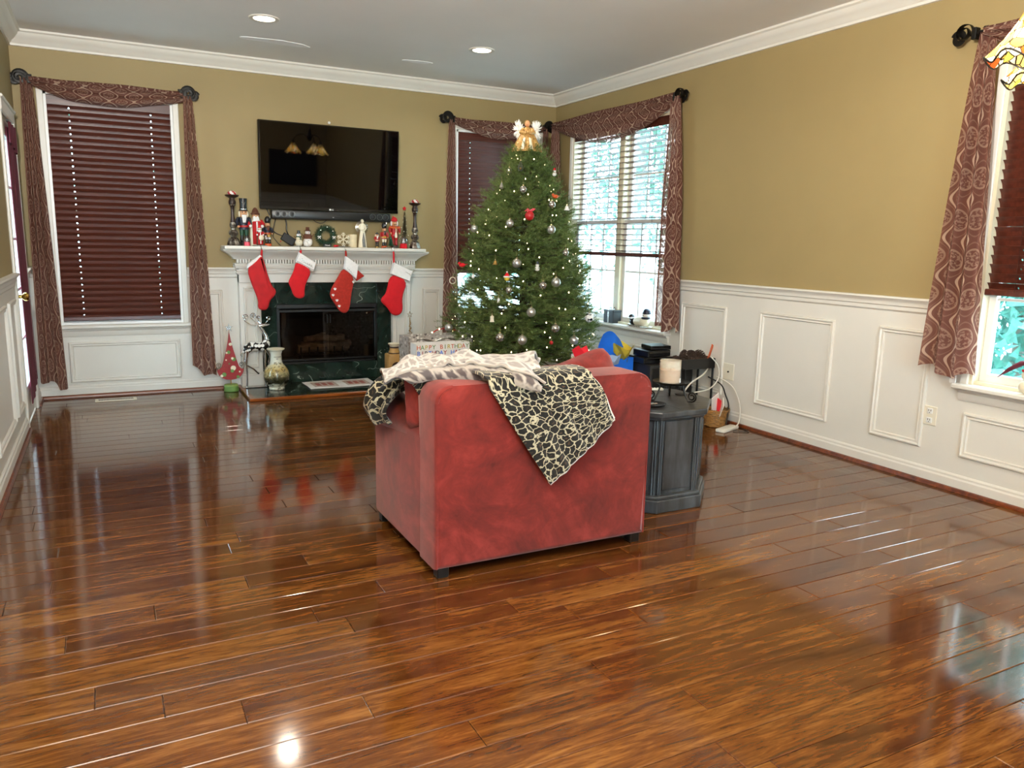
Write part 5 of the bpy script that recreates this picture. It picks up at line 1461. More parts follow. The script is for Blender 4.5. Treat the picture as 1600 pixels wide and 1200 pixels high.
# ------------------------------------------------------------------ christmas tree
TX, TY = -0.90, -1.13
tree = thing('christmas_tree', 'full green lit fir tree with silver ornaments standing in the window corner', 'christmas tree', (TX, TY, 0))
PROF = [(0.30, 0.40), (0.40, 0.52), (0.52, 0.570), (0.80, 0.515), (1.06, 0.430), (1.30, 0.340), (1.55, 0.225), (1.72, 0.140), (1.82, 0.085), (1.90, 0.02)]
PZ = [p[0] for p in PROF]; PR = [p[1] for p in PROF]
rad = lambda z: float(np.interp(z, PZ, PR))
CAMP = Vector((-3.73221, -6.41846, 1.18227))
# natural see-through gaps in the lower boughs: (direction, radius in metres)
GAPS = [((0.4055, 0.9131, -0.044), 0.036), ((0.4056, 0.9112, -0.0715), 0.020), ((0.4213, 0.9036, -0.0769), 0.028), ((0.4351, 0.8979, -0.0674), 0.030),
        ((0.4483, 0.8899, -0.0844), 0.028), ((0.4619, 0.8838, -0.0737), 0.022), ((0.4141, 0.9077, -0.0679), 0.024), ((0.4611, 0.8864, -0.0405), 0.022), ((0.4305, 0.9006, -0.0601), 0.016)]
GD = np.array([g[0] for g in GAPS]); GR = np.array([g[1] for g in GAPS])
m_ = MB(); m_.tube([(0, 0, 0.03), (0.004, 0, 0.6), (-0.004, 0, 1.2), (0, 0, 1.84)], [0.040, 0.032, 0.020, 0.004], 10); part('trunk', m_, M['bark'], tree)
st = MB(); st.lathe([(0, 0.0), (0.20, 0.0), (0.20, 0.02), (0.10, 0.06), (0.07, 0.17), (0.055, 0.17), (0.05, 0.06), (0, 0.05)], 24); part('tree_stand', st, M['dgreen'], tree)
rt = random.Random(31)
segs = []            # twigs: (start, direction, length, weight)
bmb = MB()
for lv in range(62):
    zb = 0.30 + (1.84 - 0.30) * (lv / 61) ** 0.92
    nb = max(4, int(5 + rad(zb) * 15))
    a0 = rt.uniform(0, 6.28)
    for k in range(nb):
        az = a0 + 2 * PI * (k + rt.uniform(-0.25, 0.25)) / nb
        R_ = rad(zb) * rt.choice([0.80, 0.9, 0.97, 1.0, 1.06])
        rise = 0.10 + 0.30 * (zb - 0.3) / 1.5
        n = 6
        pts = []
        for i in range(n + 1):
            q = i / n
            r = R_ * q
            z = zb + R_ * (rise * q - 0.22 * q * q + 0.10 * q ** 3)
            pts.append(Vector((r * math.cos(az), r * math.sin(az), z)))
        if lv % 2 == 0: bmb.tube(pts, [0.006 * (1 - 0.75 * i / n) for i in range(n + 1)], 4, False)
        # side twigs
        nt = int(6 + R_ * 34)
        for j in range(nt):
            q = 0.34 + 0.66 * (j + rt.random()) / nt
            i = min(int(q * n), n - 1); f = q * n - i
            p = pts[i].lerp(pts[i + 1], f)
            d0 = (pts[i + 1] - pts[i]).normalized()
            side = Vector((-math.sin(az), math.cos(az), 0)) * rt.choice((-1, 1))
            d = (d0 * rt.uniform(0.5, 1.1) + side * rt.uniform(0.3, 1.1) + Vector((0, 0, rt.uniform(-0.25, 0.75)))).normalized()
            L = rt.uniform(0.05, 0.115) * (0.75 + 0.4 * R_)
            segs.append((p, d, L))
        segs.append((pts[-1] - (pts[-1] - pts[-2]) * 0.6, ((pts[-1] - pts[-2]).normalized() + Vector((0, 0, 0.35))).normalized(), 0.10))
for k in range(26):
    a = k * 2.4; z = 1.74 + 0.0042 * k
    segs.append((Vector((0, 0, z)), Vector((math.cos(a) * 0.55, math.sin(a) * 0.55, 1)).normalized(), 0.09))
P0 = np.array([s[0] for s in segs]); D0 = np.array([s[1] for s in segs]); L0 = np.array([s[2] for s in segs])
# carve the gaps
mid = P0 + D0 * (L0 * 0.5)[:, None] + np.array([TX, TY, 0.0]) - np.array(CAMP)
keep = np.ones(len(P0), bool)
for g, r in zip(GD, GR):
    t = mid @ g
    d = np.linalg.norm(mid - t[:, None] * g, axis=1)
    keep &= ~((d < r + 0.012) & (RNG.random(len(P0)) < 0.985))
P0, D0, L0 = P0[keep], D0[keep], L0[keep]
NPER = 30
N = len(P0)
up = np.tile(np.array([0, 0, 1.0]), (N, 1))
U = np.cross(D0, up); U /= np.linalg.norm(U, axis=1)[:, None] + 1e-9
V = np.cross(U, D0)
kk = np.tile(np.arange(NPER), (N, 1))
tq = (kk + RNG.random((N, NPER))) / NPER
ang = kk * 2.399 + RNG.random((N, NPER)) * 0.8
base = P0[:, None, :] + D0[:, None, :] * (tq * L0[:, None])[:, :, None]
nd = D0[:, None, :] * 0.85 + U[:, None, :] * np.cos(ang)[:, :, None] + V[:, None, :] * np.sin(ang)[:, :, None] * 0.9
nd /= np.linalg.norm(nd, axis=2)[:, :, None]
sidev = np.cross(nd, RNG.normal(size=nd.shape)); sidev /= np.linalg.norm(sidev, axis=2)[:, :, None]
nl = RNG.uniform(0.016, 0.030, (N, NPER, 1)); nw = RNG.uniform(0.0012, 0.0022, (N, NPER, 1))
tri = np.stack([base - sidev * nw, base + sidev * nw, base + nd * nl], axis=2).reshape(-1, 3)
def big_tris(name, verts, mat_, parent):
    me = bpy.data.meshes.new(name)
    nv = len(verts); nf = nv // 3
    me.vertices.add(nv); me.loops.add(nv); me.polygons.add(nf)
    me.vertices.foreach_set('co', verts.astype(np.float32).ravel())
    me.loops.foreach_set('vertex_index', np.arange(nv, dtype=np.int32))
    me.polygons.foreach_set('loop_start', np.arange(0, nv, 3, dtype=np.int32))
    me.materials.append(mat_)
    me.update(calc_edges=True)
    o = bpy.data.objects.new(name, me); COL.objects.link(o); o.parent = parent
    o['kind'] = 'stuff'
    return o
big_tris('needles', tri, M['needle'], tree)
# twig wood
tw = MB()
for p, d, L in list(zip(P0, D0, L0))[::2]:
    p = Vector(p); d = Vector(d); tw.tube([p, p + d * float(L)], [0.0016, 0.0006], 3, False)
to = tw.build('twigs', M['bark'], tree, 0, recalc=False); to['kind'] = 'stuff'
bo = bmb.build('boughs', M['bark'], tree, 0, recalc=False); bo['kind'] = 'stuff'
# bare lower branches
m_ = MB()
for k in range(14):
    a = k * 0.45 + rt.uniform(-.1, .1); r = rt.uniform(0.35, 0.52)
    m_.tube([(0, 0, 0.30), (0.5 * r * math.cos(a), 0.5 * r * math.sin(a), 0.30), (r * math.cos(a), r * math.sin(a), rt.uniform(0.20, 0.30))], [0.008, 0.005, 0.002], 5)
part('bare_boughs', m_, M['bark'], tree)
# string lights
ls = MB(); wires = []
n = 205
for i in range(n):
    k = (i + 0.5) / n
    z = 0.36 + 1.44 * (1 - math.sqrt(1 - k * 0.985)) if False else 0.36 + 1.44 * (k ** 1.35)
    a = i * 2.39996 + rt.uniform(-0.3, 0.3)
    r = rad(z) * rt.uniform(0.90, 1.03)
    ls.sphere((r * math.cos(a), r * math.sin(a), z + rt.uniform(-0.03, 0.05)), 0.0043, (1, 1, 1.3), 6, 5)
lo = ls.build('light_bulbs', M['fairy'], tree, 60); lo['kind'] = 'stuff'
wm = MB()
pts = []
for i in range(420):
    k = i / 420; z = 0.36 + 1.44 * k; a = k * 2 * PI * 15; r = rad(z) * 0.88
    pts.append((r * math.cos(a), r * math.sin(a), z + 0.012 * math.sin(i * 1.7)))
wm.tube(pts, 0.0016, 4); part('light_wire', wm, M['wire'], tree)

# ------------------------------------------------------------------ ornaments
M['oball'] = paint('satin silver ball', 'c4c2bc', 0.28, 0.85, var=0.06)
M['mercury'] = paint('mottled mercury glass', 'b4aea4', 0.22, 0.8, var=0.6, scale=60)
M['capm'] = paint('ornament cap', 'b0a078', 0.3, 1.0)
def ornament(p, label, mm, kind='ball', r=0.028, group='silver ball ornaments on the tree'):
    p = Vector(p); c = Vector((TX, TY, p.z)); out = (p - c); out.z = 0
    if out.length > 0: p = p + out.normalized() * 0.012
    t_ = thing('tree_ornament', label, 'ornament', p, 0, group)
    def cap(z, h=0.03):
        m_ = MB(); m_.lathe([(0, z - 0.001), (r * 0.24, z - 0.001), (r * 0.24, z + 0.006), (0, z + 0.007)], 10); part('cap', m_, M['capm'], t_)
        m_ = MB(); m_.tube([(0, 0, z + 0.006), (0.002, 0.002, z + 0.014), (0, 0.01, z + 0.014 + h)], 0.0009, 4); part('hook', m_, M['capm'], t_)
    if kind == 'ball':
        m_ = MB(); m_.sphere((0, 0, 0), r, nu=20, nv=14); part('bulb', m_, mm, t_); cap(r)
    elif kind == 'drop':
        m_ = MB(); m_.lathe([(0, -r), (r * 0.6, -r * 0.8), (r, -r * 0.1), (r * 0.8, r * 0.6), (r * 0.25, r * 1.7), (0, r * 2.0)], 18); part('bulb', m_, mm, t_)
        m_ = MB(); m_.sphere((0, 0, -r * 0.1), r * 0.3, nu=10, nv=7); part('inner_bead', m_, M['gold'], t_); cap(r * 2.0)
    elif kind == 'ring':
        m_ = MB(); m_.tube([(r * math.cos(i * PI / 12), 0, r * math.sin(i * PI / 12)) for i in range(25)], 0.0035, 6); part('hoop', m_, mm, t_)
        m_ = MB(); m_.sphere((0, 0, 0), r * 0.4, nu=10, nv=7); part('centre_bead', m_, M['clearglass'], t_); cap(r + 0.003)
    elif kind == 'bird':
        m_ = MB(); m_.sphere((0, 0, 0), r * 0.7, (1.5, 0.8, 0.9), 14, 9); m_.tube([(r * 0.7, 0, 0.002), (r * 1.7, 0, 0.006)], [r * 0.35, r * 0.2], 8, flat=(0.4, 1.2)); part('body', m_, mm, t_)
        m_ = MB(); m_.sphere((-r * 0.9, 0, r * 0.5), r * 0.45, nu=12, nv=8); m_.tube([(-r * 1.2, 0, r * 0.45), (-r * 1.6, 0, r * 0.4)], [0.003, 0.0005], 6); part('head', m_, mm, t_)
    elif kind == 'lantern':
        m_ = MB(); m_.lathe([(0, -r), (r * 0.7, -r), (r * 0.6, -r * 0.85), (r * 0.5, 0.2 * r), (r * 0.65, r * 0.3), (0, r * 0.9)], 6); part('body', m_, mm, t_); cap(r * 0.9)
    elif kind == 'capped':
        m_ = MB(); m_.sphere((0, 0, -r * 0.35), r * 0.62, nu=14, nv=9); part('head', m_, mm, t_)
        m_ = MB(); m_.lathe([(0, 0), (r * 0.75, 0), (r * 0.45, r * 0.55), (0, r * 1.1)], 14); ho = part('hat', m_, M['redfelt'], t_)
        m_ = MB(); m_.lathe([(r * 0.6, -0.006), (r * 0.85, -0.003), (r * 0.85, 0.004), (r * 0.6, 0.006)], 14); m_.sphere((0, 0, r * 1.1), r * 0.2, nu=8, nv=5); m_.build('hat_trim', M['whitefelt'], ho)
    elif kind == 'bell':
        m_ = MB(); m_.lathe([(r * 1.0, -r * 0.8), (r * 0.65, -r * 0.3), (r * 0.5, r * 0.4), (0, r * 0.8)], 14); part('bell', m_, mm, t_); cap(r * 0.8)
    elif kind == 'snow':
        m_ = MB(); m_.sphere((0, 0, -r * 0.4), r * 0.6, nu=12, nv=8); m_.sphere((0, 0, r * 0.35), r * 0.42, nu=12, nv=8); part('body', m_, M['whitefelt'], t_)
        m_ = MB(); m_.lathe([(0, r * 0.62), (r * 0.5, r * 0.62), (r * 0.5, r * 0.7), (r * 0.3, r * 0.72), (r * 0.28, r * 1.2), (0, r * 1.2)], 12); part('hat', m_, mm, t_)
        m_ = MB(); m_.lathe([(r * 0.3, -r * 0.05), (r * 0.5, 0.0), (r * 0.3, r * 0.08)], 12); part('scarf', m_, mm, t_)
    return t_
OB, ME, CG = M['oball'], M['mercury'], M['clearglass']
ornament((-1.032, -1.296, 1.712), 'clear teardrop ornament hanging just under the angel skirt', CG, 'drop', 0.026, None)
ornament((-1.092, -1.246, 1.690), 'small clear glass ball ornament left of the clear teardrop', CG, 'ball', 0.024, None)
ornament((-1.162, -1.268, 1.575), 'small dull silver drop at the upper left edge of the tree', OB, 'drop', 0.016, None)
ornament((-1.062, -1.397, 1.555), 'mottled silver ball below the clear teardrop ornament', ME, 'ball', 0.027)
ornament((-1.325, -1.17, 1.275), 'silver ball at the left edge of the tree against the blind', OB, 'ball', 0.027)
ornament((-1.177, -1.431, 1.316), 'silver ball left of the red bow ball', OB, 'ball', 0.029)
o = ornament((-1.055, -1.487, 1.372), 'dark red ball with a pink ribbon high in the middle of the tree', M['red'], 'ball', 0.033, None)
m_ = MB()
for s in (-1, 1): m_.tube([(0, -0.004, 0.034), (s * 0.022, -0.008, 0.048), (s * 0.040, -0.006, 0.040 + s * 0.010), (s * 0.020, -0.006, 0.034), (0, -0.004, 0.034)], 0.0045, 6)
part('ribbon_bow', m_, M['pink'], o)
ornament((-0.775, -1.316, 1.695), 'white snowman ornament with red hat at the upper right edge', M['redfelt'], 'snow', 0.026, None)
ornament((-0.881, -1.485, 1.456), 'mottled silver ball below the orange bird on the right side', ME, 'ball', 0.026)
ornament((-0.742, -1.455, 1.440), 'white glass disc ornament at the right edge by the window', M['whitefelt'], 'bell', 0.022, None)
ornament((-0.919, -1.554, 1.279), 'silver ball on the right side at window rail height', OB, 'ball', 0.031)
ornament((-0.824, -1.598, 1.120), 'mottled silver ball at the right edge just above the blind bottom rail', ME, 'ball', 0.024)
ornament((-0.840, -1.460, 1.515), 'orange bird ornament in the upper right of the tree', M['orange'], 'bird', 0.022, None)
ornament((-1.411, -1.155, 1.014), 'red cardinal ornament at the left edge over the curtain', M['redfelt'], 'bird', 0.024, None)
ornament((-1.436, -1.04, 0.896), 'pale hoop ornament at the far left edge', M['ivory'], 'ring', 0.024, None)
ornament((-1.463, -1.164, 0.817), 'clear glass ball ornament below the pale hoop', CG, 'ball', 0.031, None)
ornament((-1.292, -1.447, 1.044), 'small gold bell ornament in the left middle of the tree', M['gold'], 'bell', 0.020, None)
ornament((-1.179, -1.549, 1.042), 'large silver ball in the centre of the tree', OB, 'ball', 0.033)
ornament((-1.243, -1.531, 0.947), 'little yellow face in a red cap near the tree gaps', M['yellow'], 'capped', 0.030, None)
ornament((-1.304, -1.533, 0.786), 'small white lantern ornament among the tree gaps', M['whitefelt'], 'lantern', 0.018, None)
ornament((-1.345, -1.519, 0.659), 'ivory lantern ornament in the lower left of the tree', M['ivory'], 'lantern', 0.026, None)
ornament((-1.513, -1.151, 0.558), 'silver ball lowest on the left edge of the tree', OB, 'ball', 0.029)
ornament((-1.313, -1.583, 0.530), 'crackled gold and silver ball low on the left front', ME, 'ball', 0.031)
ornament((-1.188, -1.673, 0.518), 'silver ball lowest in the middle, above the grey throw', OB, 'ball', 0.034)
ornament((-1.397, -1.312, 0.936), 'white drop ornament beside the biggest tree gap', M['whitefelt'], 'drop', 0.012, None)
ornament((-1.243, -1.564, 0.857), 'mottled silver ball right of the tree gaps', ME, 'ball', 0.024)
ornament((-1.053, -1.612, 1.02), 'snowman ornament with a navy hat right of the large centre ball', M['navy'], 'snow', 0.030, None)
ornament((-0.934, -1.668, 0.915), 'broad silver ball at the right middle of the tree', OB, 'ball', 0.034)
ornament((-1.029, -1.655, 0.893), 'mottled silver ball left of the broad silver ball', ME, 'ball', 0.028)
ornament((-1.122, -1.669, 0.709), 'silver ball centred in the lower half of the tree', OB, 'ball', 0.033)
ornament((-0.964, -1.731, 0.599), 'crackled silver ball low on the right front', ME, 'ball', 0.031)
ornament((-0.651, -1.669, 0.659), 'black and white ball at the right edge by the windowsill', M['check'], 'ball', 0.033, None)
ornament((-0.813, -1.735, 0.508), 'pale silver ball lowest on the right, above the gift bag', OB, 'ball', 0.032)
ornament((-0.991, -1.729, 0.498), 'tiny red berry ornament low on the right front', M['red'], 'ball', 0.014, None)

# ------------------------------------------------------------------ angel tree topper
ta = thing('tree_topper', 'gold gowned angel with white feather wings on top of the christmas tree', 'tree topper', (-0.905, -1.145, 1.845), math.radians(-28))
def gown(s, t):
    a = s * 2 * PI
    r = 0.030 + 0.070 * t ** 0.8 + 0.007 * math.sin(9 * a) * t
    return (r * math.cos(a) * 1.1, r * math.sin(a) * 0.75 - 0.012 * t, 0.150 - 0.150 * t)
m_ = MB(); m_.grid(gown, 64, 12, None, 0.002); part('gown', m_, M['ogold'], ta)
m_ = MB(); m_.lathe([(0, 0.125), (0.034, 0.128), (0.032, 0.150), (0.026, 0.172), (0.012, 0.182), (0, 0.183)], 18, sy=0.8); part('bodice', m_, M['ogold'], ta)
m_ = MB(); m_.sphere((0, -0.004, 0.203), 0.021, (0.95, 1, 1.1), 16, 11); m_.sphere((0, -0.026, 0.200), 0.003, nu=6, nv=4); part('head', m_, M['skin'], ta)
m_ = MB(); m_.sphere((0, 0.004, 0.208), 0.024, (1.05, 0.95, 1.0), 16, 10); part('hair', m_, M['gold'], ta)
for sx in (-1, 1):
    m_ = MB(); m_.tube([(sx * 0.030, 0, 0.165), (sx * 0.044, -0.018, 0.140), (sx * 0.022, -0.042, 0.130), (sx * 0.004, -0.048, 0.138)], [0.014, 0.018, 0.014, 0.008], 10); part('sleeve', m_, M['ogold'], ta)
    m_ = MB()
    rr = random.Random(5 + sx)
    for i in range(90):
        ang_ = 2 * PI * rr.random(); R_ = 0.012 + 0.040 * rr.random()
        c = Vector((sx * 0.062, 0.026, 0.158)); d = Vector((math.sin(ang_) * 0.72, rr.uniform(-0.2, 0.25), math.cos(ang_) * 1.15))
        b = c + d * R_ * 0.35; e = c + d * (R_ + 0.022)
        m_.tube([b, b.lerp(e, 0.5) + Vector((0, rr.uniform(-.006, .006), 0)), e], [0.007, 0.013, 0.002], 6, flat=(0.45, 1.0))
    part('feather_wing', m_, M['feather'], ta)
for sx in (-1, 1):
    m_ = MB(); m_.tube([(sx * 0.016, -0.030, 0.125), (sx * 0.024, -0.066, 0.07), (sx * 0.034, -0.086, 0.012)], [0.006, 0.008, 0.010], 8, flat=(0.4, 1.2)); part('sash', m_, M['ivory'], ta)
# ------------------------------------------------------------------ red chair seen from behind
chair = thing('armchair', 'wide red microsuede armchair seen from behind, draped with two throws', 'armchair', (-2.3175, -4.02, 0))
CX0, CX1 = -0.4525, 0.4525
def rounded(x0, x1, z0_, z1_, r, n=8):
    p = [(x0, z0_), (x1, z0_)]
    for i in range(n + 1): a = PI / 2 * i / n; p.append((x1 - r + r * math.cos(a), z1_ - r + r * math.sin(a)))
    for i in range(n + 1): a = PI / 2 + PI / 2 * i / n; p.append((x0 + r + r * math.cos(a), z1_ - r + r * math.sin(a)))
    return p
m_ = MB(); m_.prism(rounded(CX0, CX1, 0.036, 0.698, 0.062), 0.0, 0.175, 'xz', 0.022, 3); part('back', m_, M['suede'], chair)
def pipe(m_, poly, y, r=0.0042, closed=False):
    m_.tube([(a, y, b) for a, b in poly], r, 6)
m_ = MB(); q = rounded(CX0 + 0.006, CX1 - 0.006, 0.042, 0.692, 0.058); pipe(m_, q[1:] + [q[0]], 0.004); part('piping', m_, M['suede'], chair)
for sx, lb in ((-1, 'left'), (1, 'right')):
    xa = CX0 if sx < 0 else CX1 - 0.15
    m_ = MB(); m_.box(xa, 0.140, 0.036, xa + 0.15, 0.700, 0.505, 0.020, 3); so = part('side', m_, M['suede'], chair)
    m_ = MB(); xc = xa + 0.075 + sx * 0.020
    m_.tube([(xc, 0.150, 0.475), (xc, 0.30, 0.478), (xc + sx * 0.004, 0.45, 0.488), (xc + sx * 0.014, 0.60, 0.505), (xc + sx * 0.018, 0.680, 0.508), (xc + sx * 0.016, 0.715, 0.50)], [0.052, 0.056, 0.062, 0.080, 0.076, 0.040], 18); part('arm', m_, M['suede'], chair)
m_ = MB(); m_.box(CX0 + 0.14, 0.16, 0.045, CX1 - 0.14, 0.690, 0.30, 0.02, 2); part('seat_base', m_, M['suede'], chair)
m_ = MB(); m_.box(CX0 + 0.145, 0.17, 0.295, CX1 - 0.145, 0.725, 0.43, 0.04, 3); part('seat_cushion', m_, M['suede'], chair)
for x in (CX0 + 0.035, CX1 - 0.035):
    for y in (0.035, 0.665):
        m_ = MB(); m_.box(x - 0.022, y - 0.022, 0, x + 0.022, y + 0.022, 0.045, 0.003); part('foot', m_, M['black'], chair)
def pillow(name, label, c, w, h, t, rot, seed, top=True):
    rr = random.Random(seed); ph = [rr.uniform(0, 6) for _ in range(5)]
    def side(sg):
        def fn(s, u):
            x, z = 2 * s - 1, 2 * u - 1
            k = max(0, (1 - abs(x) ** 3.2)) ** 0.5 * max(0, (1 - abs(z) ** 3.2)) ** 0.5
            pin = 1 - 0.06 * (1 - abs(x)) * abs(z) ** 3
            wr = 0.010 * math.sin(5 * x + 5 * z + ph[0]) * k + 0.007 * math.sin(9 * z - 4 * x + ph[1]) * k
            return (x * w / 2 * (1 - 0.03 * (1 - z * z)) * (1 - 0.09 * z ** 6), sg * (t / 2 * k + wr), z * h / 2 * (1 - 0.03 * (1 - x * x)) * (1 - 0.09 * x ** 6))
        return fn
    R_ = Matrix.Translation(c) @ Euler(rot).to_matrix().to_4x4()
    m_ = MB(); m_.T = R_; m_.grid(side(1), 22, 22); m_.grid(side(-1), 22, 22)
    return m_
# back cushion (part of the chair, squashed out to the left under the throws)
m_ = pillow('', '', (-0.230, 0.265, 0.605), 0.49, 0.23, 0.24, (math.radians(-8), 0, 0), 2); part('back_cushion', m_, M['suede'], chair)
m_ = pillow('', '', (0.06, 0.255, 0.545), 0.40, 0.32, 0.18, (math.radians(-8), 0, 0), 3); part('back_cushion', m_, M['suede'], chair)
pl = thing('throw_pillow', 'loose red cushion propped slanting over the right corner of the armchair', 'pillow', (-2.000, -3.725, 0.543))
m_ = pillow('', '', (0, 0, 0), 0.44, 0.36, 0.16, (math.radians(-20), math.radians(-15), math.radians(6)), 5); part('cover', m_, M['suede'], pl)

# ------------------------------------------------------------------ leopard throw
lt = thing('leopard_throw', 'black and cream leopard fleece throw hanging over the chair back', 'throw blanket', (-2.3175, -4.02, 0))
# drape: path over the chair back from the seat side, across the top, down the rear face
TL, TR, BR, BT = (-0.285, 0.712), (0.135, 0.712), (0.247, 0.540), (-0.024, 0.318)   # rear-face quad corners (x, z)
def drape(s, t):
    """s across (0 left .. 1 right), t from behind the cushion (0) over the top (0.35) to the hem (1)"""
    T0 = 0.30
    if t < T0:
        k = t / T0
        x = TL[0] + s * (TR[0] - TL[0]); y = 0.185 - k * 0.200; z = 0.722 + 0.008 * math.sin(PI * k) - 0.03 * (1 - k) ** 2
        return (x, y, z)
    k = (t - T0) / (1 - T0)
    lx = TL[0] + k * (BT[0] - TL[0]); lz = TL[1] + k * (BT[1] - TL[1])
    rx = TR[0] + k * (BR[0] - TR[0]) + 0.035 * math.sin(PI * k) * (1 - k); rz = TR[1] + k * (BR[1] - TR[1])
    x = lx + s * (rx - lx); z = lz + s * (rz - lz)
    fold = 0.010 * math.sin(2 * PI * 2.3 * s + 1.2 * k + 0.4) * min(1, k * 2) + 0.005 * math.sin(2 * PI * 5 * s - 2 * k) * min(1, k * 2)
    rnd = min(1, k * 6)
    y = -0.016 - 0.012 * math.sin(PI / 2 * rnd) - abs(fold) * 0.9 - 0.022 * (1 - s) * s * 2 * k - 0.008 * k
    z = min(z, 0.722) if k > 0.05 else 0.718 - 0.02 * k
    return (x, y, z)
def drape_uv(s, t): return (s * 0.46 + 0.02 * t, t * 0.75)
m_ = MB(); m_.grid(drape, 40, 48, drape_uv, 0.010); part('rear_fall', m_, M['leopard'], lt)
hem = MB()
hem.tube([drape(s_ / 24, 1.0) for s_ in range(25)], 0.0085, 7)
hem.tube([drape(1.0, 0.30 + 0.70 * i / 24) for i in range(25)], 0.0055, 6)
part('fleece_edge', hem, M['sherpa'], lt, 'white fleece edging')
def run(s, t):      # strip along the cushion tops toward the left arm, under the grey throw
    x = -0.455 + s * 0.36; f = 0.008 * math.sin(14 * s + 4 * t)
    e = max(0, (0.30 - s) / 0.30)
    return (x, 0.17 + t * 0.22, 0.715 - 0.05 * e ** 1.5 + f - 0.02 * (2 * t - 1) ** 2)
m_ = MB(); m_.grid(run, 24, 12, lambda s, t: (0.5 + s * 0.42, t * 0.3), 0.010); part('top_run', m_, M['leopard'], lt)
def armfall(s, t):  # bunched end over the left arm
    a = math.radians(38 + 166 * t)
    fold = 0.014 * math.sin(2 * PI * 2.4 * s + 2.6 * t) + 0.008 * math.sin(2 * PI * 4.1 * s - 3 * t + 1)
    r = 0.106 + fold + 0.016 * math.sin(PI * s)
    y = 0.34 + 0.08 * t + s * (0.27 - 0.07 * t) + 0.012 * math.sin(7 * t)
    x = -0.400 + 1.02 * r * math.cos(a); z = 0.520 + 1.05 * r * math.sin(a)
    if t > 0.85: x += 0.02 * (t - 0.85) / 0.15
    return (x, y, z)
m_ = MB(); m_.grid(armfall, 32, 30, lambda s, t: (s * 0.36, t * 0.34 + 2), 0.014); part('arm_fall', m_, M['leopard'], lt)
# ------------------------------------------------------------------ grey throw
gy = thing('grey_throw', 'pale grey leopard fleece throw heaped along the top of the chair', 'throw blanket', (-2.3175, -4.02, 0))
GS = [0, .15, .30, .45, .60, .75, .90, 1.0]
HEM = ([-.588, -.505, -.438, -.363, -.29, -.20, -.115, -.085], [.17, .165, .16, .15, .12, .03, -.055, -.070], [.698, .738, .744, .749, .757, .757, .722, .690])
RIDGE = ([-.56, -.48, -.40, -.32, -.22, -.13, -.04, .035], [.30, .31, .32, .32, .32, .28, .22, .15], [.708, .738, .754, .759, .754, .750, .760, .750])
REAR = ([-.50, -.43, -.37, -.29, -.20, -.10, -.01, .05], [.44, .45, .46, .46, .44, .38, .28, .20], [.640, .66, .68, .69, .69, .70, .735, .735])
FOLD = ([-.51, -.455, -.395, -.325, -.255, -.19, -.13, -.09], [.160, .155, .150, .135, .085, .005, -.060, -.072], [.690, .698, .698, .696, .698, .696, .686, .676])
def cv(C, s): return Vector([float(np.interp(s, GS, c)) for c in C])
def sm(C, s): return (cv(C, max(0, s - 0.05)) + cv(C, s) * 2 + cv(C, min(1, s + 0.05))) / 4
def gtop(s, t):
    h, r, e = sm(HEM, s), sm(RIDGE, s), sm(REAR, s)
    if t < 0.5:
        k = t / 0.5; p = h.lerp(r, k); p.z += 0.020 * math.sin(PI * k)
    else:
        k = (t - 0.5) / 0.5; p = r.lerp(e, k); p.z += 0.012 * math.sin(PI * k)
    cr = max(0, (s - 0.80) / 0.20); p.z += cr * (0.014 * math.sin(11 * t + 9 * s) + 0.010 * math.sin(23 * t - 4 * s)); p.x += cr * 0.018 * math.sin(9 * t + 1)
    wv = math.sin(PI * min(1, t * 1.6))
    p.z += (0.006 * math.sin(31 * s + 5 * t) + 0.005 * math.sin(17 * s - 8 * t)) * (0.3 + wv)
    if t < 0.2: q = (0.2 - t) / 0.2; p.z += q * (0.010 * max(0, math.sin(44 * s - 0.5)) * (s > 0.35) * (s < 0.85)); p.y -= 0.010 * q
    return p
m_ = MB(); m_.grid(gtop, 90, 36, lambda s, t: (s * 0.62, t * 0.36), 0.009); part('top_layer', m_, M['greyleo'], gy)
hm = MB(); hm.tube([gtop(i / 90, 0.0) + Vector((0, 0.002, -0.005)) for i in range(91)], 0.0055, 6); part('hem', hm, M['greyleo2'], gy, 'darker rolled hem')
def gund(s, t):
    s2 = 0.06 + 0.94 * s
    h, f = sm(HEM, s2), sm(FOLD, s2)
    h = h + Vector((0, 0.012, -0.006)); f.y -= 0.004
    p = h.lerp(f, t); p.y -= 0.016 * math.sin(PI * t); p.z += 0.003 * math.sin(23 * s + 3 * t)
    return p
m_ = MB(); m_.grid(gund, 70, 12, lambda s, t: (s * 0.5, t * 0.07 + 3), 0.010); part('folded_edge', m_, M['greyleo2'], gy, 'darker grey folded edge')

# ------------------------------------------------------------------ octagonal side table
tb = thing('side_table', 'weathered grey octagonal side table beside the red armchair', 'side table', (-1.490, -3.480, 0))
def octo(ap): R_ = ap / math.cos(PI / 8); return [(R_ * math.cos(PI / 8 + i * PI / 4), R_ * math.sin(PI / 8 + i * PI / 4)) for i in range(8)]
AP = 0.288
m_ = MB(); m_.prism(octo(AP + 0.012), 0.0, 0.060, 'xy', 0.004, 1); m_.prism(octo(AP + 0.004), 0.058, 0.078, 'xy', 0.006, 2); part('plinth', m_, M['distress'], tb, None, 18)
m_ = MB(); m_.prism(octo(AP - 0.022), 0.07, 0.435, 'xy'); part('body', m_, M['distress'], tb, None, 18)
m_ = MB(); m_.prism(octo(AP + 0.004), 0.424, 0.442, 'xy', 0.005, 1); m_.prism(octo(AP + 0.016), 0.438, 0.466, 'xy', 0.006, 2); to_ = part('table_top', m_, M['distress'], tb, None, 18)
side = 2 * (AP - 0.022) * math.tan(PI / 8)
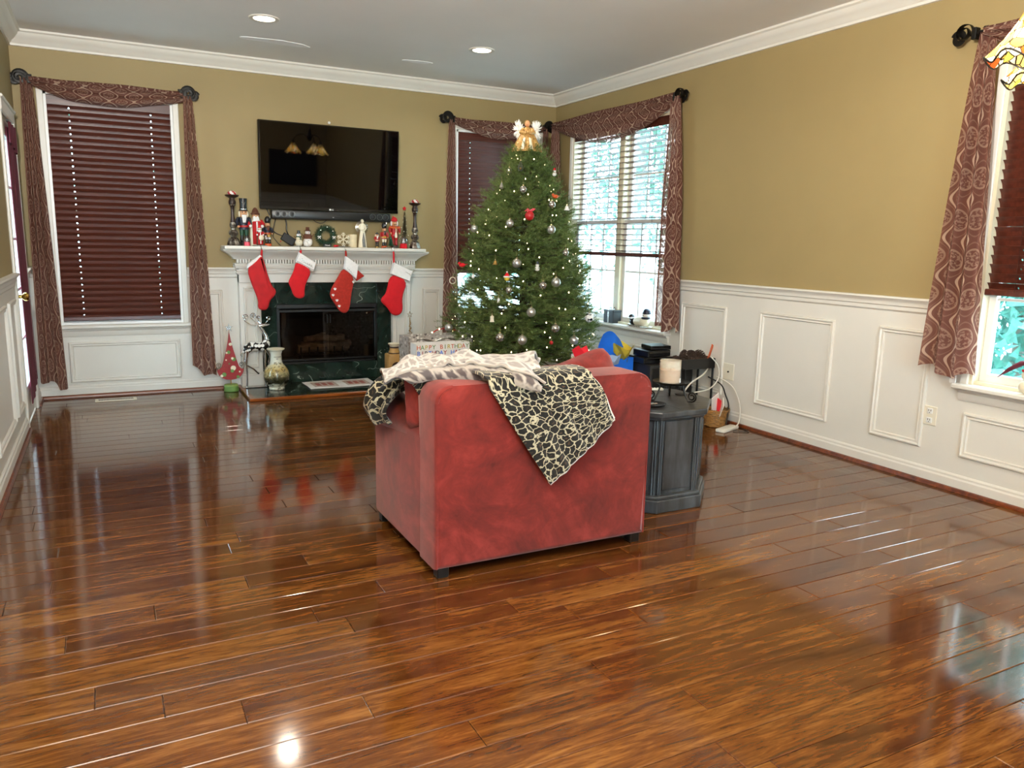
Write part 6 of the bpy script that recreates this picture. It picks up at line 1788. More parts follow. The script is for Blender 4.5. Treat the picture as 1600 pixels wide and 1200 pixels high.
for i in range(8):
    T_ = Matrix.Rotation(i * PI / 4, 4, 'Z') @ Matrix.Translation((0, -(AP - 0.022), 0))
    m_ = MB(); m_.T = T_; m_.box(-side / 2 + 0.030, -0.006, 0.095, side / 2 - 0.030, 0.004, 0.418, 0.003); part('panel', m_, M['distress'], tb)
    m_ = MB(); m_.T = T_
    for sx in (-1, 1):
        x = sx * (side / 2 - 0.013)
        for dx in (-0.007, 0.004): m_.tube([(x + dx, -0.006, 0.078), (x + dx, -0.006, 0.426)], 0.005, 8)
    part('corner_reeds', m_, M['distress'], tb)
    m_ = MB(); a = i * PI / 4
    m_.T = Matrix.Rotation(a, 4, 'Z'); m_.add([(-0.003, -0.02, 0.4665), (0.0, -0.02, 0.4665), (0.001, -AP + 0.02, 0.4665), (-0.002, -AP + 0.02, 0.4665)], [(0, 1, 2, 3)])
    m_.build('top_joint', M['dark'], to_, 0)
# wrought iron stand with candle
cs = thing('candle_stand', 'black wrought iron three legged candle stand on the octagonal table', 'candle stand', (-1.395, -3.560, 0.4662))
m_ = MB(); m_.lathe([(0, 0.076), (0.070, 0.078), (0.086, 0.086), (0.088, 0.090), (0.080, 0.086), (0.060, 0.083), (0, 0.082)], 28); part('dish', m_, M['iron'], cs)
for k, a in enumerate((-1.15, 0.95, 3.05)):
    d = Vector((math.cos(a), math.sin(a), 0)); pts = [Vector((0, 0, 0.078)) + d * 0.060]
    for i in range(1, 7): q = i / 6; pts.append(d * (0.060 + 0.03 * q ** 1.5) + Vector((0, 0, 0.078 - 0.074 * q)))
    for i in range(22):
        q = i / 21; ang_ = -PI / 2 + q * 3.3 * PI; R_ = 0.024 * (1 - 0.68 * q); pts.append(d * (0.090 + 0.018 + R_ * math.cos(ang_)) + Vector((0, 0, 0.0285 + R_ * math.sin(ang_))))
    m_ = MB(); m_.tube(pts, 0.0040, 7); part('scroll_leg', m_, M['iron'], cs)
cj = thing('jar_candle', 'cream candle in a frosted glass jar on the iron stand', 'candle', (-1.410, -3.565, 0.5495))
def m_frost():
    t = NT('frosted candle glass')
    b = t.bsdf(lin('f0e8d4'), 0.4); tr = t.n('ShaderNodeBsdfTransparent')
    mx = t.n('ShaderNodeMixShader'); mx.inputs[0].default_value = 0.72
    t.l(b, mx.inputs[1]); t.l(tr.outputs[0], mx.inputs[2]); return t.done(mx.outputs[0])
M['frost'] = m_frost()
m_ = MB(); m_.lathe([(0, 0), (0.046, 0), (0.049, 0.004), (0.050, 0.108), (0.047, 0.108), (0.046, 0.006), (0, 0.005)], 28); part('glass', m_, M['frost'], cj)
m_ = MB(); m_.lathe([(0, 0.006), (0.0455, 0.006), (0.0455, 0.062), (0.02, 0.060), (0, 0.059)], 24); part('wax', m_, paint('honey wax', 'a87030', 0.5, var=0.05, Emission_Strength=0.0), cj)
m_ = MB(); m_.tube([(0, 0, 0.058), (0.002, 0, 0.072)], 0.0014, 5); part('wick', m_, M['wick'], cj)
m_ = MB(); m_.grid(lambda s, t: (0.0505 * math.cos(-1.15 + 0.5 * s), 0.0505 * math.sin(-1.15 + 0.5 * s), 0.006 + 0.020 * t), 6, 2, None, 0.0006); part('label', m_, M['whitepaper'], cj)
bl_ = thing('bell_hook', 'small dark bell hanging from a curled iron hook beside the jar candle', 'bell', (-1.262, -3.475, 0.4662))
m_ = MB(); m_.lathe([(0, 0), (0.030, 0), (0.030, 0.004), (0, 0.005)], 18); m_.tube([(0.02, 0, 0.003), (0.022, 0, 0.09), (0.014, 0, 0.125), (-0.006, 0, 0.132), (-0.020, 0, 0.116), (-0.018, 0, 0.104)], 0.0034, 7); part('hook', m_, M['iron'], bl_)
m_ = MB(); m_.lathe([(0.020, 0.040), (0.017, 0.052), (0.011, 0.075), (0.006, 0.088), (0, 0.090)], 16, (-0.018, 0, 0)); m_.tube([(-0.018, 0, 0.088), (-0.018, 0, 0.106)], 0.002, 6); m_.sphere((-0.018, 0, 0.040), 0.005, nu=8, nv=5); part('bell', m_, M['iron'], bl_)
tr_ = thing('coaster_tray', 'little dark oval tray with silver trinkets lying on the octagonal table', 'tray', (-1.560, -3.630, 0.4662))
m_ = MB(); m_.lathe([(0, 0), (0.050, 0), (0.060, 0.008), (0.056, 0.008), (0.046, 0.003), (0, 0.003)], 24, sx=1.2); part('dish', m_, M['blackmatte'], tr_)
m_ = MB(); m_.box(-0.03, -0.012, 0.003, 0.028, 0.014, 0.010, 0.003); part('trinket', m_, M['silver'], tr_)
rm = thing('remote_control', 'white remote control lying at the back of the octagonal table', 'remote control', (-1.335, -3.325, 0.4662), math.radians(-25))
m_ = MB(); m_.box(-0.065, -0.016, 0, 0.065, 0.016, 0.012, 0.005, 2); part('case', m_, M['cablew'], rm)
for i in range(6):
    m_ = MB(); m_.lathe([(0, 0.0115), (0.0045, 0.0115), (0.0045, 0.0135), (0, 0.0135)], 8, (-0.05 + i * 0.016, 0, 0)); part('button', m_, M['dark'], rm)

# ------------------------------------------------------------------ electronics and basket by the right wall
bxs = thing('subwoofer', 'large black speaker cabinet on the floor under the stacked set top boxes', 'speaker', (-0.235, -1.95, 0))
m_ = MB(); m_.box(-0.190, -0.19, 0.012, 0.19, 0.19, 0.365, 0.008, 2); part('cabinet', m_, M['blackmatte'], bxs)
m_ = MB(); m_.box(-0.175, -0.197, 0.03, 0.175, -0.188, 0.345, 0.004); part('grille', m_, M['black'], bxs)
for x in (-0.15, 0.15):
    for y in (-0.15, 0.15): m_ = MB(); m_.lathe([(0, 0), (0.02, 0), (0.018, 0.014), (0, 0.014)], 12, (x, y, 0)); part('foot', m_, M['dark'], bxs)
zt = 0.366
for i, (w, d, h, dx, lb) in enumerate(((0.23, 0.20, 0.042, -0.085, 'lowest black set top box in the stack by the jar candle'), (0.205, 0.17, 0.046, -0.070, 'middle black box with a pale front edge in the stack'), (0.16, 0.15, 0.032, -0.035, 'topmost small black box in the stack under the windowsill'))):
    b_ = thing('media_box', lb, 'electronic box', (-0.235 + dx, -1.99, zt), math.radians((-4, 3, -8)[i]), 'stacked media boxes')
    m_ = MB(); m_.box(-w / 2, -d / 2, 0.003, w / 2, d / 2, h, 0.004); part('case', m_, M['black'], b_)
    m_ = MB(); m_.box(-w / 2 + 0.01, -d / 2 - 0.0015, h * 0.62, w / 2 - 0.01, -d / 2 + 0.001, h * 0.86); part('front_strip', m_, M['gloss'] if i != 1 else M['silver'], b_)
    m_ = MB(); m_.box(-w / 2 + 0.02, -d / 2 + 0.02, 0, w / 2 - 0.02, d / 2 - 0.02, 0.004); part('pad', m_, M['dark'], b_)
    zt += h + 0.0005
tray = thing('black_tray', 'black open tray filled with pine cones on the speaker cabinet', 'tray', (-0.165, -2.245, 0.0))
m_ = MB()
m_.box(-0.15, -0.085, 0.355, 0.15, 0.085, 0.365, 0.002); m_.box(-0.15, -0.085, 0.36, 0.15, -0.077, 0.425, 0.002); m_.box(-0.15, 0.077, 0.36, 0.15, 0.085, 0.425, 0.002); m_.box(-0.15, -0.085, 0.36, -0.142, 0.085, 0.425, 0.002); m_.box(0.142, -0.085, 0.36, 0.15, 0.085, 0.425, 0.002)
part('tray_body', m_, M['black'], tray)
m_ = MB()
for x in (-0.14, 0.14):
    for y in (-0.075, 0.075): m_.tube([(x, y, 0.0), (x, y, 0.36)], 0.008, 8)
m_.box(-0.15, -0.085, 0.12, 0.15, 0.085, 0.13, 0.002); part('stand_frame', m_, M['black'], tray)
def pine_cone(loc, rot, s, lb):
    t_ = thing('pine_cone', lb, 'pine cone', loc, 0, 'pine cones in the black tray'); t_.rotation_euler = rot
    vs, fs = [], []
    m_ = MB()
    for i in range(58):
        k = i / 57; a = i * 2.39996; z = (k - 0.5) * 0.075 * s; r = (0.030 * math.sin(PI * (0.12 + 0.82 * k)) ** 0.8) * s
        d = Vector((math.cos(a), math.sin(a), 0)); p = Vector((-d.y, d.x, 0)); c = Vector((0, 0, z))
        b = c + d * r * 0.3; e = c + d * r + Vector((0, 0, 0.006 * s)); w = 0.0085 * s
        n0 = len(vs); vs += [b - p * w * 0.5, b + p * w * 0.5, e + p * w, e + d * 0.003 + Vector((0, 0, -0.004 * s)), e - p * w]
        fs += [(n0, n0 + 1, n0 + 2, n0 + 4), (n0 + 4, n0 + 2, n0 + 3), (n0, n0 + 4, n0 + 3), (n0 + 1, n0 + 3, n0 + 2)]
    m_.add(vs, fs); o = m_.build('scales', M['cone'], t_, 0, recalc=False)
    m_ = MB(); m_.sphere((0, 0, 0), 0.016 * s, (1, 1, 2.0), 10, 7); part('core', m_, M['cone'], t_)
rc = random.Random(12)
names = ['front left corner', 'front left of middle', 'front middle', 'front right', 'back left', 'back middle', 'back right', 'top left of the heap', 'top middle of the heap', 'top right of the heap']
pos = [(-0.27, -2.285, 0.400), (-0.20, -2.29, 0.402), (-0.13, -2.285, 0.400), (-0.065, -2.285, 0.402), (-0.26, -2.21, 0.402), (-0.165, -2.205, 0.402), (-0.075, -2.205, 0.402), (-0.235, -2.255, 0.442), (-0.16, -2.25, 0.446), (-0.09, -2.25, 0.442)]
for nm, p in zip(names, pos): pine_cone(p, (rc.uniform(0, 3), rc.uniform(0, 3), rc.uniform(0, 6)), rc.uniform(0.95, 1.15), 'brown pine cone at the %s of the black tray' % nm if 'heap' not in nm else 'brown pine cone on the %s in the black tray' % nm)
m_ = MB(); m_.T = Matrix.Translation((-0.060, -2.30, 0.40)) @ Euler((0.1, 0.42, 0.5)).to_matrix().to_4x4() @ Matrix.Translation((0, 0, 0.06)); m_.box(-0.016, -0.002, -0.075, 0.016, 0.002, 0.065, 0.001)
tag(m_.build('red_tag', M['orange'], None), 'orange red card strip poking up from the pine cone tray', 'card')
bk = thing('wicker_basket', 'low wicker basket of papers on the floor by the right wall', 'basket', (-0.150, -2.520, 0), math.radians(12))
for j in range(9):
    z = 0.010 + j * 0.0125; r = 0.070 + 0.02 * j / 8
    m_ = MB(); m_.tube([(r * 1.0 * math.cos(i * PI / 18), r * 0.9 * math.sin(i * PI / 18), z + 0.003 * math.sin(i * PI / 2 + j * PI)) for i in range(37)], 0.0075, 6); part('weave_row', m_, M['straw'], bk)
m_ = MB()
for i in range(18): a = i * PI / 9; m_.tube([(0.066 * math.cos(a), 0.060 * math.sin(a), 0.004), (0.092 * math.cos(a), 0.083 * math.sin(a), 0.122)], 0.004, 5)
m_.lathe([(0, 0.002), (0.070, 0.002), (0.070, 0.008), (0, 0.008)], 18); part('stakes', m_, M['straw'], bk)
for i, (rot, h, mm, lb) in enumerate((((0.12, -0.35, 0.3), 0.20, 'whitepaper', 'white folded letter leaning in the wicker basket'), ((0.2, -0.55, 0.9), 0.18, 'cablew', 'second pale envelope in the wicker basket'), ((-0.1, -0.2, 1.4), 0.17, 'redtissue', 'red edged booklet standing in the wicker basket'))):
    m_ = MB(); m_.T = Matrix.Translation((-0.150, -2.520, 0.03)) @ Euler(rot).to_matrix().to_4x4(); m_.box(-0.045, -0.003, 0, 0.045, 0.003, h, 0.001)
    m_.T = m_.T @ Matrix.Translation((0, 0, 0)); m_.box(-0.0455, -0.0035, h * 0.55, 0.0455, 0.0035, h * 0.58)
    tag(m_.build('letter', M[mm], None), lb, 'paper')
bd = MB(); bd.box(-0.10, -0.030, 0, 0.10, 0.035, 0.020, 0.004, 2)
o = bd.build('power_strip', M['cablew'], None); o.location = (-0.170, -2.66, 0.0005); o.rotation_euler = (0, 0, 0.35); tag(o, 'white power strip lying in front of the wicker basket', 'power strip')
cord('white_cable', 'white cable curving from the wall plate over the speaker to the floor', [(-0.012, -2.215, 0.38), (-0.05, -2.30, 0.36), (-0.18, -2.40, 0.33), (-0.30, -2.42, 0.28), (-0.34, -2.40, 0.20), (-0.30, -2.40, 0.12)], 0.005, M['cablew'])
cord('white_cable', 'white cable rising behind the orange card and bending back down', [(-0.06, -2.33, 0.44), (-0.035, -2.38, 0.38), (-0.06, -2.42, 0.30), (-0.16, -2.45, 0.24), (-0.28, -2.44, 0.22)], 0.0045, M['cablew'])
cord('white_cable', 'white cable hugging the wainscot down to the power strip', [(-0.02, -2.36, 0.30), (-0.025, -2.52, 0.26), (-0.022, -2.60, 0.15), (-0.035, -2.62, 0.04), (-0.10, -2.66, 0.02)], 0.0045, M['cablew'])
cord('black_cable', 'black cable looping above the wicker basket', [(-0.08, -2.34, 0.30), (-0.05, -2.44, 0.26), (-0.06, -2.50, 0.20), (-0.10, -2.58, 0.14), (-0.16, -2.63, 0.03)], 0.005, M['black'])
cord('black_cable', 'thin black cable trailing on the floor by the shoe moulding', [(-0.16, -2.70, 0.006), (-0.08, -2.76, 0.004), (-0.06, -2.66, 0.004), (-0.12, -2.60, 0.006)], 0.003, M['black'])

# ------------------------------------------------------------------ gifts under the tree
def gift_bag(loc, w, d, h, mm, lb, rz=0, handles=True):
    t_ = thing('gift_bag', lb, 'gift bag', loc, rz, None)
    th = 0.003
    m_ = MB(); m_.box(-w / 2, -d / 2, 0, w / 2, -d / 2 + th, h); m_.box(-w / 2, d / 2 - th, 0, w / 2, d / 2, h); m_.box(-w / 2, -d / 2, 0, -w / 2 + th, d / 2, h); m_.box(w / 2 - th, -d / 2, 0, w / 2, d / 2, h); m_.box(-w / 2, -d / 2, 0, w / 2, d / 2, th)
    part('bag_body', m_, mm, t_)
    if handles:
        for sy in (-1, 1):
            m_ = MB(); m_.tube([(-w * 0.22, sy * d / 2, h - 0.03)] + [(-w * 0.22 * math.cos(i * PI / 10), sy * (d / 2 + 0.004), h + 0.055 * math.sin(i * PI / 10)) for i in range(11)] + [(w * 0.22, sy * d / 2, h - 0.03)], 0.002, 5); part('cord_handle', m_, M['silver'], t_)
    return t_
def tissue(parent, c, r, h, mm, seed, name='tissue_paper'):
    rr = random.Random(seed); n = 9; vs = [(c[0], c[1], c[2])]; fs = []
    for i in range(n):
        a = 2 * PI * i / n; k = rr.uniform(0.6, 1.2)
        vs.append((c[0] + r * 0.5 * math.cos(a), c[1] + r * 0.5 * math.sin(a), c[2] + h * rr.uniform(0.15, 0.5)))
        vs.append((c[0] + r * k * math.cos(a + 0.2), c[1] + r * k * math.sin(a + 0.2), c[2] + h * rr.uniform(0.55, 1.1)))
    for i in range(n):
        a, b = 1 + 2 * i, 1 + 2 * ((i + 1) % n); fs += [(0, a, b), (a, a + 1, b), (a + 1, b + 1, b)]
    m_ = MB(); m_.add(vs, fs); return part(name, m_, mm, parent, smooth=20)
g1 = gift_bag((-1.600, -1.10, 0), 0.52, 0.16, 0.505, M['greyprint'], 'large grey starry gift bag at the left foot of the tree', 0.08, False)
m_ = MB()
for k in range(2):
    m_.tube([(-0.20 + 0.40 * i / 10, -0.082 - 0.002, 0.475 + 0.012 * math.sin(i * 1.2 + k)) for i in range(11)], 0.003, 5)
part('rope_trim', m_, M['silver'], g1)
g2 = gift_bag((-1.640, -1.275, 0), 0.42, 0.10, 0.470, M['whitepaper'], 'white gift bag covered in coloured letters left of the tree', 0.05, False)
cl = [M['orange'], M['blue'], M['green'], M['red'], M['yellow'], M['navy']]
for r_, word in enumerate(('HAPPY BIRTHDAY', 'BIRTHDAY HAPPY', 'HAPPY BIRTHDAY', 'BIRTHDAY HAPPY', 'HAPPY BIRTHDAY', 'BIRTHDAY HAPPY', 'HAPPY BIRTHDAY')):
    for i, ch in enumerate(word):
        if ch != ' ': txt(ch, 0.044, (-0.19 + i * 0.0292, -0.0512, 0.442 - r_ * 0.042), (PI / 2, 0, 0), cl[(i * 2 + r_) % 6], g2, 'printed_letter', 0.001)
tl = thing('small_light_string', 'warm string lights on a red branch behind the grey gift bag', 'string lights', (-1.40, -0.85, 0.47))
m_ = MB(); m_.tube([(-0.16, 0, 0), (-0.10, 0.0, 0.035), (-0.03, 0, 0.05), (0.06, 0, 0.03)], 0.004, 6); part('branch', m_, M['redfelt2'], tl)
for x, z in ((-0.14, 0.02), (-0.08, 0.045), (0.0, 0.05)):
    m_ = MB(); m_.sphere((x, -0.01, z), 0.006, nu=8, nv=6); part('bulb', m_, M['fairy'], tl)
m_ = MB(); m_.tube([(0.05, 0, 0.03), (0.06, 0, -0.2), (0.06, 0, -0.468)], 0.006, 6); part('stem', m_, M['redfelt2'], tl)
g3 = gift_bag((-0.83, -1.98, 0), 0.22, 0.12, 0.445, M['confetti'], 'white confetti print gift bag right of the tree with bright tissue', 0.15)
tissue(g3, (-0.085, -0.02, 0.38), 0.075, 0.13, M['redtissue'], 1)
g4 = gift_bag((-0.575, -1.92, 0), 0.24, 0.14, 0.40, M['blue'], 'bright blue gift bag with yellow tissue under the windowsill', 0.2)
def bluep(s, t):
    return (-0.16 + 0.30 * s, 0.02 - 0.06 * t + 0.02 * math.sin(6 * s + 3 * t), 0.37 + 0.22 * t * (0.45 + 0.55 * math.sin(PI * min(1, 0.35 + s * 0.9))) + 0.008 * math.sin(12 * s))
m_ = MB(); m_.grid(bluep, 20, 12, None, 0.002); part('blue_tissue', m_, M['blue'], g4)
tissue(g4, (0.02, -0.06, 0.38), 0.10, 0.14, M['yellow'], 2)
tissue(g4, (-0.10, -0.085, 0.36), 0.07, 0.08, paint('pale blue tissue', '9fb8d8', 0.6), 3)
g5 = gift_bag((-1.10, -2.09, 0), 0.26, 0.14, 0.350, M['greenprint'], 'green printed gift bag low in front of the tree', -0.1, False)
tissue(g5, (-0.06, -0.03, 0.30), 0.08, 0.08, M['greenprint'], 8)
g6 = gift_bag((-0.80, -2.27, 0), 0.18, 0.11, 0.315, M['confetti'], 'small confetti gift bag with white and pink tissue in front of the tree', 0.0, False)
tissue(g6, (-0.03, 0, 0.27), 0.075, 0.10, M['whitepaper'], 5); tissue(g6, (0.055, -0.02, 0.27), 0.06, 0.085, M['pinktissue'], 6)

# ------------------------------------------------------------------ left of the hearth
ZHE = 0.0220
tt = thing('tin_tree', 'flat red tin christmas tree with dots on a green pot beside the reindeer', 'christmas decoration', (-2.928, -0.150, 0))
m_ = MB(); m_.lathe([(0, 0), (0.052, 0), (0.056, 0.006), (0.054, 0.034), (0.056, 0.036), (0.048, 0.048), (0, 0.050)], 24); part('pot', m_, M['green'], tt)
m_ = MB(); m_.lathe([(0, 0.034), (0.052, 0.036), (0.050, 0.052), (0, 0.054)], 20); part('sand', m_, M['lime'], tt)
m_ = MB(); m_.tube([(0, 0, 0.04), (0, 0, 0.12)], 0.004, 8); part('post', m_, M['gold'], tt)
outl = [(0.0, 0.470), (0.010, 0.40), (0.024, 0.33), (0.044, 0.25), (0.062, 0.19), (0.080, 0.170), (0.096, 0.172), (0.098, 0.160), (0.090, 0.135), (0.070, 0.108), (0.035, 0.092), (0, 0.088)]
outl = outl + [(-a, b) for a, b in outl[::-1]][1:-1]
m_ = MB(); m_.prism(outl, -0.006, 0.006, 'xz', 0.002, 1); part('tin_body', m_, paint('glittered red tin', '8e1a1c', 0.4, var=0.25, scale=120), tt)
for sx in (-1, 1):
    m_ = MB(); m_.tube([(sx * (0.096 + 0.0), 0, 0.165), (sx * 0.102, 0, 0.195)] + [(sx * (0.083 + 0.019 * (1 - 0.7 * i / 16) * math.cos(i * 0.55)), 0, 0.205 + 0.019 * (1 - 0.7 * i / 16) * math.sin(i * 0.55)) for i in range(17)], 0.0022, 6); part('wire_curl', m_, M['iron'], tt)
for i, (x, z, r_, c) in enumerate(((0.006, 0.365, 0.012, 'ivory'), (-0.010, 0.305, 0.014, 'green'), (-0.024, 0.300, 0.008, 'ivory'), (0.026, 0.248, 0.016, 'green'), (0.016, 0.256, 0.010, 'ivory'), (0.020, 0.180, 0.020, 'ivory'), (0.012, 0.158, 0.014, 'green'), (-0.048, 0.132, 0.017, 'green'), (-0.066, 0.122, 0.011, 'ivory'), (0.052, 0.110, 0.012, 'green'), (0.066, 0.150, 0.007, 'ivory'), (-0.030, 0.245, 0.006, 'ivory'), (-0.008, 0.215, 0.006, 'green'))):
    m_ = MB(); m_.T = Matrix.Translation((x, -0.006, z)) @ Matrix.Rotation(PI / 2, 4, 'X'); m_.lathe([(0, 0), (r_, 0), (r_ * 0.9, 0.002 + 0.0003 * i), (0, 0.002 + 0.0003 * i)], 16); part('painted_dot', m_, M[c], tt)
m_ = MB(); m_.prism(star_poly(0.036, 0.010, 0, 0.492), -0.003, 0.003, 'xz', 0.001, 1); part('star', m_, M['silver'], tt)
rd = thing('reindeer', 'silver long legged reindeer figure with harlequin coat on the hearth corner', 'reindeer', (-2.815, -0.160, ZHE))
m_ = MB(); m_.box(-0.030, -0.035, 0, 0.155, 0.035, 0.006, 0.002); part('base_plate', m_, M['silver'], rd)
m_ = MB(); m_.tube([(-0.012, 0, 0.272), (0.012, 0, 0.300), (0.05, 0, 0.322), (0.10, 0, 0.318), (0.135, 0, 0.316), (0.158, 0, 0.335), (0.168, 0, 0.375)], [0.014, 0.036, 0.040, 0.033, 0.036, 0.032, 0.022], 16); part('body', m_, M['check'], rd)
m_ = MB(); m_.tube([(0.165, 0, 0.365), (0.160, 0, 0.400), (0.140, 0, 0.440), (0.118, 0, 0.475)], [0.021, 0.017, 0.013, 0.011], 12); part('neck', m_, M['chrome'], rd)
m_ = MB(); m_.tube([(0.108, 0, 0.480), (0.130, 0, 0.484), (0.160, 0, 0.484), (0.182, 0, 0.488)], [0.012, 0.016, 0.012, 0.006], 12); m_.sphere((0.185, 0, 0.489), 0.006, nu=8, nv=6)
for sy in (-1, 1): m_.tube([(0.118, sy * 0.010, 0.492), (0.104, sy * 0.026, 0.500)], [0.006, 0.002], 6)
part('head', m_, M['chrome'], rd)
def antler(pts0, c, R_, turn, a0_):
    pts = [Vector(p) for p in pts0]
    for i in range(20): q = i / 19; a = a0_ + turn * q * 2.6 * PI; rr = R_ * (1 - 0.7 * q); pts.append(Vector((c[0] + rr * math.cos(a), c[1], c[2] + rr * math.sin(a))))
    return pts
for pts0, c, R_, tu, a0_ in (((( 0.12, -.01, 0.492), (0.05, -.012, 0.490), (0.005, -.014, 0.520)), (0.010, -.014, 0.555), 0.020, -1, PI),
                             ((( 0.12, .01, 0.494), (0.085, .012, 0.510), (0.055, .014, 0.540)), (0.072, .014, 0.560), 0.022, -1, PI),
                             ((( 0.125, 0.0, 0.494), (0.108, .018, 0.515)), (0.110, .018, 0.545), 0.015, -1, PI * 1.5),
                             ((( 0.15, .0, 0.492), (0.170, -.016, 0.515)), (0.178, -.016, 0.540), 0.016, 1, PI * 1.5)):
    m_ = MB(); m_.tube(antler(pts0, c, R_, tu, a0_), 0.0034, 7); part('antler', m_, M['chrome'], rd)
for pts, rs_ in ((((0.010, -0.012, 0.285), (0.004, -0.014, 0.215), (0.002, -0.016, 0.185), (0.006, -0.014, 0.100), (0.002, -0.014, 0.006)), (0.017, 0.011, 0.007, 0.006, 0.007)),
                 (((0.020, 0.014, 0.285), (-0.002, 0.016, 0.215), (0.002, 0.016, 0.180), (0.060, 0.014, 0.140), (0.098, 0.014, 0.100)), (0.017, 0.011, 0.007, 0.006, 0.008)),
                 (((0.140, -0.012, 0.305), (0.146, -0.014, 0.220), (0.144, -0.014, 0.150), (0.146, -0.014, 0.006)), (0.014, 0.009, 0.006, 0.007)),
                 (((0.155, 0.014, 0.310), (0.190, 0.014, 0.240), (0.176, 0.014, 0.190), (0.182, 0.014, 0.165)), (0.014, 0.009, 0.006, 0.006))):
    m_ = MB(); m_.tube(pts, rs_, 10); part('leg', m_, M['check'] if False else M['chrome'], rd)
m_ = MB(); m_.tube([(-0.014, 0, 0.280), (-0.030, 0, 0.276), (-0.034, 0, 0.255), (-0.024, 0, 0.245)], [0.006, 0.005, 0.004, 0.002], 8); part('tail', m_, M['chrome'], rd)
va = thing('porcelain_vase', 'round bellied porcelain vase painted with a landscape, on the hearth', 'vase', (-2.610, -0.300, ZHE))
m_ = MB(); m_.lathe([(0, 0), (0.058, 0), (0.060, 0.012), (0.056, 0.020), (0.078, 0.040), (0.095, 0.075), (0.098, 0.105), (0.090, 0.145), (0.068, 0.180), (0.050, 0.200), (0.043, 0.225), (0.041, 0.275), (0.048, 0.298), (0.064, 0.310), (0.066, 0.316), (0.062, 0.317), (0.040, 0.300), (0.034, 0.270), (0.0, 0.262)], 40); part('body', m_, M['vase'], va)
m_ = MB(); m_.lathe([(0.0635, 0.309), (0.067, 0.3165), (0.062, 0.318)], 36); part('rim_band', m_, M['ivory'], va)
m_ = MB()
rv = random.Random(6)
for i in range(7):
    a = -2.05 + 0.20 * i
    for z in (0.255, 0.240) if i in (2, 3) else (0.255,):
        d = Vector((math.cos(a), math.sin(a), 0)); p = Vector((-d.y, d.x, 0)); c = d * 0.0425 + Vector((0, 0, z))
        m_.tube([c - p * 0.003, c + p * 0.003], 0.0012, 4); m_.tube([c - Vector((0, 0, 0.004)), c + Vector((0, 0, 0.004))], 0.0012, 4)
part('calligraphy', m_, M['dark'], va)
sv = thing('stoneware_vase', 'tan square stoneware vase with a round neck right of the firebox', 'vase', (-1.655, -0.300, ZHE))
m_ = MB(); m_.box(-0.065, -0.065, 0, 0.065, 0.065, 0.235, 0.012, 2); part('body', m_, M['cardboard'], sv)
m_ = MB(); m_.lathe([(0, 0.232), (0.050, 0.233), (0.048, 0.243), (0.036, 0.270), (0.038, 0.284), (0.034, 0.292), (0.0, 0.292)], 22); part('neck', m_, M['cardboard'], sv)
m_ = MB(); m_.lathe([(0.034, 0.290), (0.038, 0.300), (0.050, 0.316), (0.050, 0.320), (0.040, 0.319), (0.030, 0.300), (0.0, 0.298)], 22); part('rim', m_, M['ivory'], sv)
m_ = MB(); m_.lathe([(0.0365, 0.278), (0.0395, 0.286), (0.036, 0.294)], 22); m_.lathe([(0.0485, 0.236), (0.052, 0.240), (0.0485, 0.245)], 22); part('glaze_band', m_, M['darkbrown'], sv)
m_ = MB(); m_.T = Matrix.Translation((0, -0.065, 0.13)) @ Matrix.Rotation(PI / 2, 4, 'X'); m_.lathe([(0.030, 0), (0.030, 0.003), (0.042, 0.003), (0.042, 0)], 24); m_.lathe([(0, 0.003), (0.014, 0.003), (0.014, 0), (0, 0)], 16); part('medallion', m_, M['darkbrown'], sv)
sp = thing('wire_tree', 'slim gold wire spiral tree with a star right of the stoneware vase', 'miniature tree', (-1.492, -0.230, ZHE))
m_ = MB(); m_.lathe([(0, 0), (0.05, 0), (0.046, 0.014), (0, 0.016)], 18); part('base', m_, M['gold'], sp)
m_ = MB(); m_.tube([(0.050 * (1 - i / 180) * math.cos(i * 0.42) + 0.004, 0.050 * (1 - i / 180) * math.sin(i * 0.42), 0.02 + 0.50 * i / 180) for i in range(175)], 0.0026, 5); m_.tube([(0, 0, 0.01), (0, 0, 0.525)], 0.003, 6); part('spiral', m_, M['gold'], sp)
for i in range(24):
    k = i / 24; a = i * 1.9; m_ = MB(); m_.sphere((0.050 * (1 - k) * math.cos(a), 0.050 * (1 - k) * math.sin(a), 0.03 + 0.48 * k), 0.0042, nu=7, nv=5); part('bead', m_, M['gold'], sp)
m_ = MB(); sp_ = star_poly(0.026, 0.011, 0, 0.548); m_.tube([(a, 0, b) for a, b in sp_ + sp_[:1]], 0.0022, 6); part('wire_star', m_, M['gold'], sp)
fg = thing('tabletop_figure', 'small striped figure with a shiny red ball on top, by the lettered gift bag', 'figurine', (-1.440, -0.38, ZHE))
m_ = MB(); m_.lathe([(0, 0), (0.045, 0), (0.040, 0.05), (0.020, 0.16), (0.014, 0.20), (0.026, 0.215), (0.030, 0.235), (0.020, 0.262), (0, 0.264)], 18); part('body', m_, M['silver'], fg)
for i, z in enumerate((0.222, 0.236, 0.250)):
    m_ = MB(); m_.lathe([(0.026, z - 0.003), (0.0325, z), (0.026, z + 0.003)], 16); part('stripe', m_, M['dark' if i % 2 else 'ivory'], fg)
m_ = MB(); m_.sphere((0, 0, 0.284), 0.021, nu=16, nv=11); part('ball', m_, M['red'], fg)
mt = thing('hearth_runner', 'cream table runner mat with red figures laid on the hearth', 'mat', (-2.100, -0.262, ZHE + 0.0005))
def matf(s, t): return (-0.275 + 0.55 * s + 0.12 * (t - 0.5) * 0 , -0.155 + 0.31 * t + 0.004 * math.sin(21 * s), 0.0035 + 0.002 * math.sin(9 * s + 5 * t))
m_ = MB(); m_.grid(matf, 30, 12, None, 0.003); part('cloth', m_, M['whitepaper'], mt)
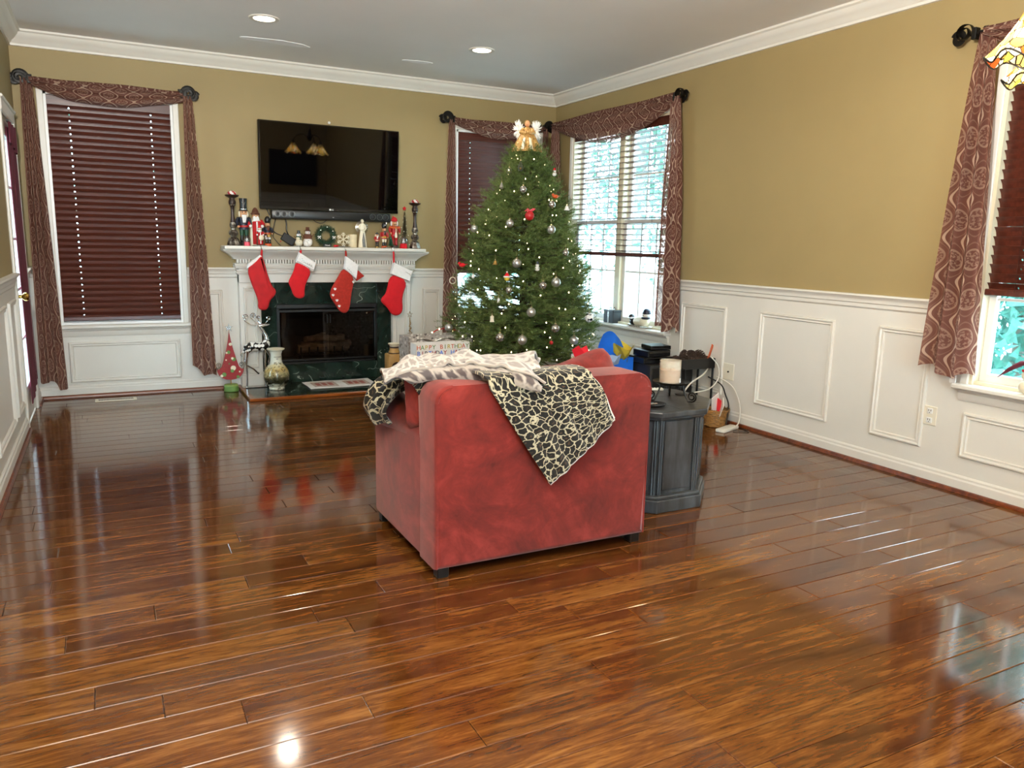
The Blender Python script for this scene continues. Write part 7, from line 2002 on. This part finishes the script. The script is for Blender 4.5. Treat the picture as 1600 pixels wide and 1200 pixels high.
for k in (-1, 1):
    m_ = MB(); m_.box(k * 0.13 - 0.095, -0.10, 0.0045, k * 0.13 + 0.095, 0.10, 0.0062); bo_ = part('printed_panel', m_, paint('mat print', 'b9a79a', 0.8, var=0.25, scale=40), mt)
    for j in range(3): m_ = MB(); m_.box(k * 0.13 - 0.07 + j * 0.05, -0.06, 0.006, k * 0.13 - 0.035 + j * 0.05, 0.05, 0.0068); m_.build('red_motif', paint('mat red', 'a05a50', 0.8, var=0.3, scale=60), bo_)
m_ = MB()
for i in range(44):
    for sy in (-1, 1):
        x = -0.272 + i * 0.01265; m_.tube([(x, sy * 0.153, 0.003), (x + 0.001, sy * 0.170, 0.002)], 0.0016, 4)
part('fringe', m_, M['whitepaper'], mt)

# ------------------------------------------------------------------ windowsill things
ZS3 = 0.5432
tin = thing('sill_box', 'dark gift shaped candle box with a bow on the wide windowsill', 'box', (-0.004, -1.040, ZS3))
m_ = MB(); m_.box(-0.038, -0.070, 0, 0.045, 0.070, 0.098, 0.004); part('box_body', m_, M['blackmatte'], tin)
m_ = MB(); m_.box(-0.041, -0.073, 0.092, 0.048, 0.073, 0.108, 0.004); part('lid', m_, M['black'], tin)
m_ = MB(); m_.box(-0.0395, -0.010, 0.0, 0.047, 0.010, 0.1095, 0.001); m_.tube([(0, 0, 0.108), (0.0, -0.03, 0.128), (0, -0.045, 0.116), (0, 0, 0.109), (0, 0.03, 0.128), (0, 0.045, 0.116), (0, 0, 0.108)], 0.005, 6); part('ribbon', m_, M['silver'], tin)
dish = thing('sill_plate', 'white scalloped plate under the reclining snowman on the windowsill', 'plate', (-0.005, -1.430, ZS3))
m_ = MB(); m_.lathe([(0, 0), (0.030, 0), (0.032, 0.005), (0.046, 0.012), (0.044, 0.014), (0.03, 0.008), (0, 0.007)], 28, sy=3.2); part('plate_body', m_, M['whitefelt'], dish)
m_ = MB()
for i in range(40): a = i * PI / 20; m_.sphere((0.045 * math.cos(a), 0.144 * math.sin(a), 0.013), 0.006, nu=6, nv=4)
part('beaded_rim', m_, M['silver'], dish)
sn = thing('reclining_snowman', 'reclining snowman in a dark knit hat lying on the windowsill plate', 'snowman', (-0.005, -1.430, ZS3 + 0.010))
m_ = MB(); m_.tube([(0, -0.045, 0.045), (0, 0.0, 0.040), (0, 0.050, 0.034)], [0.040, 0.038, 0.030], 16); m_.sphere((0, -0.055, 0.045), 0.044, nu=14, nv=9); part('body', m_, M['ivory'], sn)
m_ = MB(); m_.sphere((-0.008, -0.090, 0.098), 0.030, nu=14, nv=9); part('head', m_, M['whitefelt'], sn)
m_ = MB(); m_.sphere((-0.006, -0.092, 0.122), 0.030, (1, 1, 0.85), 14, 8); m_.lathe([(0.031, 0.104), (0.036, 0.110), (0.034, 0.118)], 16, (-0.006, -0.092, 0)); part('hat', m_, M['navy'], sn)
m_ = MB(); m_.tube([(0.028 * math.cos(a) - 0.008, -0.085 + 0.028 * math.sin(a), 0.072) for a in [i * PI / 6 for i in range(13)]], 0.009, 8); part('scarf', m_, M['navy'], sn)
m_ = MB(); m_.sphere((0, 0.085, 0.030), 0.030, (1, 1.3, 1), 12, 8); m_.sphere((0, 0.112, 0.062), 0.025, nu=12, nv=8); part('boots', m_, M['black'], sn)
m_ = MB(); m_.lathe([(0.026, 0.050), (0.029, 0.056), (0.026, 0.062)], 14, (0, 0.105, 0)); part('boot_cuff', m_, M['whitefelt'], sn)
m_ = MB()
for s in (-1, 1): m_.sphere((-0.036, -0.090 + s * 0.010, 0.104), 0.0028, nu=6, nv=4)
m_.tube([(-0.038, -0.090, 0.097), (-0.056, -0.094, 0.094)], [0.004, 0.001], 6); part('face', m_, M['black'], sn)
s4 = thing('sill_snowman', 'cream stacked snowman with a long burgundy leaf hat on the right edge windowsill', 'snowman', (-0.012, -4.395, 0.5482))
m_ = MB(); m_.sphere((0, 0, 0.032), 0.038, (1, 1, 0.85), 16, 10); m_.sphere((0, 0, 0.086), 0.030, nu=16, nv=10); m_.sphere((0, 0, 0.130), 0.022, nu=14, nv=9); part('body', m_, M['ivory'], s4)
m_ = MB(); m_.tube([(-0.005, -0.01, 0.150), (-0.006, 0.035, 0.140), (-0.008, 0.085, 0.105), (-0.010, 0.135, 0.060)], [0.020, 0.022, 0.017, 0.002], 12, flat=(0.55, 1.0)); part('leaf_hat', m_, M['burg'], s4)
m_ = MB(); m_.tube([(0.026 * math.cos(a), 0.026 * math.sin(a), 0.108) for a in [i * PI / 6 for i in range(13)]], 0.006, 8); part('scarf', m_, M['redfelt2'], s4)
sq = thing('curtain_weight_tag', 'little clear plastic tag hanging at the right curtain hem above the sill', 'tag', (-0.055, -4.065, 0.5490))
m_ = MB(); m_.box(-0.002, -0.016, 0, 0.002, 0.016, 0.045, 0.001); part('tag_body', m_, M['whitepaper'], sq)

# ------------------------------------------------------------------ stained glass chandelier
ch = thing('stained_glass_pendant', 'lit stained glass chandelier of bell shades hanging at the top right corner', 'chandelier', (-1.13, -5.06, 0))
m_ = MB(); m_.lathe([(0, HC), (0.065, HC), (0.060, HC - 0.02), (0.02, HC - 0.03), (0, HC - 0.03)], 20); part('canopy', m_, M['iron'], ch)
m_ = MB(); m_.tube([(0, 0, HC - 0.02), (0, 0, 2.02)], 0.007, 8); part('stem', m_, M['iron'], ch)
m_ = MB(); m_.lathe([(0, 1.90), (0.02, 1.905), (0.04, 1.95), (0.025, 2.0), (0.018, 2.05), (0, 2.06)], 18); part('hub', m_, M['iron'], ch)
SH = [(-0.236, 0.050, 1.745), (0.10, 0.20, 1.745), (0.11, -0.21, 1.745)]
for i, (dx, dy, z) in enumerate(SH):
    m_ = MB(); m_.tube([(0, 0, 1.95), (dx * 0.4, dy * 0.4, 1.985), (dx * 0.8, dy * 0.8, 1.965), (dx, dy, 1.90)], 0.007, 8); ao = part('arm', m_, M['iron'], ch)
    def shade(s, t):
        a = s * 2 * PI; r = 0.022 + 0.085 * t ** 1.25 + 0.006 * math.cos(6 * a) * t ** 3
        return (dx + r * math.cos(a), dy + r * math.sin(a), z + 0.125 - 0.140 * t + 0.012 * math.cos(6 * a) * t ** 4)
    m_ = MB(); m_.grid(shade, 48, 14); part('shade', m_, M['tiffany'], ch)
    m_ = MB(); m_.tube([shade(k / 48, 1.0) for k in range(49)], 0.0028, 5); part('shade_rim', m_, M['iron'], ch)
    m_ = MB(); m_.lathe([(0, z + 0.12), (0.024, z + 0.12), (0.018, z + 0.15), (0, z + 0.155)], 14, (dx, dy, 0)); part('socket', m_, M['iron'], ch)
    m_ = MB(); m_.sphere((dx, dy, z + 0.055), 0.024, nu=14, nv=9); part('bulb', m_, M['lampbulb'], ch)
    lamp('pendant_bulb', 'POINT', (-1.13 + dx, -5.06 + dy, z + 0.012), PENDANT_WATTS, (1.0, 0.76, 0.46), shadow_soft_size=0.03)

# unseen uplight lamp, added only to brighten the ceiling and left wall
tc_ = thing('added_floor_lamp', 'unseen floor lamp added beside the left wall near the photographer as ceiling uplight', 'floor lamp', (-3.97, -5.90, 0))
m_ = MB(); m_.lathe([(0, 0), (0.14, 0), (0.14, 0.02), (0.02, 0.04), (0, 0.04)], 24); part('base', m_, M['iron'], tc_)
m_ = MB(); m_.tube([(0, 0, 0.03), (0, 0, 1.66)], 0.012, 10); part('pole', m_, M['iron'], tc_)
m_ = MB(); m_.lathe([(0.02, 1.64), (0.16, 1.78), (0.165, 1.78), (0.03, 1.635)], 28); part('bowl_shade', m_, M['ivory'], tc_)
m_ = MB(); m_.sphere((0, 0, 1.72), 0.04, nu=14, nv=9); part('bulb', m_, M['lampbulb'], tc_)
lamp('added_lamp_bulb', 'POINT', (-3.97, -5.90, 1.80), ADDED_LAMP_WATTS, (1.0, 0.96, 0.90), shadow_soft_size=0.05)
# ------------------------------------------------------------------ outdoors
m_ = MB(); m_.box(-30, -30, -0.62, 40, 40, -0.60)
gnd = m_.build('ground', M['snow'], None, 0); gnd['kind'] = 'structure'
def out_tree(x, y, h, r, lb, seed, mm, trunk=True, n=2600, leaf=0.16, zb=0.25):
    t_ = thing('garden_tree', lb, 'tree', (x, y, -0.60), 0, 'trees outside the windows')
    m_ = MB(); m_.tube([(0, 0, 0), (0.05, 0.02, h * 0.5), (0, 0, h * 0.95)], [0.16 * h / 7, 0.11 * h / 7, 0.02], 9); part('trunk', m_, M['trunk_out'], t_)
    rg = np.random.default_rng(seed)
    k = rg.random(n) ** 0.8; z = h * (zb + (1 - zb) * k); a = rg.random(n) * 2 * PI; rr = r * (1 - k * 0.85) * np.sqrt(rg.random(n)) * 1.05
    c = np.stack([rr * np.cos(a), rr * np.sin(a), z], 1)
    d = rg.normal(size=(n, 3)); d /= np.linalg.norm(d, axis=1)[:, None]; e = np.cross(d, rg.normal(size=(n, 3))); e /= np.linalg.norm(e, axis=1)[:, None]
    s = leaf * rg.uniform(0.5, 1.2, (n, 1))
    tri = np.stack([c - e * s * 0.3, c + e * s * 0.3, c + d * s], 1).reshape(-1, 3)
    big_tris('foliage', tri, mm, t_)
out_tree(7.0, 2.6, 7.5, 1.9, 'tall pale evergreen outside the wide window, furthest left', 1, M['foliage_out'])
out_tree(9.6, 8.6, 8.5, 2.2, 'tall pale evergreen standing second beyond the railing', 2, M['foliage_out'])
out_tree(5.2, 5.8, 6.5, 1.5, 'slim evergreen close beyond the porch railing', 3, M['foliage_out'])
out_tree(10.5, -0.5, 9.0, 2.6, 'broad evergreen at the back of the yard', 4, M['foliage_out'])
out_tree(3.0, 11.5, 9.0, 2.6, 'broad evergreen behind the back window', 6, M['foliage_out'])
out_tree(-3.5, 11.0, 9.0, 2.6, 'evergreen behind the fireplace wall', 7, M['foliage_out'])
out_tree(2.0, -3.2, 2.6, 1.05, 'fern green shrub pressed close outside the right edge window', 8, M['bush_out'], n=5200, leaf=0.11, zb=0.0)
out_tree(3.4, -0.6, 3.4, 1.2, 'second fern green shrub outside the right edge window', 9, M['bush_out'], n=5200, leaf=0.11, zb=0.0)
for i, (x, y, h) in enumerate(((14, 3, 10), (15, 8, 11), (13, -4, 10), (12, 13, 11), (6, 15, 11), (0, 16, 10), (16, -9, 11), (20, 20, 12))):
    out_tree(x, y, h, 3.0, ['distant evergreen straight out beyond the yard', 'distant evergreen right of the far row', 'distant evergreen facing the right edge window', 'distant evergreen at the yard corner', 'distant evergreen behind the corner window', 'distant evergreen behind the chimney', 'distant evergreen far down the side yard', 'tallest distant evergreen at the yard corner'][i], 20 + i, M['foliage_out'], n=3000, leaf=0.3, zb=0.05)
rl_ = thing('porch_railing', 'weathered porch railing and stair rail seen through the wide window', 'railing', (2.6, 2.2, -0.60))
for i in range(7):
    m_ = MB(); m_.box(-0.9 + i * 0.5, -0.04, 0, -0.82 + i * 0.5, 0.04, 1.25); part('post', m_, M['deck'], rl_)
for z in (0.35, 1.15): m_ = MB(); m_.box(-0.95, -0.03, z, 2.2, 0.03, z + 0.09); part('rail', m_, M['deck'], rl_)
m_ = MB(); m_.tube([(-0.9, 0.1, 1.2), (-2.1, 0.9, 0.45)], 0.06, 4); part('stair_rail', m_, M['deck'], rl_)
for i in range(4): m_ = MB(); m_.tube([(-0.9 - i * 0.35, 0.1 + i * 0.235, 0), (-0.9 - i * 0.35, 0.1 + i * 0.235, 1.2 - i * 0.22)], 0.035, 6); part('baluster', m_, M['deck'], rl_)
